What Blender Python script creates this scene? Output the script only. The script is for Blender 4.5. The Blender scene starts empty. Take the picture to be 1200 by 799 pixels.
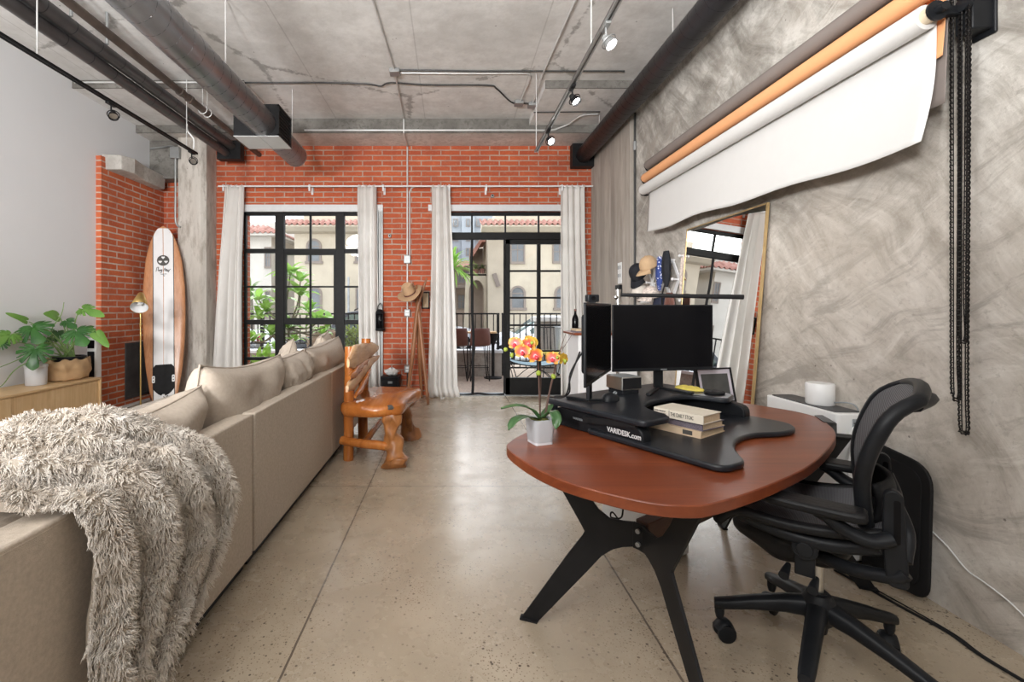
import bpy, math, random
import numpy as np
from mathutils import Vector, Matrix, noise, Euler
random.seed(7)
PI = math.pi
C = bpy.context.scene.collection
F0, CX, CY, EYE = 533.0, 528.0, 361.0, 1.3      # focal length in px of a 1200 px wide frame, principal point, eye height

def at(px, py, Y):
    """world point at depth Y seen at photo pixel (px, py)"""
    return Vector(((px-CX)*Y/F0, Y, EYE-(py-CY)*Y/F0))

def V(*a): return Vector(a)

# ------------------------------------------------------------------ objects
MW = {}
def link(o):
    C.objects.link(o); return o

def thing(name, label, cat, loc=(0,0,0), rotz=0.0, group=None, rot=None):
    o = bpy.data.objects.new(name, None); link(o)
    o.empty_display_size = .05
    o.location = loc
    o.rotation_euler = rot if rot is not None else (0,0,rotz)
    MW[o.name] = Matrix.LocRotScale(Vector(loc), Euler(o.rotation_euler), None)
    return tag(o, label, cat, group)

def tag(o, label=None, cat=None, group=None, kind=None):
    if label: o['label'] = label
    if cat: o['category'] = cat
    if group: o['group'] = group
    if kind: o['kind'] = kind
    return o

def copy_tree(o, parent=None):
    c = o.copy(); link(c)
    if parent is not None: c.parent = parent
    for ch in list(o.children): copy_tree(ch, c)
    return c

def dup(root, loc, rotz=None, label=None, group=None):
    r = copy_tree(root); r.location = loc
    if rotz is not None: r.rotation_euler = (0,0,rotz)
    if label: r['label'] = label
    if group: r['group'] = group
    return r

# ------------------------------------------------------------------ mesh builder
class MB:
    def __init__(self): self.v = []; self.f = []
    def add(self, vs, fs):
        b = len(self.v); self.v.extend([tuple(p) for p in vs]); self.f.extend([tuple(i+b for i in q) for q in fs]); return self
    def box(self, lo, hi, M=None):
        x0,y0,z0 = lo; x1,y1,z1 = hi
        vs = [V(x,y,z) for z in (z0,z1) for y in (y0,y1) for x in (x0,x1)]
        if M is not None: vs = [M@p for p in vs]
        return self.add(vs, [(0,2,3,1),(4,5,7,6),(0,1,5,4),(2,6,7,3),(0,4,6,2),(1,3,7,5)])
    def bar(self, p0, p1, w, h, up=(0,0,1)):
        """rectangular bar from p0 to p1, w across, h along up"""
        p0, p1 = Vector(p0), Vector(p1); d = (p1-p0).normalized(); up = Vector(up)
        s = d.cross(up)
        if s.length < 1e-5: s = d.cross(V(1,0,0))
        s.normalize(); u = s.cross(d).normalized()
        vs = [p + s*a*w/2 + u*b*h/2 for p in (p0,p1) for a,b in ((-1,-1),(1,-1),(1,1),(-1,1))]
        return self.add(vs, [(0,1,2,3),(7,6,5,4),(0,4,5,1),(1,5,6,2),(2,6,7,3),(3,7,4,0)])
    def tube(self, pts, r, n=10, cap=True, closed=False, flat=None):
        """tube through pts; r a number, a list or f(t); flat=(axis vector, factor) squashes"""
        pts = [Vector(p) for p in pts]; m = len(pts)
        def rad(i):
            if callable(r): return r(i/(m-1))
            if isinstance(r, (list,tuple)): return r[i]
            return r
        nrm = None; rings = []
        for i in range(m):
            if closed: d = pts[(i+1)%m]-pts[i-1]
            else: d = pts[min(i+1,m-1)]-pts[max(i-1,0)]
            if d.length < 1e-9: d = V(0,0,1)
            d.normalize()
            if nrm is None:
                nrm = d.orthogonal().normalized() if flat is None else (Vector(flat[0]) - d*Vector(flat[0]).dot(d)).normalized()
            else:
                nrm = (nrm - d*nrm.dot(d))
                if nrm.length < 1e-6: nrm = d.orthogonal()
                nrm.normalize()
            bn = d.cross(nrm)
            ri = rad(i); k = 1 if flat is None else flat[1]
            rings.append([pts[i] + nrm*math.cos(a)*ri*k + bn*math.sin(a)*ri for a in [2*PI*j/n for j in range(n)]])
        vs = [p for R in rings for p in R]; fs = []
        for i in range(m if closed else m-1):
            a, b = i*n, ((i+1)%m)*n
            for j in range(n):
                k = (j+1)%n; fs.append((a+j, a+k, b+k, b+j))
        if cap and not closed:
            fs.append(tuple(range(n-1,-1,-1))); fs.append(tuple((m-1)*n+j for j in range(n)))
        return self.add(vs, fs)
    def cyl(self, p0, p1, r0, r1=None, n=16, cap=True):
        return self.tube([p0,p1], [r0, r0 if r1 is None else r1], n, cap)
    def lathe(self, prof, o=(0,0,0), n=24, M=None, sx=1, sy=1, caps=True):
        """prof list of (r,z) from bottom to top"""
        o = Vector(o); vs = []; fs = []
        for r,z in prof:
            for j in range(n):
                a = 2*PI*j/n; p = V(r*math.cos(a)*sx, r*math.sin(a)*sy, z)
                p = (M@p if M is not None else p) + o; vs.append(p)
        for i in range(len(prof)-1):
            for j in range(n):
                k = (j+1)%n; fs.append((i*n+j, i*n+k, (i+1)*n+k, (i+1)*n+j))
        if caps and prof[0][0] > 1e-6: fs.append(tuple(range(n-1,-1,-1)))
        if caps and prof[-1][0] > 1e-6: fs.append(tuple((len(prof)-1)*n+j for j in range(n)))
        return self.add(vs, fs)
    def prism(self, poly, t0, t1, f):
        """closed 2-D outline poly swept from t0 to t1; f(a, b, t) -> point"""
        n = len(poly)
        vs = [f(a,b,t0) for a,b in poly] + [f(a,b,t1) for a,b in poly]
        fs = [tuple(range(n-1,-1,-1)), tuple(range(n,2*n))] + [(i,(i+1)%n,n+(i+1)%n,n+i) for i in range(n)]
        return self.add(vs, fs)
    def ball(self, c, r, n=16, m=10, M=None):
        c = Vector(c); r = V(r,r,r) if not hasattr(r,'__len__') else Vector(r)
        vs = []; fs = []
        for i in range(m+1):
            th = PI*i/m
            for j in range(n):
                a = 2*PI*j/n
                p = V(r.x*math.sin(th)*math.cos(a), r.y*math.sin(th)*math.sin(a), -r.z*math.cos(th))
                vs.append((M@p if M is not None else p)+c)
        for i in range(m):
            for j in range(n):
                k = (j+1)%n; fs.append((i*n+j, i*n+k, (i+1)*n+k, (i+1)*n+j))
        return self.add(vs, fs)
    def grid(self, nu, nv, f, closed_u=False):
        """surface f(s,t), s,t in 0..1"""
        vs = [f(i/(nu if closed_u else nu-1), j/(nv-1)) for j in range(nv) for i in range(nu)]; fs = []
        for j in range(nv-1):
            for i in range(nu if closed_u else nu-1):
                k = (i+1)%nu; fs.append((j*nu+i, j*nu+k, (j+1)*nu+k, (j+1)*nu+i))
        return self.add(vs, fs)
    def build(self, name, mat, parent=None, local=False, smooth=40, bevel=None, bseg=2, sub=0, solid=None, soff=0, rough=None, keep=True):
        me = bpy.data.meshes.new(name)
        vs = self.v
        if parent is not None and not local:
            Mi = parent_matrix(parent).inverted(); vs = [tuple(Mi@Vector(p)) for p in vs]
        if rough:                                    # (amplitude, scale): small irregularities in the shape
            amp, sc = rough
            vs = [tuple(Vector(p) + noise.noise_vector(Vector(p)*sc)*amp) for p in vs]
        me.from_pydata(vs, [], self.f); me.validate(); me.update()
        bm_fix(me)
        if mat is not None: me.materials.append(mat)
        if smooth:
            me.polygons.foreach_set('use_smooth', [True]*len(me.polygons)); me.set_sharp_from_angle(angle=math.radians(smooth))
        o = bpy.data.objects.new(name, me); link(o)
        if parent is not None: o.parent = parent
        if solid:
            m = o.modifiers.new('thickness','SOLIDIFY'); m.thickness = solid; m.offset = soff
        if bevel:
            m = o.modifiers.new('edge','BEVEL'); m.width = bevel; m.segments = bseg; m.limit_method = 'ANGLE'; m.angle_limit = math.radians(35); m.harden_normals = False
        if sub:
            m = o.modifiers.new('round','SUBSURF'); m.levels = sub; m.render_levels = sub
        return o

def parent_matrix(o):
    M = Matrix.Identity(4)
    while o is not None:
        M = MW.get(o.name, Matrix.LocRotScale(o.location, o.rotation_euler, o.scale)) @ M; o = o.parent
    return M

import bmesh
def bm_fix(me):
    bm = bmesh.new(); bm.from_mesh(me)
    bmesh.ops.remove_doubles(bm, verts=bm.verts, dist=1e-6)
    bmesh.ops.recalc_face_normals(bm, faces=bm.faces)
    bm.to_mesh(me); bm.free()

def struct(o):
    o['kind'] = 'structure'; return o

def text_mesh(name, s, size, M, mat, parent=None, extrude=.0006, bold=0, font_shear=0, width=None):
    """lettering as real geometry; M places local x (reading direction), y (up), z (out of the surface)"""
    cu = bpy.data.curves.new(name, 'FONT'); cu.body = s; cu.size = size; cu.extrude = extrude; cu.offset = bold; cu.align_x = 'CENTER'; cu.align_y = 'CENTER'; cu.shear = font_shear
    cu.resolution_u = 3
    tmp = bpy.data.objects.new(name, cu); link(tmp)
    dg = bpy.context.evaluated_depsgraph_get(); dg.update()
    me = bpy.data.meshes.new_from_object(tmp.evaluated_get(dg)); bpy.data.objects.remove(tmp); bpy.data.curves.remove(cu)
    if width:
        xs = [v.co.x for v in me.vertices]; k = width/(max(xs)-min(xs))
        for v in me.vertices: v.co.x *= k
    if parent is not None: M = parent_matrix(parent).inverted() @ M
    me.transform(M); me.materials.clear(); me.materials.append(mat); me.name = name
    o = bpy.data.objects.new(name, me); link(o)
    if parent is not None: o.parent = parent
    return o

def frame(o, x, y, z):
    """matrix with origin o and axes x, y, z"""
    x, y, z = Vector(x).normalized(), Vector(y).normalized(), Vector(z).normalized()
    M = Matrix.Identity(4)
    for i,a in enumerate((x,y,z)):
        for j in range(3): M[j][i] = a[j]
    M.translation = Vector(o); return M

def rounded(poly, r, n=5):
    """round the corners of a 2-D outline; r number or list"""
    out = []; m = len(poly)
    for i in range(m):
        p = Vector(poly[i]); a = Vector(poly[i-1]); b = Vector(poly[(i+1)%m])
        ri = r[i] if hasattr(r,'__len__') else r
        da, db = (a-p), (b-p); k = min(ri, da.length*.48, db.length*.48)
        p0, p1 = p+da.normalized()*k, p+db.normalized()*k
        if k < 1e-6: out.append(tuple(p)); continue
        for j in range(n+1):
            t = j/n; out.append(tuple(p0*(1-t)**2 + p*2*t*(1-t) + p1*t*t))
    return out

def smooth_closed(poly, k=6):
    """Catmull-Rom through the outline points"""
    out = []; m = len(poly)
    for i in range(m):
        p0,p1,p2,p3 = [Vector(poly[(i+j-1)%m]) for j in range(4)]
        for j in range(k):
            t = j/k
            out.append(tuple(.5*((2*p1)+(p2-p0)*t+(2*p0-5*p1+4*p2-p3)*t*t+(3*p1-p0-3*p2+p3)*t**3)))
    return out

def spline(pts, k=6):
    """Catmull-Rom through open points"""
    P = [Vector(p) for p in pts]; P = [P[0]*2-P[1]] + P + [P[-1]*2-P[-2]]; out = []
    for i in range(1, len(P)-2):
        p0,p1,p2,p3 = P[i-1:i+3]
        for j in range(k):
            t = j/k; out.append(.5*((2*p1)+(p2-p0)*t+(2*p0-5*p1+4*p2-p3)*t*t+(3*p1-p0-3*p2+p3)*t**3))
    out.append(P[-2]); return out

# ------------------------------------------------------------------ materials
class N:
    """small wrapper for building node trees"""
    def __init__(self, name):
        self.m = bpy.data.materials.new(name); self.m.use_nodes = True
        self.t = self.m.node_tree; self.p = self.t.nodes['Principled BSDF']; self.out = self.t.nodes['Material Output']
    def n(self, typ, **kw):
        q = self.t.nodes.new(typ)
        for k,v in kw.items(): setattr(q, k, v)
        return q
    def l(self, a, b): self.t.links.new(a, b)
    def coord(self, scale=(1,1,1), rot=(0,0,0), loc=(0,0,0), src='Object'):
        tc = self.n('ShaderNodeTexCoord'); mp = self.n('ShaderNodeMapping')
        mp.inputs['Scale'].default_value = scale; mp.inputs['Rotation'].default_value = rot; mp.inputs['Location'].default_value = loc
        self.l(tc.outputs[src], mp.inputs['Vector']); return mp.outputs['Vector']
    def noise(self, vec, scale, detail=4, rough=.55, dist=0, dims='3D'):
        q = self.n('ShaderNodeTexNoise'); q.inputs['Scale'].default_value = scale; q.inputs['Detail'].default_value = detail
        q.inputs['Roughness'].default_value = rough; q.inputs['Distortion'].default_value = dist; self.l(vec, q.inputs['Vector']); return q.outputs['Fac']
    def voro(self, vec, scale, feature='F1', out='Distance', rnd=1):
        q = self.n('ShaderNodeTexVoronoi'); q.feature = feature; q.inputs['Scale'].default_value = scale; q.inputs['Randomness'].default_value = rnd
        self.l(vec, q.inputs['Vector']); return q.outputs[out]
    def ramp(self, fac, stops, interp='LINEAR'):
        q = self.n('ShaderNodeValToRGB'); q.color_ramp.interpolation = interp; e = q.color_ramp.elements
        while len(e) < len(stops): e.new(.5)
        for k,(p,c) in enumerate(stops):
            e[k].position = p; e[k].color = tuple(c)+(1,) if hasattr(c,'__len__') else (c,c,c,1)
        self.l(fac, q.inputs['Fac']); return q.outputs['Color']
    def mix(self, fac, a, b, typ='MIX'):
        q = self.n('ShaderNodeMix', data_type='RGBA', blend_type=typ)
        for s,x in ((q.inputs[0],fac),(q.inputs[6],a),(q.inputs[7],b)):
            if hasattr(x,'is_linked') or isinstance(x, bpy.types.NodeSocket): self.l(x, s)
            else: s.default_value = x if not hasattr(x,'__len__') else (tuple(x)+(1,))[:4]
        return q.outputs[2]
    def math(self, op, a, b=0.0, c=0.0):
        q = self.n('ShaderNodeMath', operation=op)
        for s,x in zip(q.inputs, (a,b,c)):
            if isinstance(x, bpy.types.NodeSocket): self.l(x, s)
            else: s.default_value = x
        return q.outputs[0]
    def sep(self, vec):
        q = self.n('ShaderNodeSeparateXYZ'); self.l(vec, q.inputs[0]); return q.outputs
    def comb(self, x, y, z):
        q = self.n('ShaderNodeCombineXYZ')
        for s,v in zip(q.inputs,(x,y,z)):
            if isinstance(v, bpy.types.NodeSocket): self.l(v, s)
            else: s.default_value = v
        return q.outputs[0]
    def color(self, c):
        if isinstance(c, bpy.types.NodeSocket): self.l(c, self.p.inputs['Base Color'])
        else: self.p.inputs['Base Color'].default_value = tuple(c)+(1,)
        return self
    def rough(self, r):
        if isinstance(r, bpy.types.NodeSocket): self.l(r, self.p.inputs['Roughness'])
        else: self.p.inputs['Roughness'].default_value = r
        return self
    def bump(self, h, strength=.3, dist=.01):
        q = self.n('ShaderNodeBump'); q.inputs['Strength'].default_value = strength; q.inputs['Distance'].default_value = dist
        self.l(h, q.inputs['Height']); self.l(q.outputs['Normal'], self.p.inputs['Normal']); return self
    def set(self, **kw):
        for k,v in kw.items(): self.p.inputs[k.replace('_',' ')].default_value = v
        return self

def srgb(r,g,b):
    f = lambda c: (c/255/12.92) if c/255 <= .04045 else ((c/255+.055)/1.055)**2.4
    return (f(r),f(g),f(b))

def plain(name, col, rough=.5, metal=0, var=.12, scale=14, bump=0, bscale=60, **kw):
    """base colour with a gentle procedural variation and optional fine bump"""
    q = N(name); vec = q.coord()
    nz = q.noise(vec, scale, 3)
    a = tuple(max(0,c*(1-var)) for c in col); b = tuple(min(1,c*(1+var)) for c in col)
    q.color(q.ramp(nz, [(.3,a),(.7,b)])); q.rough(rough); q.set(Metallic=metal, **kw)
    if bump: q.bump(q.noise(vec, bscale, 3), bump, .004)
    return q.m
# ------------------------------------------------------------------ surface materials
M = {}
def brick_mat(name, axes, c1, c2, mortar):
    q = N(name); vec = q.coord(); s = q.sep(vec)
    uv = q.comb(s[axes[0]], s[axes[1]], 0)
    wob = q.noise(vec, 9, 2)
    uv2 = q.n('ShaderNodeVectorMath', operation='ADD'); q.l(uv, uv2.inputs[0])
    w = q.math('MULTIPLY', q.math('SUBTRACT', wob, .5), .012); q.l(q.comb(w, w, 0), uv2.inputs[1])
    b = q.n('ShaderNodeTexBrick'); b.offset = .5; q.l(uv2.outputs[0], b.inputs['Vector'])
    for k,v in (('Scale',1),('Mortar Size',.0105),('Mortar Smooth',.35),('Bias',-.1),('Brick Width',.29),('Row Height',.0775)): b.inputs[k].default_value = v
    b.inputs['Color1'].default_value = c1+(1,); b.inputs['Color2'].default_value = c2+(1,); b.inputs['Mortar'].default_value = mortar+(1,)
    st = q.noise(q.coord(scale=(1,1,1)), 3.2, 5, .7)
    sm = q.noise(vec, 38, 4, .6)
    col = q.mix(q.ramp(st, [(.35,0),(.75,1)]), b.outputs['Color'], (.30,.060,.028), 'MIX')
    col = q.mix(.75, b.outputs['Color'], col)
    col = q.mix(q.ramp(sm, [(.55,0),(.8,.35)]), col, (.62,.30,.19))
    dust = q.ramp(q.noise(vec, 6.5, 6, .75), [(.62,0),(.70,.55)])
    mort = q.math('MULTIPLY', dust, .35)
    col = q.mix(mort, col, mortar)
    q.color(col).rough(.85)
    h = q.math('ADD', q.math('MULTIPLY', b.outputs['Fac'], -1.0), q.math('MULTIPLY', sm, .35))
    q.bump(h, .55, .012); return q.m
M['brick'] = brick_mat('orange red brickwork', (0,2), (.50,.105,.036), (.40,.075,.027), (.44,.345,.28))
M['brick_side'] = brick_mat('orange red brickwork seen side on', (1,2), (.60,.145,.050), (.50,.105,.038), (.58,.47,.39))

def ceiling_mat():
    q = N('raw concrete ceiling'); v = q.coord()
    a = q.noise(v, .9, 6, .6, .3); b = q.noise(v, 5.5, 6, .7); c = q.noise(v, 40, 3)
    col = q.ramp(a, [(.28,(.60,.59,.575)),(.5,(.75,.742,.73)),(.72,(.84,.835,.82))])
    col = q.mix(q.ramp(b, [(.36,.5),(.60,0)]), col, (.50,.485,.465))
    sp = q.voro(v, 5.5); sp2 = q.math('LESS_THAN', sp, .035)
    col = q.mix(q.math('MULTIPLY', sp2, .75), col, (.10,.09,.08))
    cr = q.voro(v, .42, 'DISTANCE_TO_EDGE'); crn = q.math('ADD', cr, q.math('MULTIPLY', q.math('SUBTRACT', b, .5), .12))
    col = q.mix(q.ramp(crn, [(0,.55),(.012,0)]), col, (.16,.15,.14))
    s = q.sep(v)
    seam = q.math('LESS_THAN', q.math('PINGPONG', q.math('ADD', s[0], .35), .61), .006)
    col = q.mix(q.math('MULTIPLY', seam, .25), col, (.18,.17,.16))
    q.color(col).rough(.9); q.bump(q.math('ADD', b, q.math('MULTIPLY', c, .4)), .25, .01); return q.m
M['ceiling'] = ceiling_mat()

def concrete(name, dark, mid, light, sc=1.2, vertical=False):
    q = N(name); v = q.coord(scale=(1,1,.25) if vertical else (1,1,1))
    a = q.noise(v, sc, 7, .62, .4); b = q.noise(v, sc*7, 6, .7); c = q.noise(q.coord(), 70, 3)
    col = q.ramp(a, [(.3,dark),(.5,mid),(.7,light)])
    col = q.mix(q.ramp(b, [(.36,.95),(.52,0)]), col, dark)
    pit = q.math('LESS_THAN', q.voro(q.coord(), 16), .09)
    pm = q.math('MULTIPLY', pit, q.ramp(q.noise(q.coord(), 4, 3), [(.5,0),(.6,.8)]))
    col = q.mix(pm, col, tuple(x*.3 for x in dark))
    q.color(col).rough(.88); q.bump(q.math('ADD', b, q.math('MULTIPLY', c, .4)), .4, .01); return q.m
M['concrete'] = concrete('column concrete', (.36,.325,.285), (.55,.515,.47), (.66,.63,.585), 1.9, True)
M['concrete_dark_shade'] = concrete('dark concrete and painted shade', (.12,.112,.10), (.18,.17,.155), (.25,.24,.22), 2.2)  # on the beam and slab panel fronts this dark tone is painted shade
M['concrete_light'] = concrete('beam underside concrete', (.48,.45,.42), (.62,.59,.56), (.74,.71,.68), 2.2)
M['concrete_pale'] = concrete('pale concrete', (.38,.36,.33), (.50,.48,.45), (.60,.58,.55), 3)
M['concrete_out'] = concrete('garden wall concrete', (.25,.22,.19), (.33,.30,.265), (.40,.37,.33), 1.5)

def plaster_wall():
    q = N('trowelled cement wall'); v = q.coord(); s = q.sep(v)
    big = q.noise(v, .8, 3, .5, .2); mid = q.noise(v, 2.6, 9, .68, .5); grit = q.noise(v, 34, 5, .7)
    # sweeps of the trowel: stretched noise whose direction wanders over the wall
    wa = q.noise(v, 1.05, 2, .5); wb = q.noise(q.coord(loc=(7,3,5)), 1.05, 2, .5)
    yy = q.math('ADD', s[1], q.math('MULTIPLY', wa, .6)); zz = q.math('ADD', s[2], q.math('MULTIPLY', wb, .6))
    st = q.comb(q.math('MULTIPLY', q.math('ADD', yy, zz), 1.1), q.math('MULTIPLY', q.math('SUBTRACT', zz, yy), 4.2), 0)
    sw = q.noise(st, 1.3, 9, .72, .5)
    st2 = q.comb(q.math('MULTIPLY', q.math('SUBTRACT', yy, q.math('MULTIPLY', zz, .4)), 1.0), q.math('MULTIPLY', q.math('ADD', zz, q.math('MULTIPLY', yy, .4)), 4.6), 3)
    sw2 = q.noise(st2, 1.6, 9, .72, .4)
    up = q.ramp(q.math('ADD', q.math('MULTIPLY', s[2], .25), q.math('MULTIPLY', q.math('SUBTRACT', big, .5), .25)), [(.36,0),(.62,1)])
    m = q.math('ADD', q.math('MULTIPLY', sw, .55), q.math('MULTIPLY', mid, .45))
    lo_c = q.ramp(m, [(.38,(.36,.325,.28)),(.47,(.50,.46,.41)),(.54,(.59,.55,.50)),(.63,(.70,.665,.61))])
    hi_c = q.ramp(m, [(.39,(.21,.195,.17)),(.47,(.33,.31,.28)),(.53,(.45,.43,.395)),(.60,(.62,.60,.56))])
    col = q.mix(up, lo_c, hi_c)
    col = q.mix(q.ramp(sw2, [(.37,.75),(.48,0)]), col, (.33,.30,.265))
    col = q.mix(q.ramp(sw2, [(.56,0),(.66,.45)]), col, (.76,.73,.68))
    stain = q.noise(q.coord(scale=(1,1,.35)), 1.4, 5, .6, .3)
    col = q.mix(q.ramp(stain, [(.56,0),(.72,.38)]), col, (.42,.345,.275))
    col = q.mix(q.ramp(grit, [(.30,.5),(.44,0)]), col, (.30,.27,.235))
    pit = q.math('LESS_THAN', q.voro(v, 9), .045); pm = q.math('MULTIPLY', pit, q.ramp(q.noise(v, 2.2, 2), [(.52,0),(.58,.7)]))
    col = q.mix(pm, col, (.12,.10,.09))
    q.color(col).rough(.82); q.bump(q.math('ADD', q.math('MULTIPLY', m, 1.3), q.math('ADD', q.math('MULTIPLY', sw2, .7), q.math('MULTIPLY', grit, .35))), .42, .02); return q.m
M['plaster'] = plaster_wall()

def board_formed():
    q = N('board formed concrete pilaster'); v = q.coord(); s = q.sep(v)
    a = q.noise(q.coord(scale=(1,1,.18)), 6, 6, .65, .5); b = q.noise(v, 2, 4); c = q.noise(v, 45, 3)
    bands = q.noise(q.comb(0, q.math('MULTIPLY', s[1], 5.2), 0), 1.0, 1)
    col = q.ramp(a, [(.3,(.30,.265,.23)),(.5,(.43,.39,.345)),(.7,(.54,.50,.45))])
    col = q.mix(q.ramp(bands, [(.40,.55),(.52,0)]), col, (.27,.24,.21))
    q.color(col).rough(.85); q.bump(q.math('ADD', a, q.math('MULTIPLY', c, .4)), .3, .01); return q.m
M['board_formed'] = board_formed()

def floor_mat():
    q = N('polished concrete floor'); v = q.coord(); s = q.sep(v)
    a = q.noise(v, .75, 6, .6, .3); b = q.noise(v, 3.5, 5, .65); 
    col = q.ramp(a, [(.32,(.37,.30,.215)),(.5,(.46,.385,.29)),(.68,(.53,.455,.355))])
    col = q.mix(q.ramp(b, [(.4,.4),(.62,0)]), col, (.35,.285,.205))
    # sand and gravel showing in the ground surface
    v1 = q.voro(v, 85); v2 = q.voro(v, 38); v3 = q.voro(v, 120); pick = q.math('GREATER_THAN', q.sep(q.voro(v, 38, out='Color'))[0], .55)
    cl = q.ramp(q.noise(v, 1.7, 4), [(.42,0),(.60,1)])
    sp1 = q.math('MULTIPLY', q.math('LESS_THAN', v1, .25), q.math('MULTIPLY', cl, .8))
    sp2 = q.math('MULTIPLY', q.math('MULTIPLY', q.math('LESS_THAN', v2, .20), pick), q.math('MULTIPLY_ADD', cl, .45, .5))
    col = q.mix(sp1, col, (.17,.125,.085)); col = q.mix(sp2, col, (.10,.075,.055))
    col = q.mix(q.math('MULTIPLY', q.math('LESS_THAN', v3, .16), .35), col, (.66,.60,.50))
    wob = q.math('MULTIPLY', q.math('SUBTRACT', q.noise(v, 11, 4, .7), .5), .006)
    def line(x, w):                                      # a control joint cut into the slab
        return q.math('LESS_THAN', q.math('ABSOLUTE', q.math('ADD', x, wob)), w)
    j1 = line(q.math('ADD', s[0], .598), .0045); j2 = line(q.math('SUBTRACT', s[0], .81), .0045); j3 = line(q.math('SUBTRACT', s[1], 3.32), .0035); j4 = line(q.math('ADD', s[0], 2.0), .0045)
    j = q.math('MAXIMUM', q.math('MAXIMUM', j1, j2), q.math('MAXIMUM', j3, j4))
    crw = q.math('MULTIPLY', q.math('SUBTRACT', q.noise(v, 3.5, 6, .7), .5), .22)
    cr = q.math('LESS_THAN', q.math('ABSOLUTE', q.math('ADD', q.math('SUBTRACT', s[1], 1.97), crw)), .0022)
    cr = q.math('MULTIPLY', cr, q.math('GREATER_THAN', s[0], .81))
    col = q.mix(q.math('MULTIPLY', q.math('MAXIMUM', j, q.math('MULTIPLY', cr, .8)), .85), col, (.085,.065,.05))
    q.color(col)
    q.rough(q.ramp(b, [(.3,.33),(.7,.20)])); q.set(**{'Specular_IOR_Level':.55})
    q.bump(q.math('ADD', q.math('MULTIPLY', j, -1.0), q.math('MULTIPLY', q.noise(v, 18, 3), .10)), .18, .006); return q.m
M['floor'] = floor_mat()

def wood(name, dark, mid, light, scale=(1,1,1), grain=22, rough=.4, axis='x', rot=(0,0,0), bump=.08):
    q = N(name)
    st = {'x':(.08,1,1),'y':(1,.08,1),'z':(1,1,.08)}[axis]
    v = q.coord(scale=tuple(a*b for a,b in zip(st,scale)), rot=rot)
    a = q.noise(v, grain, 5, .65, 1.2); b = q.noise(v, grain*.25, 3, .6, .8); 
    col = q.ramp(a, [(.3,dark),(.52,mid),(.75,light)])
    col = q.mix(q.ramp(b, [(.35,.45),(.65,0)]), col, dark)
    q.color(col).rough(rough); q.bump(a, bump, .003); return q.m
M['cherry'] = wood('cherry veneer', (.14,.030,.011), (.225,.054,.018), (.31,.086,.029), grain=14, rough=.33, axis='x', bump=.03)
M['oak'] = wood('light oak', (.58,.38,.19), (.68,.47,.25), (.75,.55,.32), grain=30, rough=.5, axis='z')
M['oak_top'] = wood('light oak top', (.58,.38,.19), (.68,.47,.25), (.75,.55,.32), grain=30, rough=.45, axis='y')
M['dark_wood'] = wood('dark walnut beam', (.07,.035,.025), (.11,.058,.04), (.16,.085,.06), axis='x', rough=.45)
M['rack_wood'] = wood('turned walnut', (.19,.075,.03), (.28,.115,.048), (.35,.16,.07), axis='z', rough=.45)
M['log'] = wood('varnished log', (.26,.075,.014), (.43,.14,.028), (.56,.22,.055), grain=9, axis='z', rough=.24)
M['log_slab'] = wood('varnished root wood slab', (.28,.080,.015), (.46,.15,.030), (.60,.235,.06), grain=8, axis='y', rough=.2)
M['live_edge'] = wood('pale split sapwood', (.38,.16,.05), (.66,.40,.20), (.78,.57,.34), grain=9, axis='y', rough=.35)
M['root'] = wood('knotted root wood', (.15,.055,.017), (.36,.14,.04), (.52,.24,.08), grain=10, axis='z', rough=.4, bump=.6)
M['surf_wood'] = wood('surfboard cedar veneer', (.42,.185,.085), (.52,.25,.125), (.60,.32,.17), grain=40, axis='z', rough=.25)

M['white_wall'] = plain('white painted wall', (.74,.75,.77), .6, var=.015, scale=1.5, bump=.06, bscale=130)
M['rear_wall'] = plain('grey painted wall', (.42,.42,.43), .7, var=.02)
M['white_paint'] = plain('white enamel', (.72,.72,.73), .35, var=.02)
M['white_plastic'] = plain('white plastic', (.78,.79,.79), .38, var=.015)
M['grey_plastic'] = plain('grey plastic', (.27,.29,.30), .5, var=.06)
M['pale_grey'] = plain('pale grey lacquer', (.60,.61,.62), .4, var=.03)
M['black_plastic'] = plain('black moulded plastic', (.010,.011,.013), .42, var=.2, bump=.05, bscale=300, Specular_IOR_Level=.2)
M['black_metal'] = plain('black powder coated steel', (.012,.012,.013), .48, var=.2, bump=.04, bscale=350, Specular_IOR_Level=.2)
M['frame_black'] = plain('black painted steel window frame', (.007,.007,.007), .5, var=.25, Specular_IOR_Level=.2)
M['screen'] = plain('black glass screen', (.004,.004,.005), .16, var=.1, Specular_IOR_Level=.12)
M['black_lam'] = plain('black textured laminate', (.012,.014,.018), .36, var=.2, Specular_IOR_Level=.4, bump=.08, bscale=500)
M['black_foam'] = plain('black foam mat', (.010,.010,.011), .62, var=.2, bump=.15, bscale=400, Specular_IOR_Level=.2)
M['chain'] = plain('black plastic chain', (.011,.010,.010), .38, var=.2, Specular_IOR_Level=.2)
M['rubber'] = plain('black rubber', (.012,.012,.013), .7, var=.2, Specular_IOR_Level=.2)
M['leather_black'] = plain('black leather', (.010,.010,.011), .45, var=.25, bump=.3, bscale=90, Specular_IOR_Level=.2)
M['chrome'] = plain('brushed steel', (.55,.54,.52), .28, metal=1, var=.05)
M['galv'] = plain('galvanised conduit', (.62,.62,.61), .42, metal=.3, var=.12, scale=6)
M['galv_dull'] = plain('weathered galvanised steel', (.33,.34,.34), .5, metal=.6, var=.15, scale=5)
M['conduit_dark'] = plain('dark steel conduit', (.045,.045,.045), .5, metal=.2, var=.2)
M['silver_track'] = plain('brushed aluminium', (.42,.42,.42), .35, metal=.8, var=.05)
M['duct_grey'] = plain('grey spiral duct steel', (.25,.253,.265), .33, metal=.7, var=.18, scale=3)
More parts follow.
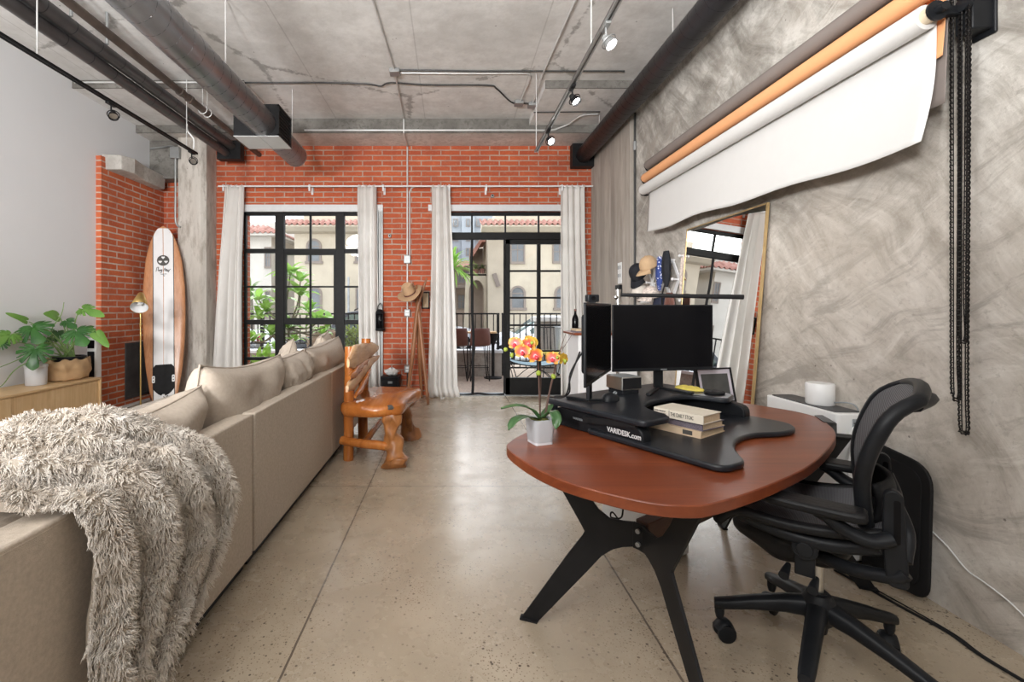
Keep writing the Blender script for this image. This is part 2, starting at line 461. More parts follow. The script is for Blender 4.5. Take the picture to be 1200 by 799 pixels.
M['duct_black'] = plain('black spiral duct steel', (.028,.028,.032), .36, metal=.35, var=.2, scale=3)
M['duct_brown'] = plain('dark painted round duct', (.085,.080,.082), .34, metal=.45, var=.2, scale=3)
M['pipe_rust'] = plain('old iron pipe', (.085,.065,.055), .5, metal=.3, var=.3, scale=8)
M['panel_iron'] = plain('dark grey access panel', (.085,.085,.088), .5, metal=.3, var=.3, scale=5)
M['brass'] = plain('satin brass', (.62,.43,.16), .33, metal=.9, var=.06)
M['gold_frame'] = plain('pale gold frame', (.52,.37,.18), .38, metal=.45, var=.12)
M['linen'] = plain('taupe linen upholstery', (.45,.385,.315), .92, var=.10, scale=90, bump=.35, bscale=420)
M['cushion'] = plain('taupe cushion cloth', (.41,.35,.29), .92, var=.07, scale=60, bump=.25, bscale=380)
M['chaise_lit'] = plain('window lit seat upholstery', (.52,.47,.41), .9, var=.06, scale=60, bump=.25, bscale=380)  # sofa cloth made lighter, window light on the seat top put into the colour
M['fur_skin'] = plain('throw backing', (.40,.35,.29), .95, var=.1)
M['paper_white'] = plain('white backdrop paper', (.62,.615,.605), .75, var=.01)
M['paper_orange'] = plain('orange backdrop paper', (.74,.36,.17), .7, var=.02)
M['paper_grey'] = plain('grey brown backdrop paper', (.20,.17,.155), .7, var=.03)
M['brass_core'] = plain('cardboard roll core', (.62,.52,.38), .6, var=.06)
M['kraft'] = plain('brown wrapping paper', (.48,.31,.165), .75, var=.15, scale=6, bump=.3, bscale=20)
M['pot_grey'] = plain('matte pale grey ceramic', (.42,.435,.455), .45, var=.03)
M['pot_white'] = plain('matte white pot', (.62,.63,.66), .5, var=.03)
M['soil'] = plain('potting bark', (.07,.045,.022), .95, var=.5, scale=120, bump=.6, bscale=120)
M['moss'] = plain('moss', (.13,.14,.03), .95, var=.5, scale=150, bump=.6, bscale=200)
M['book_cream'] = plain('cream book cloth', (.66,.60,.50), .6, var=.03)
M['book_tan'] = plain('tan book cover', (.62,.47,.32), .6, var=.04)
M['book_grey'] = plain('mauve grey cloth', (.145,.125,.155), .75, var=.3, scale=200)
M['pages'] = plain('page edges', (.55,.42,.28), .85, var=.12, scale=200)
M['ink'] = plain('dark printing ink', (.06,.055,.05), .6, var=.1)
M['print_white'] = plain('white printed lettering', (.62,.62,.62), .5, var=.03)
M['yellow_cloth'] = plain('yellow cloth', (.58,.47,.09), .85, var=.1, scale=60, bump=.3)
M['mat_lilac'] = plain('pale lilac picture mount', (.55,.52,.58), .7, var=.02)
M['print_dark'] = plain('dark grey print', (.060,.062,.060), .35, var=.2)
M['felt'] = plain('tan felt', (.48,.31,.18), .92, var=.08, scale=40, bump=.25, bscale=200)
M['leather_brown'] = plain('reddish brown leather', (.135,.055,.04), .5, var=.12, bump=.15, bscale=120)
M['navy'] = plain('navy cotton', (.022,.027,.055), .88, var=.2)
M['cap_black'] = plain('charcoal cotton twill', (.020,.021,.026), .85, var=.2, Specular_IOR_Level=.2)
M['cap_tan'] = plain('tan cotton twill', (.50,.34,.20), .85, var=.08)
M['cap_white'] = plain('off white cotton twill', (.64,.59,.53), .85, var=.05)
M['cream_cloth'] = plain('cream patterned cloth', (.60,.52,.47), .85, var=.35, scale=55)
def bandana():
    q = N('blue paisley cotton'); v = q.coord(); a = q.voro(v, 46)
    q.color(q.ramp(a, [(.28,(.55,.58,.70)),(.36,(.030,.055,.22))])).rough(.85); return q.m
M['bandana'] = bandana()
M['teal_canvas'] = plain('blue grey canvas', (.16,.22,.245), .85, var=.08)
M['paving'] = plain('tan patio paving', (.35,.265,.20), .9, var=.22, scale=24, bump=.3)
M['asphalt'] = plain('pale street paving', (.30,.29,.28), .9, var=.12, scale=6)
M['car_white'] = plain('white car paint', (.78,.78,.79), .18, var=.01)
M['car_dark'] = plain('dark car paint', (.035,.040,.048), .2, var=.05)
M['car_glass'] = plain('car glass', (.07,.10,.085), .08, var=.2, scale=3)
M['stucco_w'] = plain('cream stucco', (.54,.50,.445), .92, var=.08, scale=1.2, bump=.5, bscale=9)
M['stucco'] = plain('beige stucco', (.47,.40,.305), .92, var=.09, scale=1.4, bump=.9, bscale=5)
M['stucco_d'] = plain('darker house plaster', (.36,.29,.235), .92, var=.1, scale=2)
M['trim_brown'] = plain('grey brown window trim', (.22,.175,.145), .7, var=.1)
M['win_glass'] = plain('grey house window glass', (.17,.175,.18), .35, var=.25, scale=1.2, Specular_IOR_Level=.2)
M['blue_tarp'] = plain('blue painted panel', (.05,.16,.36), .7, var=.1)
def tiles():
    q = N('terracotta roof tiles'); v = q.coord(); s = q.sep(v)
    a = q.noise(v, 2.6, 3)
    q.color(q.ramp(a, [(.3,(.26,.105,.075)),(.5,(.34,.155,.115)),(.7,(.43,.23,.18))])).rough(.85); return q.m
M['tiles'] = tiles()
M['tower'] = plain('grey tower render', (.30,.315,.335), .8, var=.04, scale=.5)
M['bark'] = plain('grey bark', (.20,.165,.13), .9, var=.2, scale=30, bump=.4)
def leafmat(name, a, b, trans=.25, rough=.4):
    q = N(name); v = q.coord()
    q.color(q.ramp(q.noise(v, 7, 3), [(.3,a),(.7,b)])).rough(rough)
    try: q.p.inputs['Transmission Weight'].default_value = 0
    except Exception: pass
    tr = q.n('ShaderNodeBsdfTranslucent'); tr.inputs['Color'].default_value = tuple(min(1,x*1.3) for x in b)+(1,)
    mx = q.n('ShaderNodeMixShader'); mx.inputs[0].default_value = trans
    q.l(q.p.outputs[0], mx.inputs[1]); q.l(tr.outputs[0], mx.inputs[2]); q.l(mx.outputs[0], q.out.inputs[0]); return q.m
M['curtain'] = leafmat('off white curtain cotton', (.82,.80,.77), (.87,.855,.83), .28, .9)
M['monstera'] = leafmat('glossy monstera leaf', (.018,.080,.020), (.050,.165,.030), .12, .35)
M['monstera_pale'] = leafmat('fresh monstera leaf', (.10,.25,.04), (.19,.36,.075), .25, .4)
M['stem_green'] = plain('pale green stem', (.19,.30,.10), .5, var=.15)
M['orchid_leaf'] = leafmat('orchid leaf', (.030,.085,.030), (.07,.15,.05), .1, .4)
M['orchid_stem'] = plain('purple brown orchid stem', (.075,.040,.030), .5, var=.2)
M['twig'] = plain('thin brown twig', (.09,.05,.035), .8, var=.2)
M['bud'] = plain('green orchid bud', (.22,.28,.03), .5, var=.2, scale=60)
M['plumeria'] = leafmat('bright plumeria leaf', (.17,.36,.05), (.34,.55,.12), .35, .4)
M['shrub'] = leafmat('dull green shrub leaf', (.13,.19,.05), (.28,.33,.10), .25, .6)
M['shrub_dry'] = leafmat('dry pinkish shrub leaf', (.30,.21,.15), (.50,.38,.30), .2, .7)
M['palm'] = leafmat('palm leaf', (.10,.19,.05), (.25,.36,.12), .25, .5)
def petals():
    q = N('orange and crimson orchid petal'); v = q.coord(src='UV'); s = q.sep(v)
    # s[0] runs from the heart of the flower to the rim
    n1 = q.noise(q.coord(scale=(60,60,60)), 1.2, 3)
    r = q.math('ADD', s[0], q.math('MULTIPLY', q.math('SUBTRACT', n1, .5), .28))
    q.color(q.ramp(r, [(.08,(.66,.52,.50)),(.24,(.46,.075,.085)),(.46,(.46,.07,.03)),(.68,(.55,.19,.025)),(.93,(.56,.31,.04))])).rough(.5)
    tr = q.n('ShaderNodeBsdfTranslucent'); tr.inputs['Color'].default_value = (.8,.3,.1,1)
    mx = q.n('ShaderNodeMixShader'); mx.inputs[0].default_value = .05
    q.l(q.p.outputs[0], mx.inputs[1]); q.l(tr.outputs[0], mx.inputs[2]); q.l(mx.outputs[0], q.out.inputs[0]); return q.m
M['petal'] = petals()
M['petal_yellow'] = plain('mustard orchid petal', (.45,.27,.03), .5, var=.25, scale=50)
M['lip'] = plain('crimson orchid lip', (.55,.03,.05), .45, var=.2)
def glass():
    q = N('clear window glass'); q.t.nodes.remove(q.p)
    tr = q.n('ShaderNodeBsdfTransparent'); tr.inputs[0].default_value = (.96,.97,.965,1)
    gl = q.n('ShaderNodeBsdfGlossy'); gl.inputs['Roughness'].default_value = .01
    fr = q.n('ShaderNodeFresnel'); fr.inputs[0].default_value = 1.35
    mx = q.n('ShaderNodeMixShader'); q.l(fr.outputs[0], mx.inputs[0]); q.l(tr.outputs[0], mx.inputs[1]); q.l(gl.outputs[0], mx.inputs[2]); q.l(mx.outputs[0], q.out.inputs[0]); return q.m
M['glass'] = glass()
def mirror():
    q = N('mirror silver'); q.color((.90,.91,.90)).rough(.0); q.set(Metallic=1.0); return q.m
M['mirror'] = mirror()
def meshfab():
    q = N('grey woven chair mesh'); v = q.coord()
    a = q.n('ShaderNodeTexWave'); a.inputs['Scale'].default_value = 90; q.l(v, a.inputs['Vector'])
    q.color(q.ramp(a.outputs['Fac'], [(.3,(.06,.06,.065)),(.7,(.17,.17,.185))])).rough(.7); q.bump(a.outputs['Fac'], .4, .002); return q.m
M['mesh'] = meshfab()
def bulb():
    q = N('lit lamp lens'); q.color((1,1,1)); q.p.inputs['Emission Color'].default_value = (1,.97,.92,1); q.p.inputs['Emission Strength'].default_value = 25; return q.m
M['bulb'] = bulb()
def screen_mesh():
    q = N('fine insect netting'); q.t.nodes.remove(q.p)
    tr = q.n('ShaderNodeBsdfTransparent'); tr.inputs[0].default_value = (.9,.9,.9,1)
    df = q.n('ShaderNodeBsdfDiffuse'); df.inputs[0].default_value = (.02,.02,.02,1)
    mx = q.n('ShaderNodeMixShader'); mx.inputs[0].default_value = .08
    q.l(tr.outputs[0], mx.inputs[1]); q.l(df.outputs[0], mx.inputs[2]); q.l(mx.outputs[0], q.out.inputs[0]); return q.m
M['netting'] = screen_mesh()
# ------------------------------------------------------------------ the room
XL, XR, YB, ZC, YF = -4.32, 2.14, 6.75, 3.9, -3.2
def sbox(name, lo, hi, mat, bevel=None):
    return struct(MB().box(lo, hi).build(name, mat, bevel=bevel, smooth=0))
sbox('floor', (XL-.2, YF, -.2), (XR+.2, YB, 0), M['floor'])
sbox('ceiling', (XL-.2, YF, ZC), (XR+.2, YB+.25, ZC+.25), M['ceiling'])
sbox('wall_left', (XL-.2, YF, 0), (XL, 6.55, ZC), M['white_wall'])
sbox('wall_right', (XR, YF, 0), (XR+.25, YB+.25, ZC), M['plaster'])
sbox('wall_rear', (XL-.2, YF-.2, 0), (XR+.25, YF, ZC), M['rear_wall'])
# brick window wall with a window opening and a door opening
WX0, WX1, WZ0, WZ1 = -3.085, -1.10, .22, 2.735
DX0, DX1, DZ1 = -.20, 1.83, 2.735
w = MB(); y0, y1 = YB, YB+.25
for x0,x1,z0,z1 in ((XL-.2,WX0,0,ZC),(WX0,WX1,0,WZ0),(WX0,WX1,WZ1,ZC),(WX1,DX0,0,ZC),(DX0,DX1,DZ1,ZC),(DX1,XR+.01,0,ZC)):
    w.box((x0,y0,z0),(x1,y1,z1))
struct(w.build('wall_back', M['brick'], smooth=0))
# exposed brick return beside the white wall
BX = -4.255
struct(MB().box((XL-.02, 5.54, 0), (BX, YB, 3.16)).build('wall_brick_side', M['brick_side'], smooth=0))
MBv = MB()                                                     # rough broken concrete lintel on the brick return
def ledge(a,b,t): return V(a,b,t)
MBv.prism([(-4.31,5.60),(-4.07,5.62),(-4.02,5.80),(-4.10,6.10),(-4.13,6.58),(-4.31,6.58)], 3.01, 3.20, ledge)
struct(MBv.build('trim_1', M['concrete_pale'], smooth=0, rough=(.02,9), bevel=.012))
struct(MB().box((XL, 6.53, 3.16), (-3.83, YB, ZC)).build('trim_2', M['concrete_dark_shade'], smooth=0))
c = MB().prism([(-3.85,6.42),(-3.53,6.42),(-3.475,6.475),(-3.475,YB),(-3.85,YB)], 0, ZC, lambda a,b,t: V(a,b,t))
struct(c.build('trim_3', M['concrete'], smooth=0, bevel=.006))
# beam along the window wall, thickened slab panels at both sides
sbox('trim_4', (XL, 6.24, 3.706), (XR, 6.26, ZC), M['concrete_dark_shade'])  # thin front of the beam, its shade painted as darker concrete
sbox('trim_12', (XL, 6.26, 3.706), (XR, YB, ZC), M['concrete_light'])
sbox('trim_13', (1.08, 5.19, 3.81), (XR, 5.205, ZC), M['concrete_dark_shade'])  # panel fronts carry the same painted shade
sbox('trim_14', (XL, 5.19, 3.81), (-2.36, 5.205, ZC), M['concrete_dark_shade'])
sbox('trim_5', (1.08, 5.205, 3.81), (XR, 6.24, ZC), M['ceiling'])
sbox('trim_6', (XL, 5.205, 3.81), (-2.36, 6.24, ZC), M['ceiling'])
sbox('trim_7', (2.085, 5.29, 0), (XR, YB, ZC), M['board_formed'], .004)
# pale steel lintel boxes over both openings
sbox('trim_8', (WX0-.01, 6.715, 2.725), (-1.0, YB, 2.83), M['pale_grey'], .004)
sbox('trim_9', (-.33, 6.715, 2.735), (1.86, YB, 2.83), M['pale_grey'], .004)
sbox('baseboard_left', (BX, 5.54, 0), (BX+.012, 6.42, .035), M['white_paint'])
sbox('trim_10', (DX0, YB-.02, 0), (DX1, YB+.2, .012), M['galv_dull'])

# ---- window_1 : black steel window
fy0, fy1 = 6.79, 6.85
w = MB()
w.box((WX0,fy0,2.685),(WX1,fy1,2.735)); w.box((WX0,fy0,WZ0),(WX1,fy1,WZ0+.05))
w.box((WX0,fy0,WZ0),(WX0+.03,fy1,2.735)); w.box((WX1-.03,fy0,WZ0),(WX1,fy1,2.735))
for x0,x1 in ((-2.615,-2.485),(-1.715,-1.585)): w.box((x0,fy0-.015,WZ0),(x1,fy1,2.735))
for z,h in ((2.155,.032),(1.09,.036),(.545,.024)): w.box((WX0,fy0-.004,z-h),(WX1,fy1,z+h))
for x0,x1 in ((WX0,-2.615),(-1.585,WX1)): w.box((x0,fy0+.01,1.606),(x1,fy1-.01,1.634))
w.box((-2.112,fy0+.01,WZ0),(-2.084,fy1-.01,1.09)); w.box((-2.112,fy0+.01,2.155),(-2.084,fy1-.01,2.735))
win = struct(w.build('window_1', M['frame_black'], smooth=0, bevel=.003))
cs = MB()                                                      # the opening sash in the middle
for x0,x1 in ((-2.485,-2.455),(-1.745,-1.715)): cs.box((x0,fy0-.005,1.126),(x1,fy1-.01,2.123))
cs.box((-2.455,fy0-.005,2.095),(-1.745,fy1-.01,2.123)); cs.box((-2.455,fy0-.005,1.126),(-1.745,fy1-.01,1.154))
cs.box((-2.110,fy0+.005,1.154),(-2.086,fy1-.015,2.095)); cs.box((-2.455,fy0+.005,1.608),(-1.745,fy1-.015,1.632))
cs.build('sash', M['frame_black'], win, smooth=0)
MB().box((WX0+.02,fy0+.028,WZ0+.03),(WX1-.02,fy0+.032,2.70)).build('glazing', M['glass'], win, smooth=0)
sbox('trim_11', (WX0,YB,WZ0-.02),(WX1,YB+.05,WZ0), M['pale_grey'])

# ---- door_1 : black steel doors with a transom of four panes
d = MB()
d.box((DX0,fy0,2.685),(DX1,fy1,2.735)); d.box((DX0,fy0,0),(DX0+.04,fy1,2.735)); d.box((DX1-.04,fy0,0),(DX1,fy1,2.735))
d.box((DX0,fy0-.01,2.325),(DX1,fy1,2.43))
for x in (.32,.82,1.318): d.box((x-.013,fy0+.01,2.43),(x+.013,fy1-.01,2.685))
dr = struct(d.build('door_1', M['frame_black'], smooth=0, bevel=.003))
MB().box((DX0+.02,fy0+.028,2.42),(DX1-.02,fy0+.032,2.70)).build('transom_glazing', M['glass'], dr, smooth=0)
lf = MB(); lx0, lx1 = .82, 1.79
lf.box((lx0,fy0-.012,.015),(lx0+.068,fy1-.012,2.318)); lf.box((lx1-.068,fy0-.012,.015),(lx1,fy1-.012,2.318))
lf.box((lx0,fy0-.012,2.255),(lx1,fy1-.012,2.318)); lf.box((lx0,fy0-.012,.015),(lx1,fy1-.012,.262))
lf.box((1.291,fy0-.006,.25),(1.345,fy1-.016,2.26))
for z in (1.855,1.455,1.045,.66): lf.box((lx0,fy0-.004,z-.014),(lx1,fy1-.02,z+.014))
leaf = lf.build('door_leaf', M['frame_black'], dr, smooth=0, bevel=.003)
MB().box((lx0+.05,fy0+.013,.25),(lx1-.05,fy0+.017,2.27)).build('door_glazing', M['glass'], leaf, smooth=0)
h = MB(); h.tube([(.855,fy0-.012,1.0),(.855,fy0-.06,1.0),(.94,fy0-.06,1.0)], .009, 8); h.box((.84,fy0-.02,.94),(.87,fy0-.01,1.06))
h.build('door_handle', M['black_metal'], leaf)

# ---- hanging magnetic insect screen in the open half of the doorway
t = thing('insect_screen', 'black bordered insect screen hanging in open left half of garden doorway', 'insect screen', (.32,6.77,0))
MB().box((-.16,6.768,.03),(.80,6.770,2.33)).build('netting', M['netting'], t, smooth=0)
bd = MB()
zz = [2.33-2.30*i/24 for i in range(25)]
bd.tube([V(.325+.012*math.sin(z*2.4)+.004*math.sin(z*9), 6.762, z) for z in zz], .02, 8, flat=((0,1,0),.25))
for x in (-.16,.80): bd.tube([V(x,6.765,z) for z in zz], .014, 8, flat=((0,1,0),.3))
bd.tube([V(-.16+.96*i/24, 6.76+.006*math.sin(i), .022+.010*math.sin(i*.55)) for i in range(25)], .016, 8)
bd.build('border', M['black_foam'], t)
# ------------------------------------------------------------------ sectional sofa
def uvz(p): return V(*p)
sofa = thing('sectional_sofa', 'taupe linen sectional sofa seen from behind with flat panelled back', 'sofa', (-1.5,2.6,0))
def panel(name, lo, hi, mat, bev=.008, parent=sofa):
    return MB().box(lo, hi).build(name, mat, parent, bevel=bev, bseg=3)
panel('back_panel', (-1.085,.55,.075), (-.985,2.267,.773), M['linen'])
panel('back_panel', (-1.085,2.289,.075), (-.985,3.775,.773), M['linen'])
panel('back_panel', (-1.085,3.781,.075), (-.985,4.88,.773), M['linen'])
for i,(a,b) in enumerate(((.55,2.267),(2.289,3.775),(3.781,4.88))):          # piped seam along the top edge of each panel
    sm = MB(); sm.tube([(-.9868,a+.014,.757),(-.9868,b-.014,.757)], .0025, 6)
    sm.build('seam', M['linen'], [o for o in sofa.children if o.name.startswith('back_panel')][i])
panel('armrest', (-2.0,.55,.075), (-1.086,1.20,.772), M['linen'], .03)
panel('armrest', (-2.72,4.70,.075), (-1.086,4.88,.60), M['linen'], .03)
panel('seat_base', (-2.0,1.21,.075), (-1.09,3.72,.30), M['linen'], .01)
panel('seat_base', (-2.72,3.725,.075), (-1.09,4.695,.30), M['linen'], .01)
panel('seat_cushion', (-2.03,1.22,.302), (-1.10,2.44,.45), M['linen'], .04)
panel('seat_cushion', (-2.03,2.45,.302), (-1.10,3.72,.45), M['linen'], .04)
panel('seat_cushion', (-2.76,3.73,.302), (-1.10,4.69,.452), M['chaise_lit'], .04)
p = MB(); p.box((-2.64,.62,.006),(-1.03,2.255,.075)); p.box((-2.68,2.30,.006),(-1.03,4.85,.075)); p.build('plinth', M['black_plastic'], sofa, smooth=0)

def pillow(name, Mx, w, h, t, mat, label, cat='cushion', group=None, seed=0, sag=.0, pinch=.85, n=26, crease=.012, lump=.0):
    """stuffed cushion: local x width, y height, z thickness, centre at the origin of Mx"""
    mb = MB(); off = Vector((seed*3.1, seed*1.7, seed*.9))
    for side in (1,-1):
        def f(s,u):
            x, y = 2*s-1, 2*u-1
            ex = 1 - abs(x)**3.2; ey = 1 - abs(y)**3.2
            th = max(0, ex*ey)**.42
            edge = .5*(1-.055*(1-abs(y)**2)*1.0) ; ed2 = .5*(1-.055*(1-abs(x)**2))
            X = x*w*edge; Y = y*h*ed2 - sag*(1-x*x)*max(0,y)*h
            wr = noise.noise(Vector((x*2.2,y*2.2,side*.7))+off)*lump + noise.noise(Vector((x*5,y*2.0,side))+off)*crease + abs(noise.noise(Vector((x*3+y*2,y*6-x,side*2))+off))*crease*.9
            Z = side*(t*.5*th + wr*min(1,th*1.2))
            return Mx @ V(X,Y,Z)
        mb.grid(n, n, f)
    tp = mb.build(name, mat, smooth=80)
    tag(tp, label, cat, group)
    rim = []
    for k in range(4*n):
        q = k/n; s = int(q); a = (q-s)*2-1
        x,y = [(a,-1),(1,a),(-a,1),(-1,-a)][s]
        rim.append(Mx @ V(x*w*.5*(1-.055*(1-abs(y)**2)), y*h*.5*(1-.055*(1-abs(x)**2)) - sag*(1-x*x)*max(0,y)*h, 0))
    mb2 = MB(); mb2.tube(rim, .005, 6, closed=True)
    pp = mb2.build('piping', mat)
    pp.parent = tp
    return tp

def lean(cx, cy, cz, tilt, yaw=0, roll=0):
    """cushion standing along Y, its face to -X, leaning back onto the sofa back by tilt"""
    return Matrix.Translation((cx,cy,cz)) @ Matrix.Rotation(yaw,4,'Z') @ frame((0,0,0),(0,1,0),(0,0,1),(1,0,0)) @ Matrix.Rotation(roll,4,'Z') @ Matrix.Rotation(tilt,4,'X')
g = 'loose cushions along the sofa back'
pillow('back_cushion', lean(-1.185,1.715,.69,.24,0,.05), .70, .50, .25, M['cushion'], 'taupe back cushion half covered by the shaggy throw', group=g, seed=1, sag=.03, crease=.016, lump=.02)
pillow('back_cushion', lean(-1.19,2.545,.735,.17,.0,-.05), .98, .57, .26, M['cushion'], 'large plump taupe back cushion standing tallest beyond the throw', group=g, seed=2, sag=.05, crease=.014, lump=.02)
pillow('back_cushion', lean(-1.19,3.28,.715,.18,.03,.02), .62, .52, .25, M['cushion'], 'short crumpled cushion between two longer cushions on the sofa back', group=g, seed=3, sag=.0, crease=.026, lump=.03)
pillow('back_cushion', lean(-1.185,4.10,.735,.16,.0,.03), 1.08, .53, .27, M['cushion'], 'long pale back cushion nearest the log chair', group=g, seed=4, sag=.03, crease=.022, lump=.03)
pillow('throw_pillow', lean(-1.44,3.93,.735,.30,.10,.62), .44, .44, .17, M['cushion'], 'tilted square throw pillow with one corner up before the window', group=g, seed=5, crease=.022)
pillow('throw_pillow', lean(-1.30,4.60,.86,.15,.1,.1), .36, .36, .15, M['linen'], 'darker small pillow peeking over the far end of the sofa', group=g, seed=6, crease=.012)
# ------------------------------------------------------------------ shaggy throw over the sofa back
ROWS = [  # (near edge, far edge) from the seat side over the back and down the outside
 ((-1.98,.90,.62),(-1.72,1.38,.60)), ((-1.75,.97,.79),(-1.56,1.42,.76)), ((-1.47,1.03,.845),(-1.38,1.42,.90)),
 ((-1.26,1.06,.845),(-1.23,1.47,.955)), ((-1.12,1.09,.825),(-1.11,1.58,.93)), ((-1.035,1.12,.80),(-1.02,1.73,.82)),
 ((-.955,1.15,.770),(-.945,1.79,.755)), ((-.925,1.165,.68),(-.905,1.81,.63)), ((-.93,1.17,.57),(-.90,1.805,.50)),
 ((-.935,1.16,.46),(-.905,1.68,.36)), ((-.935,1.165,.36),(-.91,1.52,.25)), ((-.935,1.215,.22),(-.93,1.36,.14))]
LN = spline([Vector(r[0]) for r in ROWS], 8); RN = spline([Vector(r[1]) for r in ROWS], 8)
def throw_pt(s, u):
    """s 0..1 across, u 0..1 along"""
    x = u*(len(LN)-1); i = min(int(x), len(LN)-2); fr = x-i
    a = LN[i].lerp(LN[i+1], fr); b = RN[i].lerp(RN[i+1], fr)
    return a.lerp(b, s)
def throw_frame(s, u):
    e = .004
    p = throw_pt(s,u); du = throw_pt(s,min(1,u+e))-throw_pt(s,max(0,u-e)); ds = throw_pt(min(1,s+e),u)-throw_pt(max(0,s-e),u)
    n = ds.cross(du)
    if n.length > 0: n.normalize()
    if n.x + n.z*.8 < 0: n = -n
    return p, n, du.normalized(), ds.normalized()
def throw_surf(s, u):
    p, n, du, ds = throw_frame(s,u)
    ph = s*PI*7.6 + 1.1*math.sin(u*5) + 1.6*noise.noise(V(s*1.5,u*2.2,3))
    fold = .5+.5*math.sin(ph)
    amp = .060*min(1,.12+u*1.5)*(1 if u < .9 else 1)
    edge = min(1, min(s,1-s)*9)
    return p + n*(fold**1.3*amp*edge + .014*noise.noise(V(s*6,u*14,0)) + .012)
mb = MB(); mb.grid(60, 110, throw_surf)
thr = mb.build('throw_blanket', M['fur_skin'], smooth=80, solid=.012, soff=-1)
tag(thr, 'shaggy cream faux fur throw draped over near end of sofa', 'blanket')
# the pile: wavy locks built as one mesh
def make_pile(count, seed):
    rng = np.random.default_rng(seed); NS, NR = 5, 3
    vs = np.zeros((count, NS+1, NR, 3)); 
    k = 0
    while k < count:
        s, u = rng.random(), rng.random()
        p = throw_surf(s,u); e = .006
        a = throw_surf(min(1,s+e),u)-throw_surf(max(0,s-e),u); b = throw_surf(s,min(1,u+e))-throw_surf(s,max(0,u-e))
        n = a.cross(b); 
        if n.length < 1e-9: continue
        n.normalize()
        p0, n0, du, ds = throw_frame(s,u)
        if n.dot(n0) < 0: n = -n
        edge = min(s,1-s,1-u)
        out = V(0,0,0)
        if s < .04: out = -ds
        elif s > .96: out = ds
        elif u > .97: out = du
        q = noise.noise_vector(p*22); q2 = noise.noise_vector(p*60)      # neighbouring hairs clump and lean together
        d = (n*.85 + V(0,0,-.38) + q*.7 + q2*.75 + out*.5).normalized()
        L = rng.uniform(.017,.034); r0 = rng.uniform(.0014,.0027)
        side = d.orthogonal().normalized(); side = (side*math.cos(6*q.x) + d.cross(side)*math.sin(6*q.x))
        ph = rng.uniform(0,6.28); wv = rng.uniform(.003,.006)
        pt = p - n*.002
        for i in range(NS+1):
            t = i/NS
            c = pt + d*(L*t) + side*(wv*math.sin(ph+t*7)*t) + V(0,0,-L*.30*t*t)
            rr = r0*(1-t)**.6 + .0002
            o1 = side; o2 = d.cross(side)
            for j in range(NR):
                ang = 2*PI*j/NR
                vs[k,i,j] = c + (o1*math.cos(ang)+o2*math.sin(ang))*rr
        k += 1
    base = np.arange(count)[:,None,None,None]*((NS+1)*NR)
    i = np.arange(NS)[None,:,None,None]; j = np.arange(NR)[None,None,:,None]
    quad = np.stack([i*NR+j, i*NR+(j+1)%NR, (i+1)*NR+(j+1)%NR, (i+1)*NR+j], -1)[...,0,:]
    faces = (quad + base).reshape(-1,4)
    me = bpy.data.meshes.new('pile'); nv = count*(NS+1)*NR; nf = len(faces)
    me.vertices.add(nv); me.vertices.foreach_set('co', vs.reshape(-1))
    me.loops.add(nf*4); me.loops.foreach_set('vertex_index', faces.reshape(-1).astype(np.int32))
    me.polygons.add(nf); me.polygons.foreach_set('loop_start', np.arange(0,nf*4,4,dtype=np.int32)); me.polygons.foreach_set('loop_total', np.full(nf,4,dtype=np.int32))
    me.update(calc_edges=True); me.polygons.foreach_set('use_smooth', [True]*nf)
    return me
def fur_mat():
    q = N('cream grey faux fur'); v = q.coord()
    a = q.noise(v, 9, 3); b = q.noise(v, 60, 2)
    col = q.ramp(a, [(.35,(.74,.67,.59)),(.65,(.86,.82,.765))])
    col = q.mix(q.ramp(b, [(.5,0),(.75,.4)]), col, (.52,.43,.34))
    q.color(col).rough(.75)
    tr = q.n('ShaderNodeBsdfTranslucent'); tr.inputs['Color'].default_value = (.8,.72,.63,1)
    mx = q.n('ShaderNodeMixShader'); mx.inputs[0].default_value = .25
    q.l(q.p.outputs[0], mx.inputs[1]); q.l(tr.outputs[0], mx.inputs[2]); q.l(mx.outputs[0], q.out.inputs[0]); return q.m
me = make_pile(46000, 3); me.materials.append(fur_mat())
po = bpy.data.objects.new('pile', me); link(po); po.parent = thr
# ------------------------------------------------------------------ low oak sideboard by the white wall
cab = thing('sideboard', 'low light oak sideboard with sliding doors along the white wall', 'cabinet', (-4.07,4.03,0))
x0, x1, yA, yB, zb, zt = -4.30, -3.85, 3.02, 5.02, .17, .54
b = MB(); b.box((x0,yA,zt-.022),(x1,yB,zt)); b.build('top', M['oak_top'], cab, bevel=.003)
b = MB(); b.box((x0,yA,zb),(x1,yA+.02,zt-.022)); b.box((x0,yB-.02,zb),(x1,yB,zt-.022)); b.box((x0,yA,zb),(x1,yB,zb+.02)); b.box((x0,yA,zb),(x0+.012,yB,zt-.022)); b.box((x0+.02,3.99,zb),(x1-.04,4.01,zt-.022))
b.build('carcass', M['oak'], cab, bevel=.002)
MB().box((x1-.018,yA+.022,zb+.022),(x1-.005,3.99,zt-.025)).build('sliding_door', M['oak'], cab, bevel=.002)
MB().box((x1-.034,3.975,zb+.022),(x1-.020,yB-.022,zt-.025)).build('sliding_door', M['oak'], cab, bevel=.002)
for y in (3.20,4.84):
    b = MB(); b.box((x0+.05,y-.012,0),(x0+.075,y+.012,zb)); b.box((x1-.12,y-.012,0),(x1-.095,y+.012,zb)); b.box((x0+.05,y-.012,zb-.03),(x1-.095,y+.012,zb)); b.build('leg_frame', M['oak'], cab, bevel=.002)

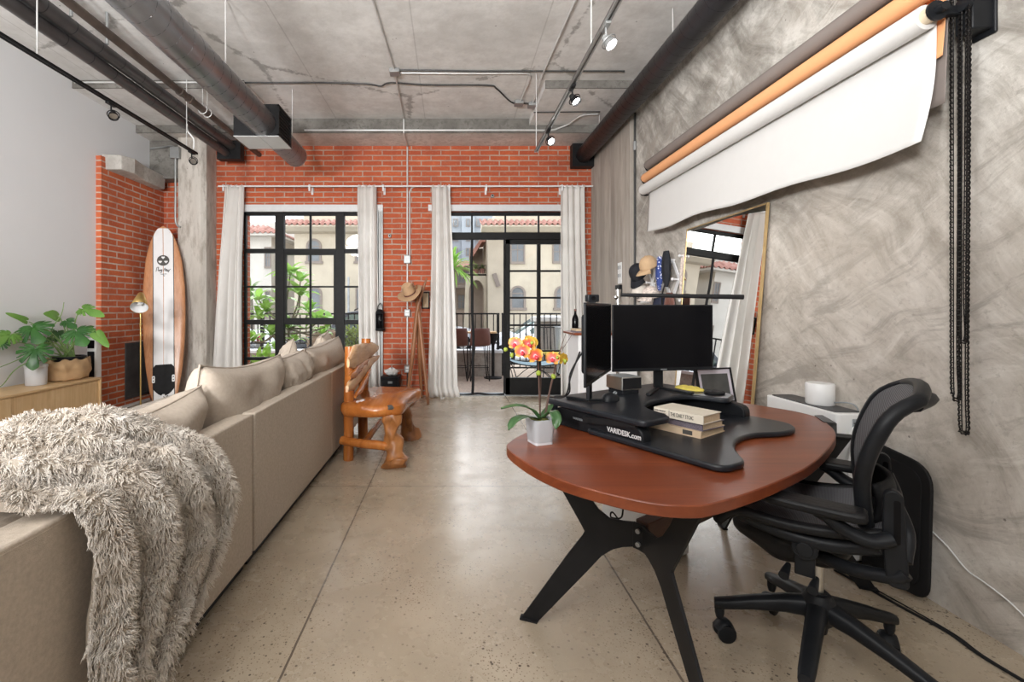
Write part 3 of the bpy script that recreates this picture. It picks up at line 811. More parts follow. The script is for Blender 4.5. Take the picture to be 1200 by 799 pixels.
# ---- tower fan between the sideboard and the bricks
fan = thing('tower_fan', 'slim white and black tower fan standing by edge of brick wall', 'fan', (-4.16,5.30,0))
b = MB(); b.lathe([(0,0),(.115,0),(.125,.012),(.11,.03),(.04,.045),(.035,.06),(0,.06)], (-4.14,5.30,0)); b.build('base', M['white_plastic'], fan)
def rr(w,d,r): return rounded([(-w,-d),(w,-d),(w,d),(-w,d)], r, 5)
b = MB(); b.prism(rr(.056,.05,.03), .05, .955, lambda a,c,t: V(-4.15+a,5.30+c,t)); b.build('column', M['white_plastic'], fan, bevel=.012)
b = MB(); b.box((-4.19,5.243,.28),(-4.11,5.251,.80)); b.build('grille', M['black_plastic'], fan, bevel=.006)
b = MB(); b.box((-4.19,5.243,.835),(-4.11,5.251,.93)); b.build('display', M['screen'], fan, bevel=.006)

# ---- monstera in a paper wrapped pot, with a small white pot before it
mon = thing('monstera_plant', 'leafy monstera plant in brown paper wrapping on the oak sideboard', 'plant', (-4.08,4.86,.54))
def bag(s,u):
    a = 2*PI*s; r = 1+.10*noise.noise(V(math.cos(a)*1.6,math.sin(a)*1.6,u*2)) + .05*math.sin(a*9+u*6)*u
    flare = .92+.16*math.sin(u*2.2) - .05*u
    z = .54+.005 + u*(.215+.035*noise.noise(V(math.cos(a)*2.5,math.sin(a)*2.5,4)))
    return V(-4.09+.165*math.cos(a)*r*flare, 4.86+.21*math.sin(a)*r*flare, z)
b = MB(); b.grid(64, 14, bag, closed_u=True); b.build('paper_wrapping', M['kraft'], mon, smooth=25, rough=(.012,16), solid=.003)
b = MB(); b.lathe([(.0,.56),(.11,.56),(.135,.77),(.145,.772),(.145,.79),(.13,.79),(.125,.77),(0,.765)], (-4.07,4.86,0)); b.build('nursery_pot', M['black_plastic'], mon)
b = MB(); b.lathe([(0,.778),(.125,.774)], (-4.07,4.86,0)); b.build('soil', M['soil'], mon)
def leaf_mesh(mb, base, tip, width, up, droop=.16, seed=0, notch=True):
    """a monstera leaf: heart shaped blade around the stalk end, deep slits between radiating lobes"""
    base, tip = Vector(base), Vector(tip); d = (tip-base).normalized(); L = (tip-base).length; s = d.cross(Vector(up)).normalized(); n = s.cross(d).normalized()
    if n.dot(Vector(up)) < 0: n = -n
    c = base + d*L*.22; A = math.radians(158); NT, NR = 132, 5; K = width/2
    vs = [c]; fs = []
    for i in range(NT+1):
        th = -A + 2*A*i/NT; t = abs(th)
        back = .62+.16*math.sin(t*1.1)
        rx = K*(1.0 if t > .9 else .80+.22*t); ry = L*(.80 if t < PI/2 else .34)
        r = 1/math.sqrt((math.sin(th)/rx)**2 + (math.cos(th)/ry)**2)
        if t < .35: r *= 1+.16*(1-t/.35)                # drip tip
        if t > 2.45: r *= .55+.45*(2.76-t)/.31           # sinus at the stalk
        cut = 1
        if notch:
            for q in (.42,.80,1.18,1.58,2.0):
                q += .05*math.sin(seed*3+q*7)+(.06 if th > 0 else -.03)
                dd = abs(t-q)/.085
                if dd < 1: cut = min(cut, .40+.60*dd**1.6)
        for k in range(1,NR+1):
            e = r*cut*k/NR; x, y = e*math.sin(th), e*math.cos(th); m = e/max(L,.01)
            vs.append(c + s*x + d*y + n*(-droop*L*m*m*1.6 + .05*L*math.sin(PI*k/NR)))
    for i in range(NT):
        a0, b0 = 1+i*NR, 1+(i+1)*NR; fs.append((0,a0,b0))
        for k in range(NR-1): fs.append((a0+k,a0+k+1,b0+k+1,b0+k))
    mb.add(vs,fs)
root = V(-4.07,4.86,.77)
# (pixel of the leaf's stalk end, pixel of its tip, depth, width, pale?)
LEAVES = [((34,377),(15,368),4.95,.07,1),((36,380),(45,397),4.55,.33,0),((16,390),(-4,402),4.60,.20,1),((42,404),(38,428),4.40,.28,0),
 ((70,371),(57,367),4.95,.13,1),((76,375),(85,381),4.85,.14,0),((88,385),(97,400),4.60,.30,0),((93,361),(114,366),4.75,.15,1),((110,388),(123,401),4.60,.11,1),
 ((68,387),(66,397),4.9,.17,0),((55,395),(48,403),4.85,.14,0),((103,386),(108,386),4.95,.08,1),((2,398),(-6,410),4.3,.16,0)]
for k,(pb,pt_,Y,wd,pale) in enumerate(LEAVES):
    lim = lambda q: 4.22*F0/(CX-q[0])
    bse, tip = at(*pb,min(Y,lim(pb))), at(*pt_,min(Y-.10,lim(pt_)-.02))
    cx = [root + V(.05*math.cos(k*2.1),.05*math.sin(k*2.1),0), root.lerp(bse,.45)+V(0,0,.09), bse]
    st = MB(); st.tube(spline(cx,7), lambda t: .0085-.0045*t, 7)
    so_ = st.build('stalk', M['stem_green'], mon)
    lf_ = MB(); leaf_mesh(lf_, bse, tip, wd, (.55,-.85,.38), seed=k, notch=wd > .13)
    lf_.build('leaf', M['monstera_pale' if pale else 'monstera'], so_, smooth=60)
ar = MB()
for pts in ([(40,416,4.6),(25,420,4.5),(8,427,4.4),(-10,434,4.3)],[(38,424,4.5),(18,433,4.4),(4,450,4.3),(-6,456,4.25)],[(60,392,4.8),(72,368,4.8),(75,354,4.8)],[(45,408,4.6),(28,402,4.6),(14,401,4.6)]):
    ar.tube(spline([root]+[at(p[0],p[1],min(p[2],4.2*F0/(CX-p[0]))) for p in pts],6), lambda t: .007-.004*t, 6)
ar.build('aerial_root', M['stem_green'], mon)

pt_ = thing('white_pot', 'small white lidded pot on sideboard in front of the monstera', 'pot', (-4.10,4.50,.54))
b = MB(); b.lathe([(0,.541),(.078,.541),(.083,.548),(.087,.735),(.084,.742),(.080,.742),(.078,.73),(0,.728)], (-4.10,4.50,0), 28); b.build('body', M['pot_white'], pt_)
b = MB(); b.lathe([(.0885,.715),(.0905,.718),(.0905,.738),(.0885,.742),(.08,.744),(0,.745)], (-4.10,4.50,0), 28); b.build('rim', M['pale_grey'], pt_)

# ---- brass floor lamp
fl = thing('floor_lamp', 'brass floor lamp with cone shade standing before the surfboard', 'lamp', (-3.68,5.40,0))
b = MB(); b.lathe([(0,0),(.125,0),(.128,.008),(.12,.016),(.012,.02),(0,.02)], (-3.68,5.40,0), 28); b.build('base', M['brass'], fl)
b = MB(); b.cyl((-3.68,5.40,.015),(-3.68,5.40,1.49), .0085, n=12); b.build('pole', M['brass'], fl)
sh0, sh1 = V(-3.665,5.385,1.465), V(-3.585,5.235,1.30); ax = (sh1-sh0).normalized()
Ms = ax.to_track_quat('Z','Y').to_matrix()
b = MB(); b.lathe([(.0,0),(.032,0),(.036,.01),(.092,.225)], sh0, 32, Ms, caps=False); b.build('shade', M['brass'], fl, solid=.002, soff=-1)
b = MB(); b.lathe([(.0,.012),(.030,.0125),(.0885,.224)], sh0, 32, Ms, caps=False); b.build('shade_lining', M['white_paint'], fl)
b = MB(); b.ball(sh0+ax*.15, .03); b.build('bulb', M['white_plastic'], fl)
b = MB(); b.cyl((-3.68,5.40,1.20),(-3.68,5.40,1.27), .0125); b.build('collar', M['brass'], fl)
b = MB(); b.cyl((-3.68,5.40,1.10),(-3.68,5.40,1.12), .012); b.build('switch', M['brass'], fl)

# ---- iron access panel set on the brick return
ap = thing('access_panel', 'dark grey iron access panel on brick wall behind brass lamp', 'panel', (BX+.01,6.2,.13))
MB().box((BX,5.98,.14),(BX+.007,6.36,.80)).build('door', M['panel_iron'], ap, bevel=.004)
b = MB()
for lo,hi in (((BX,5.94,.10),(BX+.01,5.98,.84)),((BX,6.36,.10),(BX+.012,6.40,.84)),((BX,5.94,.80),(BX+.012,6.40,.84)),((BX,5.94,.10),(BX+.012,6.40,.14))): b.box(lo,hi)
b.build('frame', M['panel_iron'], ap, bevel=.003)

# ---- surfboard leaning in the corner
sb = thing('surfboard', 'wood and white longboard surfboard leaning upright beside the concrete column', 'surfboard', (-3.72,5.98,0))
S0, S1 = V(-3.765,5.985,.012), V(-3.985,6.33,2.425); zax = (S1-S0).normalized(); SL = (S1-S0).length
nrm = V(.33,-1,0); nrm = (nrm - zax*nrm.dot(zax)).normalized(); sx = zax.cross(nrm).normalized()
if sx.x < 0: sx = -sx
MS = frame(S0, sx, zax, nrm)
def half(t):                                                # half width along the length, tail to nose
    pts = [(0,.07),(.02,.125),(.08,.17),(.2,.215),(.35,.245),(.5,.257),(.65,.252),(.8,.222),(.9,.168),(.96,.108),(.985,.066),(1,.0)]
    for (a,va),(c,vc) in zip(pts,pts[1:]):
        if t <= c:
            k = (t-a)/(c-a); return va+(vc-va)*(k if c < .95 else k)
    return 0
ts = [0,.004,.015,.03,.05,.08,.12,.16,.2,.25,.3,.35,.4,.45,.5,.55,.6,.65,.7,.75,.8,.84,.88,.91,.935,.955,.97,.982,.99,.996,1]
def hs(t):
    e = 1/60; return sum(half(min(1,max(0,t+k*e))) for k in (-1,-.5,0,.5,1))/5 if .03 < t < .94 else half(t)
def surf(x, t):                                             # rocker and thickness
    rock = .055*(max(0,t-.55)/.45)**2 + .012*(max(0,.2-t)/.2)**2
    return rock
b = MB(); n = 24; vs = []; fs = []
for t in ts:
    w = max(hs(t), .003); th = .034*min(1,.25+3*min(t+.02,1-t))
    for j in range(n):
        a = 2*PI*j/n; ca, sa = math.cos(a), math.sin(a)
        vs.append(MS @ V(w*math.copysign(abs(ca)**.7,ca), SL*t, surf(0,t)+th*math.copysign(abs(sa)**.75,sa)))
for i in range(len(ts)-1):
    for j in range(n):
        k = (j+1)%n; fs.append((i*n+j,i*n+k,(i+1)*n+k,(i+1)*n+j))
fs.append(tuple(range(n))); fs.append(tuple((len(ts)-1)*n+j for j in range(n)))
b.add(vs,fs); b.build('board', M['surf_wood'], sb, smooth=60)
def deck(name, x0f, x1f, t0, t1, mat, lift=.0012, thick=.0008, parent=None):
    def f(s,u):
        t = t0+(t1-t0)*u; w = hs(t); th = .034*min(1,.25+3*min(t+.02,1-t))
        x = x0f(t)+(x1f(t)-x0f(t))*s
        x = max(-w*.93,min(w*.93,x))
        k = max(0,1-abs(x/w)**(2/.7))**(.75*.5*1.0) if w > 0 else 0
        return MS @ V(x, SL*t, surf(x,t)+th*max(k,.0)+lift)
    m_ = MB(); m_.grid(9, 60, f); return m_.build(name, mat, sb if parent is None else parent, smooth=60)
deck('white_stripe', lambda t:-.118, lambda t:.118, .004, .985, M['white_paint'])
for s in (-1,1): deck('pinline', lambda t,s=s: s*.122-.005, lambda t,s=s: s*.122+.005, .01, .965, M['ink'], .002)
deck('stringer', lambda t:-.0035, lambda t:.0035, .01, .985, M['surf_wood'], .0022)
def padw(t):
    k = (t-.055)/.165; return .128*min(1,(max(0,k)*4)**.5)*(1 if k < .9 else 1-.25*(k-.9)/.1)
deck('traction_pad', lambda t:-padw(t), lambda t:padw(t), .056, .222, M['black_foam'], .006)
def plate(x,t,w,h,mat,name,par=None):
    th = .034; m_ = MB(); m_.prism(rr(w,h,min(w,h)*.8), th+.0065, th+.0095, lambda a,c,q: MS @ V(x+a, SL*t+c, surf(0,t)+q)); return m_.build(name, mat, sb if par is None else par)
for s in (-1,1):
    o_ = plate(s*.115,.145,.017,.045,M['white_plastic'],'fin_plug')
    for dy in (-.02,.02):
        pb = MB(); pb.cyl(MS@V(s*.115,SL*.145+dy,.043), MS@V(s*.115,SL*.145+dy,.0445), .009, n=10); pb.build('fin_screw', M['ink'], o_)
o_ = plate(0,.052,.018,.028,M['white_plastic'],'leash_plug')
lp = MB(); lp.tube([MS@V(.0,SL*.05,.045),MS@V(.03,SL*.042,.06),MS@V(.05,SL*.055,.05)], .006, 8); lp.build('leash_cord', M['rubber'], sb)
# round black badge with three white hearts and a hand written name under it
tb = .80; cz = SL*tb
bz = lambda t: surf(0,t)+.034+.003
b = MB(); b.prism([(.074*math.cos(2*PI*i/40), .074*math.sin(2*PI*i/40)) for i in range(40)], 0, .001, lambda a,c,q: MS @ V(a, cz+c, bz(tb)+q)); bd_ = b.build('badge', M['ink'], sb)
for k in range(3):
    hb = MB()
    ang = PI/2+2*PI*k/3; hx, hy = .040*math.cos(ang), .040*math.sin(ang)
    hp = [(.0013*16*math.sin(q)**3*1.0, .0013*(13*math.cos(q)-5*math.cos(2*q)-2*math.cos(3*q)-math.cos(4*q))) for q in [2*PI*i/30 for i in range(30)]]
    hb.prism(hp, .0012, .0022, lambda a,c,q: MS @ V(hx+a, cz+hy+c, bz(tb)+q))
    hb.build('heart', M['white_paint'], bd_)
sg = MB()
def ink(pts, r=.0035): sg.tube([MS @ V(x, cz+y, bz(tb-.04)+.0015) for x,y in [(p.x,p.y) for p in spline([V(a,c,0) for a,c in pts],5)]], r, 5)
ink([(-.085,-.155),(-.075,-.10),(-.055,-.095),(-.06,-.125),(-.05,-.15),(-.035,-.125),(-.03,-.15),(-.015,-.125),(-.02,-.165),(-.04,-.175)])
ink([(.005,-.15),(.02,-.105),(.03,-.15),(.042,-.12),(.03,-.13),(.05,-.15),(.058,-.125),(.06,-.165),(.075,-.13),(.09,-.12)])
ink([(-.03,-.19),(.04,-.188)]); ink([(.0,-.185),(.005,-.215),(.02,-.21)])
sg.build('signature', M['ink'], sb)
# ------------------------------------------------------------------ log chair behind the sofa
ch = thing('log_chair', 'varnished rustic log chair with root wood legs and knotted slab seat', 'chair', (-.65,4.1,0))
def log(name, pts, r, mat=M['log'], amp=.006, sc=7, par=ch, n=12):
    b = MB(); b.tube(spline(pts,6), r, n); return b.build(name, mat, par, rough=(amp,sc), smooth=60)
log('back_post', [(-.875,3.90,0),(-.872,3.905,.5),(-.868,3.93,.97)], .044)
log('back_post', [(-.855,4.44,0),(-.85,4.44,.5),(-.83,4.47,1.0)], .047)
# seat: a thick slab with a wavy live edge, a hollow knot hole at the near front corner
out = [(-.92,3.80),(-.70,3.70),(-.50,3.72),(-.40,3.80),(-.375,4.02),(-.33,4.28),(-.285,4.42),(-.33,4.56),(-.46,4.62),(-.70,4.60),(-.90,4.58),(-.925,4.30)]
out = [(p[0],p[1]) for p in smooth_closed([Vector(q) for q in out], 5)]
def slab(a,c,t):
    k = 1 if t > .5 else .93
    cx, cy = -.64, 4.16
    return V(cx+(a-cx)*k, cy+(c-cy)*k, .405+.10*t+.012*noise.noise(V(a*6,c*6,t)))
b = MB(); L = len(out); layers = [0,.12,.5,.88,1.0]; kk = [.90,.97,1.0,.985,.94]
vs = []
for t,k in zip(layers,kk):
    for a,c in out:
        q = 1+.018*noise.noise(V(a*9,c*9,t*3)); vs.append(V(-.64+(a+.64)*k*q, 4.16+(c-4.16)*k*q, .402+.105*t+.010*noise.noise(V(a*5,c*5,t))))
fs = [(i*L+j, i*L+(j+1)%L, (i+1)*L+(j+1)%L, (i+1)*L+j) for i in range(len(layers)-1) for j in range(L)]
top0 = (len(layers)-1)*L; cidx = len(vs); vs.append(V(-.64,4.16,.505)); fs += [(top0+j, top0+(j+1)%L, cidx) for j in range(L)]
cidx = len(vs); vs.append(V(-.64,4.16,.402)); fs += [((j+1)%L, j, cidx) for j in range(L)]
b.add(vs,fs); seat = b.build('seat', M['log_slab'], ch, smooth=50)
b = MB(); b.ball((-.50,3.742,.478), (.034,.022,.026), 14, 10); b.build('knot_hole', M['ink'], seat, rough=(.008,30))
log('front_leg', [(-.485,3.80,.41),(-.495,3.79,.30),(-.47,3.77,.17),(-.455,3.73,.06),(-.435,3.69,.0)], lambda t: (.084-.030*math.sin(PI*min(1,t*1.15))+.022*t)*(1+.16*math.sin(t*17)), M['root'], .030, 13, n=22)
log('front_leg', [(-.43,4.48,.41),(-.46,4.49,.28),(-.43,4.52,.14),(-.40,4.55,.0)], lambda t: (.080-.026*math.sin(PI*t)+.015*t)*(1+.15*math.sin(t*14+1)), M['root'], .030, 13, n=22)
log('root_branch', [(-.45,4.30,.40),(-.42,4.42,.27),(-.40,4.50,.10)], lambda t: .045-.012*t, M['root'], .016, 12)
log('side_rail', [(-.93,3.87,.175),(-.70,3.80,.165),(-.44,3.75,.150)], .036)
log('cross_rail', [(-.72,3.80,.175),(-.70,4.10,.19),(-.69,4.46,.19)], .028)
def backslab(name, pts, mat, th=.045, seed=0):
    """split slab along Y: pts of (y, x, z low, z high)"""
    b = MB(); rings = []
    P = []
    for i in range(len(pts)-1):
        for k in range(5):
            t = k/5; P.append([u*(1-t)+v*t for u,v in zip(pts[i],pts[i+1])])
    P.append(list(pts[-1])); n = 12; vs = []; fs = []
    for i,(y,x,z0,z1) in enumerate(P):
        w = .006*noise.noise(V(y*8,seed,0)); z0 += .018*noise.noise(V(y*7,seed,3)); z1 += .016*noise.noise(V(y*7,seed,7))
        e = min(1, (.30+.70*min(i,len(P)-1-i)/4))**.7
        for j in range(n):
            a = 2*PI*j/n; ca, sa = math.cos(a), math.sin(a)
            vs.append(V(x+w+th*.5*e*math.copysign(abs(ca)**.6,ca)*(.9+.45*noise.noise(V(y*12,sa*2,seed))), y+.03*noise.noise(V(sa*2,ca,seed*3))*(1.2-e), (z0+z1)/2+(z1-z0)/2*e*math.copysign(abs(sa)**.7,sa)))
    m = len(P)
    for i in range(m-1):
        for j in range(n):
            k = (j+1)%n; fs.append((i*n+j,i*n+k,(i+1)*n+k,(i+1)*n+j))
    fs += [tuple(range(n)), tuple((m-1)*n+j for j in range(n))]
    b.add(vs,fs); return b.build(name, mat, ch, smooth=50)
backslab('back_slat', [(3.66,-.825,.775,.935),(3.90,-.82,.79,.985),(4.15,-.805,.80,.98),(4.42,-.785,.825,.965),(4.66,-.745,.85,.945)], M['live_edge'], .06, 1)
backslab('back_slat', [(3.66,-.815,.70,.775),(3.88,-.81,.725,.80),(4.15,-.80,.76,.82),(4.40,-.785,.80,.84)], M['log_slab'], .06, 2)
backslab('back_slat', [(3.60,-.82,.600,.715),(3.85,-.815,.625,.745),(4.10,-.80,.675,.79),(4.42,-.78,.735,.825),(4.68,-.745,.775,.835)], M['live_edge'], .06, 3)
backslab('back_slat', [(3.70,-.775,.555,.605),(3.88,-.77,.575,.63),(4.10,-.77,.635,.685),(4.32,-.76,.69,.745)], M['log_slab'], .05, 4)

# ------------------------------------------------------------------ wooden coat stand, hat
cs_ = thing('coat_stand', 'three legged twisted walnut coat stand before the brick pier', 'coat stand', (-.42,6.3,0))
for pts in ([(-.30,6.12,0),(-.40,6.27,.85),(-.455,6.33,1.30),(-.53,6.36,1.66)], [(-.61,6.30,0),(-.52,6.31,.7),(-.455,6.31,1.30),(-.33,6.30,1.72)], [(-.42,6.58,0),(-.44,6.42,.7),(-.455,6.355,1.25),(-.47,6.24,1.62)]):
    b = MB(); b.tube(spline(pts,8), lambda t: .017+.016*math.sin(PI*t)**.8-.006*t, 12); b.build('leg', M['rack_wood'], cs_)
hat = thing('felt_hat', 'tan wide brim felt hat hung on top of the coat stand', 'hat', (-.55,6.27,1.52))
Mh = Matrix.Translation((-.555,6.22,1.50)) @ Matrix.Rotation(-.42,4,'Y') @ Matrix.Rotation(.50,4,'X')
def brim(s,u):
    a = 2*PI*s; r = .085+.088*u
    return Mh @ V(r*1.02*math.cos(a), r*1.12*math.sin(a), .030*u*u*abs(math.cos(a))**1.5 - .016*u*math.sin(a)**2)
b = MB(); b.grid(48, 8, brim, closed_u=True); hb_ = b.build('brim', M['felt'], hat, smooth=70, solid=.004)
def crown(s,u):
    a = 2*PI*s; r = .088*(1-.22*u) if u < .75 else .088*.835*(1-(u-.75)/.25)
    z = .125*min(1,u/.72) - (.045*max(0,(u-.72)/.28))
    z += .015*abs(math.sin(a))*min(1,u/.7)
    return Mh @ V(r*math.cos(a)*(1-.08*u*abs(math.sin(a))), r*1.12*math.sin(a), z)
b = MB(); b.grid(48, 16, crown, closed_u=True); b.build('crown', M['felt'], hat, smooth=70)
b = MB(); b.grid(48, 2, lambda s,u: Mh @ V(.0895*math.cos(2*PI*s)*(1-.03*u), .0895*1.12*math.sin(2*PI*s)*(1-.03*u), .006+.02*u), closed_u=True); b.build('hat_band', M['leather_brown'], hat)

# ---- things on the brick pier between window and door
pb_ = thing('framed_picture', 'small black framed picture on bricks behind the coat stand', 'picture', (-.37,6.74,1.42))
b = MB()
x0,x1,z0,z1 = -.43,-.31,1.29,1.54
for lo,hi in (((x0,6.725,z0),(x0+.018,YB,z1)),((x1-.018,6.725,z0),(x1,YB,z1)),((x0,6.725,z0),(x1,YB,z0+.018)),((x0,6.725,z1-.018),(x1,YB,z1))): b.box(lo,hi)
b.build('frame', M['black_metal'], pb_, smooth=0)
MB().box((x0+.01,6.738,z0+.01),(x1-.01,6.744,z1-.01)).build('print', M['pages'], pb_, smooth=0)

lan = thing('hanging_lantern', 'black lantern hung beside the window curtain above black bin', 'lantern', (-1.03,6.62,1.1))
b = MB(); b.lathe([(0,.97),(.062,.97),(.07,.98),(.07,1.0),(.06,1.01)], (-1.03,6.63,0), 20); b.build('base', M['black_plastic'], lan)
b = MB(); b.lathe([(.052,1.01),(.062,1.03),(.062,1.20),(.052,1.22)], (-1.03,6.63,0), 20); b.build('globe', M['screen'], lan)
b = MB(); b.lathe([(.066,1.215),(.07,1.225),(.06,1.25),(.035,1.275),(.02,1.285),(0,1.285)], (-1.03,6.63,0), 20); b.build('cap', M['black_plastic'], lan)
for k in range(4):
    a = PI/4+k*PI/2; b = MB(); b.cyl((-1.03+.068*math.cos(a),6.63+.068*math.sin(a),.99),(-1.03+.068*math.cos(a),6.63+.068*math.sin(a),1.23), .006, n=8); b.build('guard_bar', M['black_plastic'], lan)
b = MB(); b.tube(spline([(-1.075,6.63,1.24),(-1.06,6.65,1.33),(-1.03,6.68,1.37),(-1.0,6.65,1.33),(-.985,6.63,1.24)],6), .005, 8); b.build('handle', M['black_metal'], lan)
pw = thing('window_side_post', 'galvanised channel post with rail beside the right end of window', 'post', (-1.04,6.72,0))
b = MB(); b.box((-1.085,6.69,0),(-1.065,YB,2.74)); b.box((-1.02,6.70,0),(-1.0,YB,2.74)); b.box((-1.085,6.735,0),(-1.0,YB,2.745)); b.build('channel', M['galv_dull'], pw, smooth=0)
b = MB(); b.cyl((-1.042,6.705,0),(-1.042,6.705,2.72), .012, n=10); b.build('rod', M['galv'], pw)
pw2 = thing('window_side_post', 'galvanised channel post behind the leftmost curtain at window edge', 'post', (-3.13,6.72,0))
b = MB(); b.box((-3.17,6.69,0),(-3.15,YB,2.3)); b.box((-3.10,6.70,0),(-3.085,YB,2.3)); b.box((-3.17,6.735,0),(-3.085,YB,2.3)); b.build('channel', M['galv_dull'], pw2, smooth=0)
b = MB(); b.cyl((-3.125,6.71,0),(-3.125,6.71,2.28), .011, n=10); b.build('rod', M['galv'], pw2)

bn = thing('waste_bin', 'black rectangular bin with lid on floor below the lantern', 'bin', (-.86,6.5,0))
b = MB(); b.prism(rounded([(-.13,-.12),(.13,-.12),(.13,.12),(-.13,.12)],.02), 0, .30, lambda a,c,t: V(-.85+a*(.9+.33*t),6.52+c*(.9+.33*t),t)); b.build('body', M['black_plastic'], bn)
b = MB(); b.prism(rounded([(-.135,-.125),(.135,-.125),(.135,.125),(-.135,.125)],.02), .302, .335, lambda a,c,t: V(-.85+a,6.52+c,t)); b.build('lid', M['black_plastic'], bn, bevel=.006)
b = MB(); b.box((-.88,6.392,.24),(-.82,6.398,.27)); b.build('handle', M['grey_plastic'], bn)
pl = MB()
def bagf(s,u):
    a = 2*PI*s; r = (.085*math.sin(PI*min(.97,.05+u*.95))**.6)*(1+.35*noise.noise(V(math.cos(a)*2,math.sin(a)*2,u*4)))
    return V(-.845+r*1.15*math.cos(a), 6.52+r*.8*math.sin(a), .336+.105*u+.02*noise.noise(V(s*7,u*5,1)))
pl.grid(28,12,bagf,closed_u=True)
tag(pl.build('plastic_bag', M['white_plastic'], smooth=20), 'crumpled white plastic bag lying on the black bin', 'bag')

def outlet(name, label, x, z, w=.085, h=.105, d=.05, mat='galv_dull', sockets=True):
    t = thing(name, label, 'outlet', (x,YB,z))
    MB().box((x-w/2,YB-d,z-h/2),(x+w/2,YB,z+h/2)).build('box', M[mat], t, bevel=.006)
    if sockets:
        for dz in (-.022,.022):
            b = MB(); b.prism(rounded([(-.02,-.014),(.02,-.014),(.02,.014),(-.02,.014)],.008), 0, .004, lambda a,c,q: V(x+a,YB-d-q,z+dz+c)); b.build('socket', M['white_plastic'], t)
    return t
outlet('junction_box', 'square steel junction box, topmost on the brick pier conduit', -.64, 2.02, .10, .12, sockets=False)
outlet('wall_outlet', 'steel socket box on pier conduit behind the hat stand, mid height', -.64, 1.23)
outlet('wall_outlet', 'steel socket box low on pier conduit beside the black bin', -.64, .40)
pc = thing('wall_conduit', 'galvanised conduit running down the brick pier between curtains', 'conduit', (-.64,6.73,0))
b = MB(); b.cyl((-.64,6.735,.46),(-.64,6.735,3.70), .012, n=10); b.build('pipe', M['galv'], pc)
b = MB(); b.tube(spline([(-.605,6.735,2.08),(-.605,6.735,2.9),(-.605,6.735,3.02),(-.55,6.735,3.09),(-.40,6.735,3.10)],6), .010, 8); b.build('branch_pipe', M['galv'], pc)
b = MB(); b.cyl((-.64,6.735,.05),(-.64,6.735,.35), .010, n=8); b.build('lower_pipe', M['conduit_dark'], pc)
for x,z,lab in ((-.90,2.37,'small round sensor on bricks left of the pier conduit'),(.62,2.96,'small grey sensor on bricks above the garden door')):
    t = thing('wall_sensor', lab, 'sensor', (x,YB,z))
    b = MB(); b.lathe([(0,0),(.028,0),(.028,.02),(.02,.035),(0,.038)], (x,YB,z), 16, Matrix.Rotation(PI/2,3,'X')); b.build('housing', M['galv_dull'], t)
    b = MB(); b.ball((x,YB-.04,z), .012); b.build('lens', M['screen'], t)

# ------------------------------------------------------------------ curtain rod and four curtains
rod = thing('curtain_rod', 'long white curtain rod across the brick window wall', 'curtain rod', (-.6,6.62,3.06))
b = MB(); b.cyl((-3.38,6.62,3.075),(2.07,6.62,3.075), .012, n=12); b.build('rod', M['white_paint'], rod)
for x in (-3.3,-2.05,-.98,-.02,.52,1.62):
    b = MB(); b.box((x-.012,6.60,3.0),(x+.012,6.605,3.09)); b.box((x-.012,6.60,3.085),(x+.012,YB,3.095)); b.box((x-.015,6.742,2.98),(x+.015,YB,3.11)); b.build('bracket', M['white_paint'], rod, smooth=0)
def curtain(label, xt0, xt1, xb0, xb1, zb, folds, seed, puddle=0, depth=.05, bow=0, yb=0):
    t = thing('curtain', label, 'curtain', ((xt0+xt1)/2,6.62,zb), group='off white curtains on the rod')
    top = 3.085
    def f(s,u):
        k = u**1.15; x0 = xt0+(xb0-xt0)*k; x1 = xt1+(xb1-xt1)*k
        ph = 2*PI*folds*s + 1.5*noise.noise(V(s*3,u*.9,seed)) + seed
        a = depth*(.55+.45*u)*(1+.4*noise.noise(V(s*9,seed,2)))
        x = x0+(x1-x0)*s + .006*math.sin(ph*2+u*3) + bow*math.sin(PI*u)
        y = 6.62 + a*math.sin(ph) + .01*noise.noise(V(s*6,u*5,seed)) + yb*u*u
        z = top+(zb-top)*u
        if puddle and u > .95: y -= puddle*(u-.95)*10*(.5+.5*math.sin(ph)); x += puddle*(u-.95)*6
        return V(x,y,z)
    b = MB(); b.grid(int(folds*20)+1, 40, f); b.build('cloth', M['curtain'], t, smooth=80, solid=.003)
    n = int(folds)
    for k in range(n+1):
        x = xt0+(xt1-xt0)*(k+.3)/(n+.6)
        b = MB(); b.tube([V(x+.0, 6.62+.021*math.cos(2*PI*i/14), 3.077+.021*math.sin(2*PI*i/14)) for i in range(14)], .003, 6, closed=True); b.build('ring', M['white_paint'], t)
curtain('leftmost off white curtain hanging beside the concrete column', -3.29,-3.01,-3.48,-3.02,.02, 3, .4, depth=.06, bow=-.03)
curtain('off white curtain hanging between the window and brick pier', -1.36,-1.08,-1.33,-1.03,.02, 3, 1.9, depth=.06)
curtain('off white curtain at the left side of the garden doorway', -.275,-.01,-.34,.10,.01, 3, 3.1, puddle=.12, depth=.07, bow=.015)
curtain('rightmost off white curtain between garden door and concrete pilaster', 1.60,1.94,1.60,2.0,.01, 4, 4.4, depth=.065)

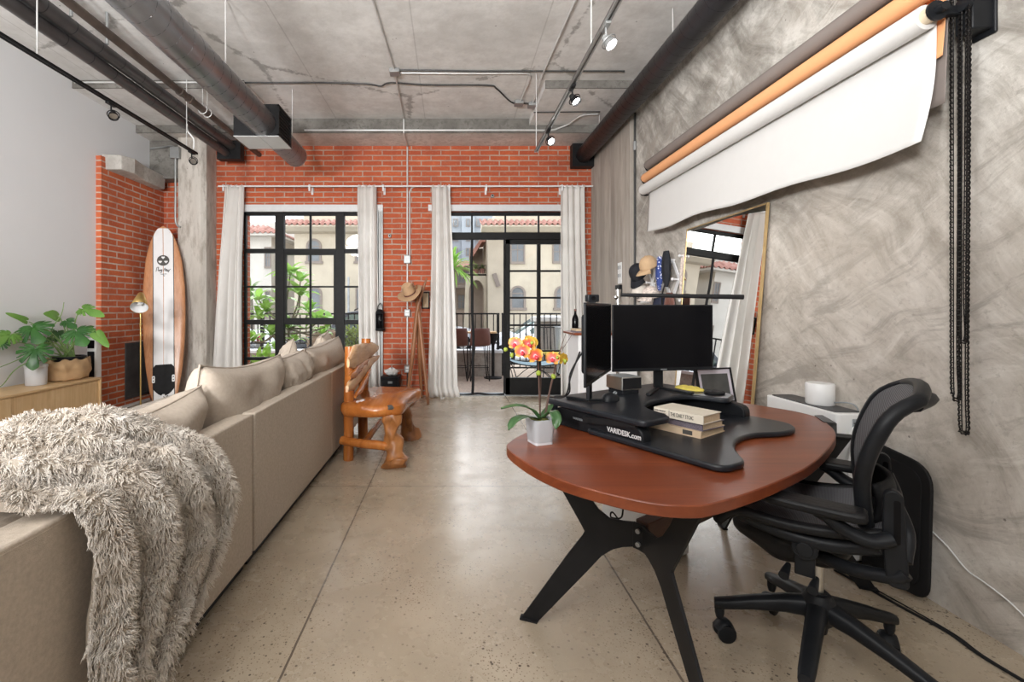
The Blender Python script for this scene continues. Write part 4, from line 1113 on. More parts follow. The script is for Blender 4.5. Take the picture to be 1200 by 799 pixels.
# ---- white cabinet with a timber top in the corner behind the monitors
wc = thing('corner_cabinet', 'white cabinet with reddish timber top in corner behind the monitors', 'cabinet', (1.74,5.3,0))
MB().box((1.42,5.06,.03),(2.08,5.52,1.0)).build('body', M['white_paint'], wc, bevel=.004)
MB().box((1.37,5.03,1.0),(2.083,5.54,1.025)).build('top', M['cherry'], wc, bevel=.004)
for k in range(2):
    MB().box((1.43+.325*k,5.045,.06),(1.745+.325*k,5.06,.97)).build('door', M['white_paint'], wc, bevel=.003)
for k,(w_,h_,m_,lab) in enumerate(((.20,.018,'book_grey','flat grey book, lowest on corner cabinet'),(.18,.022,'pages','pale book lying atop the grey one on corner cabinet'))):
    b = MB(); z0 = 1.0255+(0 if k == 0 else .0185); b.box((1.40,5.08,z0),(1.40+w_,5.30,z0+h_)); tag(b.build('book', M[m_], smooth=0), lab, 'book', 'books on the corner cabinet')
bt = thing('dark_bottle', 'dark tall bottle standing on corner cabinet beside the curtain', 'bottle', (1.47,5.36,1.03))
b = MB(); b.lathe([(0,1.026),(.035,1.026),(.038,1.04),(.038,1.17),(.03,1.20),(.014,1.23),(.013,1.27)], (1.48,5.40,0), 18); b.build('body', M['screen'], bt)
b = MB(); b.lathe([(.015,1.265),(.015,1.29),(0,1.29)], (1.48,5.40,0), 14); b.build('cap', M['leather_brown'], bt)
# ------------------------------------------------------------------ ducts, pipes, tracks and conduits under the ceiling
def spiral(mb, p0, p1, r, pitch, h=.0035, n=40):
    """round duct with a raised spiral lock seam"""
    p0, p1 = Vector(p0), Vector(p1); L = (p1-p0).length; d = (p1-p0)/L
    mb.tube([p0,p1], r, n, cap=False)
    s = d.orthogonal().normalized(); q = d.cross(s); turns = L/pitch; N_ = int(turns*20)
    return [p0 + d*(L*i/N_) + (s*math.cos(2*PI*turns*i/N_)+q*math.sin(2*PI*turns*i/N_))*r for i in range(N_+1)]
def duct(name, label, p0, p1, r, mat, pitch, cat='duct', seam='duct_black'):
    t = thing(name, label, cat, tuple((Vector(p0)+Vector(p1))/2))
    b = MB(); line = spiral(b, p0, p1, r, pitch); b.build('pipe', M[mat], t, solid=.002, soff=-1)
    b = MB(); b.tube(line, .0017, 5); b.build('seam', M[seam], t)
    return t
def hanger(par, x, y, z0, z1, r=.005, mat='galv'):
    b = MB(); b.cyl((x,y,z0),(x,y,z1), r, n=8); return b.build('hanger_rod', M[mat], par)
dx, dz = -1.93, 3.20
d1 = duct('air_duct', 'large grey spiral air duct running through black vent box', (dx,.2,dz),(dx,5.68,dz), .137, 'duct_grey', .135)
for y in (3.8,5.4): hanger(d1, dx+.05, y, dz+.13, ZC, .006)
vb = MB(); gx0,gx1,gy0,gy1,gz0,gz1 = -2.225,-1.76,4.66,5.03,3.06,3.39
bx = thing('vent_box', 'black square vent box with pale underside around the grey duct', 'vent', ((gx0+gx1)/2,(gy0+gy1)/2,gz0))
b = MB(); b.box((gx0,gy0,gz0+.006),(gx1-.02,gy1,gz1)); b.build('housing', M['black_metal'], bx, smooth=0)
b = MB(); b.box((gx0,gy0,gz0),(-1.965,gy1,gz0+.006)); b.box((-1.96,gy0,gz0),(gx1,gy1,gz0+.006)); b.build('bottom_panel', M['pale_grey'], bx, smooth=0)
b = MB()
for lo,hi in (((gx1-.02,gy0,gz0+.006),(gx1,gy0+.02,gz1)),((gx1-.02,gy1-.02,gz0+.006),(gx1,gy1,gz1)),((gx1-.02,gy0,gz1-.02),(gx1,gy1,gz1)),((gx1-.02,gy0,gz0+.006),(gx1,gy1,gz0+.026))): b.box(lo,hi)
b.build('grille_frame', M['black_metal'], bx, smooth=0)
for k in range(9):
    z = gz0+.05+k*.034; b = MB(); b.box((gx1-.016,gy0+.02,z),(gx1-.006,gy1-.02,z+.012)); b.build('louvre', M['black_metal'], bx, smooth=0)
# twin small ducts
tw = thing('twin_duct', 'pair of slim dark round ducts running side by side to black wall box', 'duct', (-3.1,4,3.53))
for x,z,r in ((-3.085,3.585,.062),(-3.155,3.485,.055)):
    b = MB(); b.tube([(x,.2,z),(x,6.40,z)], r, 24, cap=False); o_ = b.build('pipe', M['duct_brown'], tw)
    for k in range(22):
        y = .45+k*.27; b = MB(); b.tube([(x,y-.004,z),(x,y+.004,z)], r+.002, 24, cap=False); b.build('band', M['duct_black'], o_)
b = MB(); b.cyl((-3.165,.2,3.565),(-3.165,4.2,3.565), .011, n=8); b.build('conduit', M['galv_dull'], tw)
MB().box((-3.29,6.40,3.40),(-2.96,6.52,3.66)).build('end_box', M['black_metal'], tw, smooth=0)
for y in (3.62,4.0): hanger(tw, -3.02, y, 3.62, ZC, .012, 'galv_dull')
pp = thing('iron_pipe', 'old brown iron pipe between the twin ducts and big duct', 'pipe', (-2.83,4,3.57))
b = MB(); b.cyl((-2.835,.2,3.572),(-2.835,6.74,3.572), .036, n=16); b.build('pipe', M['pipe_rust'], pp)
for y in (4.75,4.92): b = MB(); b.cyl((-2.835,y,3.572),(-2.835,y+.05,3.572), .045, n=16); b.build('coupling', M['pipe_rust'], pp)
for y in (4.9,5.0,): 
    b = MB(); b.tube([V(-2.835+.05*math.cos(a), y+.3, 3.572+.05*math.sin(a)) for a in [2*PI*i/16 for i in range(16)]], .006, 6, closed=True); o_ = b.build('clevis', M['galv'], pp)
    hanger(o_, -2.835, y+.3, 3.62, ZC if y+.3 < 5.19 else 3.81, .005)
db = duct('air_duct', 'black spiral air duct along top of the cement wall', (1.93,.2,3.52),(1.93,6.62,3.52), .112, 'duct_black', .115, seam='black_metal')
MB().box((1.77,6.60,3.36),(2.09,6.74,3.69)).build('wall_collar', M['black_metal'], db, smooth=0)
for y in (2.2,3.95,5.9): hanger(db, 1.93, y, 3.62, ZC if y < 5.19 else 3.81, .005)

# ---- track lights
def track(name, label, x, z, y0, y1, rods, mat):
    t = thing(name, label, 'track light', (x,(y0+y1)/2,z))
    b = MB(); b.box((x-.018,y0,z-.010),(x-.006,y1,z+.012)); b.box((x+.006,y0,z-.010),(x+.018,y1,z+.012)); b.box((x-.018,y0,z+.004),(x+.018,y1,z+.014)); b.build('rail', M[mat], t, smooth=0)
    for y in rods: hanger(t, x, y, z+.012, ZC, .005, 'galv')
    return t
tl = track('lighting_track', 'black lighting track rail hung along the white wall', -3.0, 3.12, .3, 5.37, (3.3,5.17), 'black_metal')
tr = track('lighting_track', 'aluminium lighting track rail hung along the right half of ceiling', .95, 3.04, .3, 5.06, (3.07,5.04), 'silver_track')
b = MB(); b.tube(spline([(-3.0,5.175,3.40),(-3.0,5.19,3.32),(-2.95,5.22,3.24),(-2.97,5.26,3.14)],6), .008, 8); b.build('feed_cable', M['white_plastic'], tl)
def head(name, label, x, z, y, aim, lit, mat='black_metal'):
    """lamp head clipped below a track: adapter, arm, can, lens"""
    t = thing(name, label, 'spotlight', (x,y,z), group='track spotlights')
    b = MB(); b.box((x-.017,y-.05,z-.028),(x+.017,y+.05,z-.0105)); b.build('adapter', M[mat], t, bevel=.003)
    c = V(x+.02,y,z-.115); d = Vector(aim).normalized(); Mr = d.to_track_quat('Z','Y').to_matrix()
    b = MB(); b.tube([(x,y,z-.028),(x,y,z-.06),(x+.004,y,z-.10)], .007, 8); b.build('arm', M[mat], t)
    b = MB(); b.tube([c + Mr@V(.045*math.cos(a),.045*math.sin(a),-.005) for a in [2*PI*i/24 for i in range(24)]], .004, 6, closed=True); b.build('gimbal_ring', M[mat], t)
    b = MB(); b.lathe([(0,-.055),(.018,-.055),(.024,-.03),(.036,.0),(.040,.028),(.036,.028),(.030,.012)], c, 20, Mr); b.build('can', M[mat], t)
    b = MB(); b.lathe([(0,.012),(.031,.014)], c, 20, Mr); b.build('lens', M['bulb'] if lit else M['chrome'], t)
    return c, d
head('track_spotlight', 'unlit black track spotlight on the left track above brick corner', -3.0, 3.12, 4.02, (.5,-.6,-1), False)
head('track_spotlight', 'unlit black track spotlight at far tip of left track', -3.0, 3.12, 5.27, (.4,-.8,-.6), False)
LIT = [head('track_spotlight', 'brightest lit spotlight, nearest one on the right track', .95, 3.04, 2.78, (.55,-.45,-1), True, 'galv_dull'),
       head('track_spotlight', 'lit spotlight midway along the right track below slab edge', .95, 3.04, 3.55, (.5,-.5,-1), True, 'black_metal'),
       head('track_spotlight', 'lit spotlight near far end of right track by the beam', .95, 3.04, 4.42, (.35,-.8,-.7), True, 'black_metal')]

# ---- conduits on the slab
def conduit(label, pts, r=.011, mat='galv', boxes=(), k=5, straight=False, name='ceiling_conduit'):
    t = thing(name, label, 'conduit', tuple(pts[0]))
    b = MB(); b.tube([Vector(p) for p in pts] if straight else spline(pts,k), r, 8); b.build('pipe', M[mat], t)
    for c in boxes:
        MB().box((c[0]-.055,c[1]-.055,c[2]-.045),(c[0]+.055,c[1]+.055,c[2])).build('junction_box', M['galv_dull'], t, bevel=.004)
    return t
zc = ZC-.012
def on(px, py, z=zc):
    Y = F0*(z-EYE)/(CY-py); return V((px-CX)*Y/F0, Y, z)
conduit('dark conduit crossing the ceiling to the right hand black duct', [on(463,82),(.3,4.97,zc),(1.9,4.97,zc)], .009, 'conduit_dark', straight=True)
conduit('long galvanised conduit on ceiling from front to the window beam', [(-.665,.3,zc),(-.655,3.8,zc),(-.61,4.97,zc),(-.625,5.6,zc),(-.64,6.21,zc),(-.64,6.228,3.80),(-.64,6.228,3.70),(-.64,6.26,3.694),(-.64,6.74,3.694)], .011, 'galv', boxes=[(-.61,4.97,ZC)], straight=True)
conduit('galvanised conduit with junction box down the right half of ceiling', [(1.06,.3,zc),(1.07,3.0,zc),(1.02,5.0,zc),(1.04,5.75,zc)], .011, 'galv', boxes=[(1.04,5.78,ZC)], straight=True)
conduit('conduit bending across mid ceiling into a small junction box', [on(285,97),on(380,97),on(430,98.5),on(446,101),on(458,97),on(500,99.5),on(570,100),on(582,104),on(598,119),on(608,121),on(632,121.3)], .009, 'conduit_dark', boxes=[on(608,120)+V(0,0,.012)])
conduit('short hooked conduit between the dark conduit and small junction box', [on(470,85.5),on(560,86),on(612,86),on(621,88),on(620,96),on(610,118)], .009, 'galv')
conduit('galvanised conduit along lower edge of the window beam', [(-2.0,6.225,3.735),(.9,6.225,3.735),(1.35,6.225,3.735),(1.47,6.222,3.76),(1.60,6.15,3.79),(1.70,5.9,3.797),(1.9,5.85,3.797)], .011, 'galv')
conduit('thin conduit along right slab panel into black duct', [(1.06,5.80,3.795),(1.9,5.78,3.795)], .008, 'conduit_dark', straight=True)
conduit('conduit on slab edge above the white wall corner', [(-4.28,5.178,3.87),(-2.35,5.178,3.87)], .010, 'galv', straight=True)
cj = thing('ceiling_conduit', 'conduit dropping down the concrete column from grey junction box', 'conduit', (-3.88,6.38,3.4))
MB().box((-3.93,6.36,3.40),(-3.80,6.42,3.56)).build('junction_box', M['galv_dull'], cj, bevel=.006)
b = MB(); b.tube(spline([(-3.865,6.39,3.40),(-3.865,6.39,2.9),(-3.865,6.39,2.55),(-3.84,6.395,2.46),(-3.80,6.40,2.44)],6), .013, 8); b.build('pipe', M['galv_dull'], cj)
b = MB(); b.tube(spline([(-3.865,6.40,3.54),(-3.95,6.45,3.60),(-4.1,6.5,3.60),(-4.29,6.5,3.58)],6), .012, 8); b.build('side_pipe', M['galv_dull'], cj)
# ------------------------------------------------------------------ boat shaped cherry table
def D(u, v, z=0.0):                                        # table coordinates: u along the table, v across it, away from the user
    return V((.85*u-.53*v)/1.0034, (.53*u+.85*v)/1.0034, z)
TZ = .74
desk = thing('desk_table', 'boat shaped cherry veneer table on black splayed steel legs', 'table', tuple(D(2.05,1.15)))
OUT = [(1.16,1.43),(1.105,1.25),(1.093,1.08),(1.125,.94),(1.183,.81),(1.262,.735),(1.345,.709),(1.54,.692),(1.84,.692),(2.09,.718),(2.41,.778),(2.585,.832),(2.715,.90),(2.84,.985),
       (2.90,1.10),(2.905,1.22),(2.90,1.34),(2.84,1.42),(2.715,1.46),(2.585,1.515),(2.41,1.57),(2.09,1.63),(1.84,1.655),(1.60,1.635),(1.381,1.565),(1.24,1.50)]
OUT = smooth_closed([Vector(p) for p in OUT], 4)
OUT = [(p[0],p[1]) for p in OUT]
b = MB(); b.prism(OUT, .702, TZ, lambda a,c,t: D(a,c,t)); 
top = b.build('tabletop', M['cherry'], desk, bevel=.004, smooth=30)
def legplate(J, d):
    """Y shaped steel plate standing in the vertical plane through J along d"""
    d = Vector(d).normalized(); n = V(-d.y,d.x,0)
    P = [(0,.385),(.045,.375),(.083,.358),(.124,.324),(.175,.257),(.377,0),(.446,0),(.255,.305),(.197,.392),(.188,.41),(.197,.428),(.294,.591),(.358,.702),(.255,.702),(.181,.567),(.135,.507),(.094,.478),(.045,.475),(0,.478)]
    b = MB(); b.prism(P, -.006, .006, lambda a,c,t: V(J.x,J.y,0)+d*a+n*t+V(0,0,c)); 
    o = b.build('leg', M['black_metal'], desk, bevel=.002, smooth=0)
    b = MB(); b.bar(V(J.x,J.y,.004)+d*.375, V(J.x,J.y,.004)+d*.448, .03, .008); b.build('foot_pad', M['rubber'], o, smooth=0)
    b = MB(); b.bar(V(J.x,J.y,.698)+d*.25, V(J.x,J.y,.698)+d*.36, .07, .006); b.build('top_flange', M['black_metal'], o, smooth=0)
J0 = V(.723,1.737,0)
legplate(J0+V(-.012,.012,0), (-.934,.362,0)); legplate(J0+V(.006,-.018,0), (.10,-.995,0))
br = MB(); br.bar(J0+V(-.02,.014,.43), J0+V(.012,-.024,.43), .10, .012, up=(-.85,-.53,0)); br.build('bracket', M['black_metal'], desk, bevel=.003)
for z in (.405,.455):
    b = MB(); b.cyl(J0+V(-.010,-.012,z), J0+V(-.017,-.018,z), .009, n=10); b.build('bolt', M['galv_dull'], desk)
J1 = D(2.52,1.12); J1.z = 0
legplate(J1+V(.008,.015,0), D(2.78,1.42)-D(2.52,1.12)); legplate(J1+V(.012,-.01,0), D(2.72,.83)-D(2.52,1.12))
b = MB(); b.bar(J0+V(.012,.008,.435), J1+V(0,0,.435), .055, .095); b.build('beam', M['dark_wood'], desk, bevel=.003)
b = MB(); b.prism([(2.735,.925),(2.855,1.005),(2.895,.985),(2.76,.885)], TZ+.0008, TZ+.0045, lambda a,c,t: D(a,c,t)); b.prism([(2.76,.885),(2.895,.985),(2.893,.982),(2.762,.882)], .64, TZ+.0008, lambda a,c,t: D(a,c,t))
tag(b.build('desk_mat', M['panel_iron'], smooth=0), 'dark grey flap hung over the right corner of table', 'mat')

# ------------------------------------------------------------------ sit stand desk converter
cv = thing('desk_converter', 'black sit stand desk converter with keyboard tray on cherry table', 'desk riser', tuple(D(2.02,1.3,TZ)))
PZ = .86
plat = [(1.575,1.635),(1.572,1.55),(1.573,1.12),(1.585,1.10),(1.735,1.092),(1.765,1.13),(1.80,1.25),(1.86,1.30),(1.95,1.335),(2.09,1.35),(2.20,1.345),(2.27,1.315),(2.292,1.25),(2.302,1.185),(2.33,1.165),(2.45,1.20),(2.475,1.23),(2.472,1.60),(2.45,1.64),(1.60,1.66)]
plat = rounded(plat, [.02,.02,.02,.02,.03,.03,.06,.04,.05,.05,.05,.04,.04,.03,.03,.03,.03,.03,.02,.02], 3)
b = MB(); b.prism(plat, PZ-.026, PZ, lambda a,c,t: D(a,c,t)); b.build('upper_platform', M['black_lam'], cv, bevel=.008, bseg=3, smooth=30)
tray = [(1.585,1.40),(1.585,.835),(1.615,.808),(1.70,.802),(1.735,.815),(1.78,.855),(1.87,.92),(2.0,.965),(2.13,.968),(2.25,.91),(2.33,.90),(2.40,.912),(2.465,.965),(2.472,1.02),(2.468,1.40)]
tray = rounded(tray, [.02,.03,.03,.03,.03,.03,.05,.05,.05,.05,.03,.03,.03,.03,.02], 3)
b = MB(); b.prism(tray, TZ+.002, TZ+.026, lambda a,c,t: D(a,c,t)); b.build('keyboard_tray', M['black_lam'], cv, bevel=.008, bseg=3, smooth=30)
for s,(ua,ub) in enumerate(((1.60,1.655),(2.395,2.45))):
    pr = rounded([(1.125,TZ+.001),(1.60,TZ+.001),(1.60,PZ-.05),(1.56,PZ-.03),(1.20,PZ-.03),(1.125,PZ-.045)], [.015,.015,.02,.02,.03,.03], 4)
    b = MB(); b.prism(pr, ua, ub, lambda a,c,t: D(t,a,c)); b.build('side_housing', M['black_plastic'], cv, bevel=.006, smooth=30)
b = MB(); b.prism([(1.60,1.45),(2.45,1.45),(2.45,1.60),(1.60,1.60)], TZ+.001, PZ-.04, lambda a,c,t: D(a,c,t)); b.build('base', M['black_plastic'], cv, bevel=.004)
b = MB(); b.bar(D(1.590,1.42,.80), D(1.590,1.15,.835), .012, .026); b.build('lift_arm', M['black_metal'], cv)
b = MB(); b.bar(D(1.585,1.585,.825),D(1.545,1.585,.825),.03,.02); b.build('release_handle', M['black_plastic'], cv, bevel=.004)
uax, vax = D(1,0)-D(0,0), D(0,1)-D(0,0)
text_mesh('lettering', 'VARIDESK.com', .030, frame(D(1.5985,1.215,.784), -vax, (0,0,1), -uax), M['print_white'], cv, width=.165, bold=.0006)
text_mesh('small_lettering', 'VARIDESK', .014, frame(D(1.5985,1.46,.792), -vax, (0,0,1), -uax), M['grey_plastic'], cv, width=.06)

# ------------------------------------------------------------------ monitors
def monitor(name, label, A, B, z0, z1, cat='monitor', toward=(0,-1,0)):
    A, B = Vector(A), Vector(B); d = (B-A).normalized(); n = d.cross(V(0,0,1)).normalized()
    if n.dot(Vector(toward)) < 0: n = -n
    t = thing(name, label, cat, ((A.x+B.x)/2,(A.y+B.y)/2,PZ), group='computer monitors')
    W = (B-A).length; H = z1-z0
    f = lambda a,c,q: V(A.x,A.y,0)+d*a+V(0,0,c)+n*q
    b = MB(); b.prism([(0,z0),(W,z0),(W,z1),(0,z1)], -.010, 0, f); b.build('casing', M['black_plastic'], t, bevel=.003)
    b = MB(); b.prism([(W*.18,z0+.04),(W*.82,z0+.04),(W*.82,z1-.05),(W*.18,z1-.05)], -.045, -.010, f); b.build('back_cover', M['black_plastic'], t, bevel=.012)
    b = MB(); b.prism([(.007,z0+.018),(W-.007,z0+.018),(W-.007,z1-.007),(.007,z1-.007)], .0, .0012, f); b.build('screen', M['screen'], t, smooth=0)
    b = MB(); b.prism([(W*.47,z0+.006),(W*.53,z0+.006),(W*.53,z0+.011),(W*.47,z0+.011)], .0, .001, f); b.build('logo', M['grey_plastic'], t, smooth=0)
    return t, f, W
m1, f1, W1 = monitor('computer_monitor', 'black monitor turned edge on, leftmost, with webcam on top', (.549,1.845,0), (.838,2.372,0), .975, 1.323, toward=(.85,-.5,0))
m2, f2, W2 = monitor('computer_monitor', 'wide black monitor facing the room above the converter', (.848,2.38,0), (1.428,2.475,0), .965, 1.318)
def stand(par, f, W, z0, zc, foot):
    c = f(W/2,zc,-.05); base = V(c.x,c.y,PZ)
    b = MB(); b.bar(V(c.x,c.y,PZ+.01), c+V(0,0,.04), .05, .018, up=(f(0,0,1)-f(0,0,0))); b.build('stand_neck', M['black_plastic'], par, bevel=.003)
    for p in foot:
        b = MB(); b.bar(V(c.x,c.y,PZ+.009), V(p[0],p[1],PZ+.007), .024, .012); b.build('stand_foot', M['black_plastic'], par, bevel=.003)
c1 = f1(W1/2,1.1,-.05); c2 = f2(W2/2,1.1,-.05)
stand(m1, f1, W1, .975, 1.1, [tuple(D(1.66,1.585))[:2], tuple(D(1.80,1.43))[:2]])
stand(m2, f2, W2, .965, 1.1, [tuple(c2 + V(-.14,-.20,0))[:2], tuple(c2+V(.10,-.17,0))[:2]])
wb = thing('webcam', 'small black webcam clipped on top of the left monitor', 'webcam', tuple(f1(.17,1.323,-.01)))
q = f1(.175,1.3235,-.011)
b = MB(); b.prism(rounded([(-.028,.004),(.028,.004),(.028,.036),(-.028,.036)],.006), -.014, .014, lambda a,c,t: q+V(.5,.87,0)*0+V(a*.95,a*.3,c)+V(-.3*t,.95*t,0)*1.0); b.build('body', M['black_plastic'], wb, bevel=.003)
b = MB(); b.cyl(q+V(-.001,-.014,.02), q+V(.002,-.021,.02), .009, n=14); b.build('lens', M['screen'], wb)
b = MB(); b.box(tuple(q+V(-.012,-.016,0)), tuple(q+V(.012,.018,.005))); b.build('clip', M['black_plastic'], wb)
# cables hanging behind the left monitor
mc = thing('monitor_cable', 'black cables looping behind the left monitor', 'cable', tuple(D(1.58,1.63,PZ)))
for k,o_ in enumerate((0,.03)):
    a0 = f1(.03+o_*2,1.12,-.03); b = MB(); b.tube(spline([a0, a0+V(-.035-o_*.6,.01,-.10), a0+V(-.055,.03,-.19), D(1.59+o_,1.63,PZ+.005)],6), .0035, 6); b.build('cord', M['rubber'], mc)

# LED bar lamp on an arm behind the monitors
la = thing('bar_lamp', 'thin black bar lamp on silver joint above the monitors', 'lamp', (.86,2.42,PZ))
Lp = at(728,345.5,2.48); Lq = at(871,348,2.36)
b = MB(); b.tube([Lp, Lp.lerp(Lq,.5), Lq], [.010,.011,.013], 12); b.build('light_bar', M['black_metal'], la)
b = MB(); b.cyl(Lp+V(-.012,.012,-.045), Lp+V(-.012,.012,.03), .016, n=14); b.build('joint', M['chrome'], la)
b = MB(); b.cyl(Lp+V(-.012,.02,-.49), Lp+V(-.012,.012,-.04), .009, n=10); b.build('post', M['chrome'], la)
b = MB(); b.ball(Lp+V(-.03,.0,-.012), .014); b.build('knob', M['chrome'], la)
q = V(Lp.x-.012, Lp.y+.02, PZ+.0); b = MB(); b.lathe([(0,0),(.035,0),(.035,.012),(.012,.016),(0,.016)], q, 18); b.build('clamp', M['black_metal'], la)

# ------------------------------------------------------------------ small things on the converter and table
sp_ = thing('desk_speaker', 'small silver and black box speaker below the monitors', 'speaker', tuple(D(1.99,1.56,PZ)))
def ubox(u0,u1,v0,v1,z0,z1): 
    b = MB(); b.prism([(u0,v0),(u1,v0),(u1,v1),(u0,v1)], z0, z1, lambda a,c,t: D(a,c,t)); return b
def rbox(c, ang, w, d, z0, z1, r=.006):
    ca, sa = math.cos(ang), math.sin(ang)
    b = MB(); b.prism(rounded([(-w/2,-d/2),(w/2,-d/2),(w/2,d/2),(-w/2,d/2)], r, 4), z0, z1, lambda a,q,t: V(c[0]+a*ca-q*sa, c[1]+a*sa+q*ca, t)); return b
scx, scy, sa_ = .905, 2.38, math.radians(20)
rbox((scx,scy), sa_, .105, .11, PZ+.0005, PZ+.022).build('foot', M['black_plastic'], sp_)
rbox((scx,scy), sa_, .125, .125, PZ+.022, PZ+.088, .008).build('body', M['chrome'], sp_, bevel=.003)
ca, sa = math.cos(sa_), math.sin(sa_)
b = MB(); b.prism([(-.058,-.064),(.058,-.064),(.058,-.0628),(-.058,-.0628)], PZ+.027, PZ+.083, lambda a,q,t: V(scx+a*ca-q*sa, scy+a*sa+q*ca, t)); b.build('grille', M['black_foam'], sp_, smooth=0)
rbox((scx,scy), sa_, .115, .115, PZ+.088, PZ+.0895, .008).build('top_panel', M['grey_plastic'], sp_)

ms = thing('computer_mouse', 'black computer mouse on left part of the converter', 'mouse', tuple(D(1.80,1.44,PZ)))
def mouse(s,u):
    a = 2*PI*s; r = math.sin(PI*.5*u)
    return D(1.795+.050*math.cos(a)*r, 1.435+.033*math.sin(a)*r*(1-.12*math.cos(a)), PZ+.002+.036*math.cos(PI*.5*u)**.8*(1-.25*math.cos(a)*r))
b = MB(); b.grid(28, 10, mouse, closed_u=True); b.build('body', M['black_plastic'], ms, smooth=80)
b = MB(); b.tube([D(1.825+.01*math.cos(a),1.435,PZ+.034+.006*math.sin(a)) for a in [2*PI*i/12 for i in range(12)]], .003, 6, closed=True); b.build('scroll_wheel', M['grey_plastic'], ms)

# books on the keyboard tray: bottom to top
TT = TZ+.0265
def book(name, label, u0, v0, w, l, z, h, cover, page, ang=0, spine_text=None):
    """w along u (spine on the -u side), l along v"""
    c = D(u0,v0); ca, sa = math.cos(ang), math.sin(ang)
    def P(a,q,t): 
        a2, q2 = a*ca-q*sa, a*sa+q*ca
        return D(u0+a2, v0+q2, z+t)
    t = thing(name, label, 'book', tuple(D(u0,v0,z)), group='books stacked on the keyboard tray')
    cov = MB(); cov.prism([(0,0),(w,0),(w,l),(0,l)], 0, .003, P); cov.prism([(0,0),(w,0),(w,l),(0,l)], h-.003, h, P); cov.prism([(0,0),(.004,0),(.004,l),(0,l)], .003, h-.003, P)
    cov.build('cover', M[cover], t, smooth=0)
    pg = MB(); pg.prism([(.0045,.004),(w-.005,.004),(w-.005,l-.004),(.0045,l-.004)], .0031, h-.0031, P); pg.build('pages', M[page], t, smooth=0)
    return t, P
b3, P3 = book('book', 'wide tan covered book, lowest of the stack on keyboard tray', 1.85, 1.035, .205, .255, TT, .028, 'book_tan', 'pages', .05)
b2, P2 = book('book', 'mauve patterned notebook between two pale books on keyboard tray', 1.862, 1.035, .155, .205, TT+.0285, .030, 'book_grey', 'pages', -.03)
b1, P1 = book('book', 'cream book titled The Daily Stoic, topmost of the stack', 1.85, 1.025, .146, .217, TT+.059, .036, 'book_cream', 'pages', .03)
b = MB(); b.prism([(-.0012,.035),(0,.035),(0,.075),(-.0012,.075)], .006, .024, P3); b.build('label', M['ink'], b3, smooth=0)
def spine(P, h, s, v, size, width, par, mat='ink', name='title'):
    o = P(-.0012, v, h); x = (P(0,0,0)-P(0,1,0)).normalized(); nz = (P(-1,0,0)-P(0,0,0)).normalized()
    text_mesh(name, s, size, frame(o, x, (0,0,1), nz), M[mat], par, width=width)
spine(P1, .018, 'THE DAILY STOIC', .090, .022, .100, b1)
spine(P1, .024, 'RYAN HOLIDAY', .188, .010, .052, b1, name='author')
spine(P1, .013, 'STEPHEN HANSELMAN', .188, .009, .052, b1, name='author')
b = MB(); b.prism([(-.001,.145),(0,.145),(0,.147),(-.001,.147)], .004, .032, P1); b.build('spine_line', M['ink'], b1, smooth=0)

yc = MB()
def cloth(s,u):
    a = 2*PI*s; r = (math.sin(PI*.5*u))**.7; q = 1+.18*noise.noise(V(math.cos(a)*1.5,math.sin(a)*1.5,1))
    return D(2.40+.055*math.cos(a)*r*q*.75, 1.405+.078*math.sin(a)*r*q, PZ+.0015+.017*math.cos(PI*.5*u)**.6*(1+.5*noise.noise(V(s*6,u*3,2))))
yc.grid(32, 9, cloth, closed_u=True); tag(yc.build('dust_cloth', M['yellow_cloth'], smooth=60), 'folded yellow cloth on the right arm of converter', 'cloth')
b = MB(); b.lathe([(0,0),(.053,0),(.056,.003),(.056,.008),(.053,.010),(0,.010)], D(2.405,1.275,PZ+.001), 32, Matrix.Rotation(.9,3,'Z'), 1.05, .85)
tag(b.build('coaster', M['black_foam']), 'round black pad lying beside the yellow cloth', 'coaster')

pf = thing('photo_frame', 'black photo frame with pale mount standing on table by mirror', 'picture frame', tuple(D(2.85,1.45,TZ)))
FA, FB = V(1.462,2.66,TZ+.001), V(1.705,2.715,TZ+.001); fd = (FB-FA); fw = fd.length; fd.normalize(); fn = V(fd.y,-fd.x,0); upv = (V(0,0,1)-fn*.22).normalized(); fnn = fd.cross(upv).normalized()
if fnn.y > 0: fnn = -fnn
ff = lambda a,c,t: FA+fd*a+upv*c+fnn*t
fh = .205; b = MB(); e = .010
for a0,a1,c0,c1 in ((0,fw,0,e),(0,fw,fh-e,fh),(0,e,0,fh),(fw-e,fw,0,fh)): b.prism([(a0,c0),(a1,c0),(a1,c1),(a0,c1)], -.01, .006, ff)
b.build('frame', M['black_metal'], pf, smooth=0)
b = MB(); b.prism([(e*.5,e*.5),(fw-e*.5,e*.5),(fw-e*.5,fh-e*.5),(e*.5,fh-e*.5)], -.008, .0, ff); b.build('mount', M['mat_lilac'], pf, smooth=0)
b = MB(); b.prism([(.032,.04),(fw-.03,.04),(fw-.03,fh-.035),(.032,fh-.035)], .0002, .001, ff); b.build('print', M['print_dark'], pf, smooth=0)
b = MB(); b.prism([(fw*.4,0.02),(fw*.6,0.02),(fw*.55,fh*.75),(fw*.45,fh*.75)], -.0115, -.0105, ff); b.bar(ff(fw*.5,fh*.7,-.012), ff(fw*.5,0,0)+V(.01,.075,.004), .03, .003); b.build('easel_leg', M['black_metal'], pf, smooth=0)

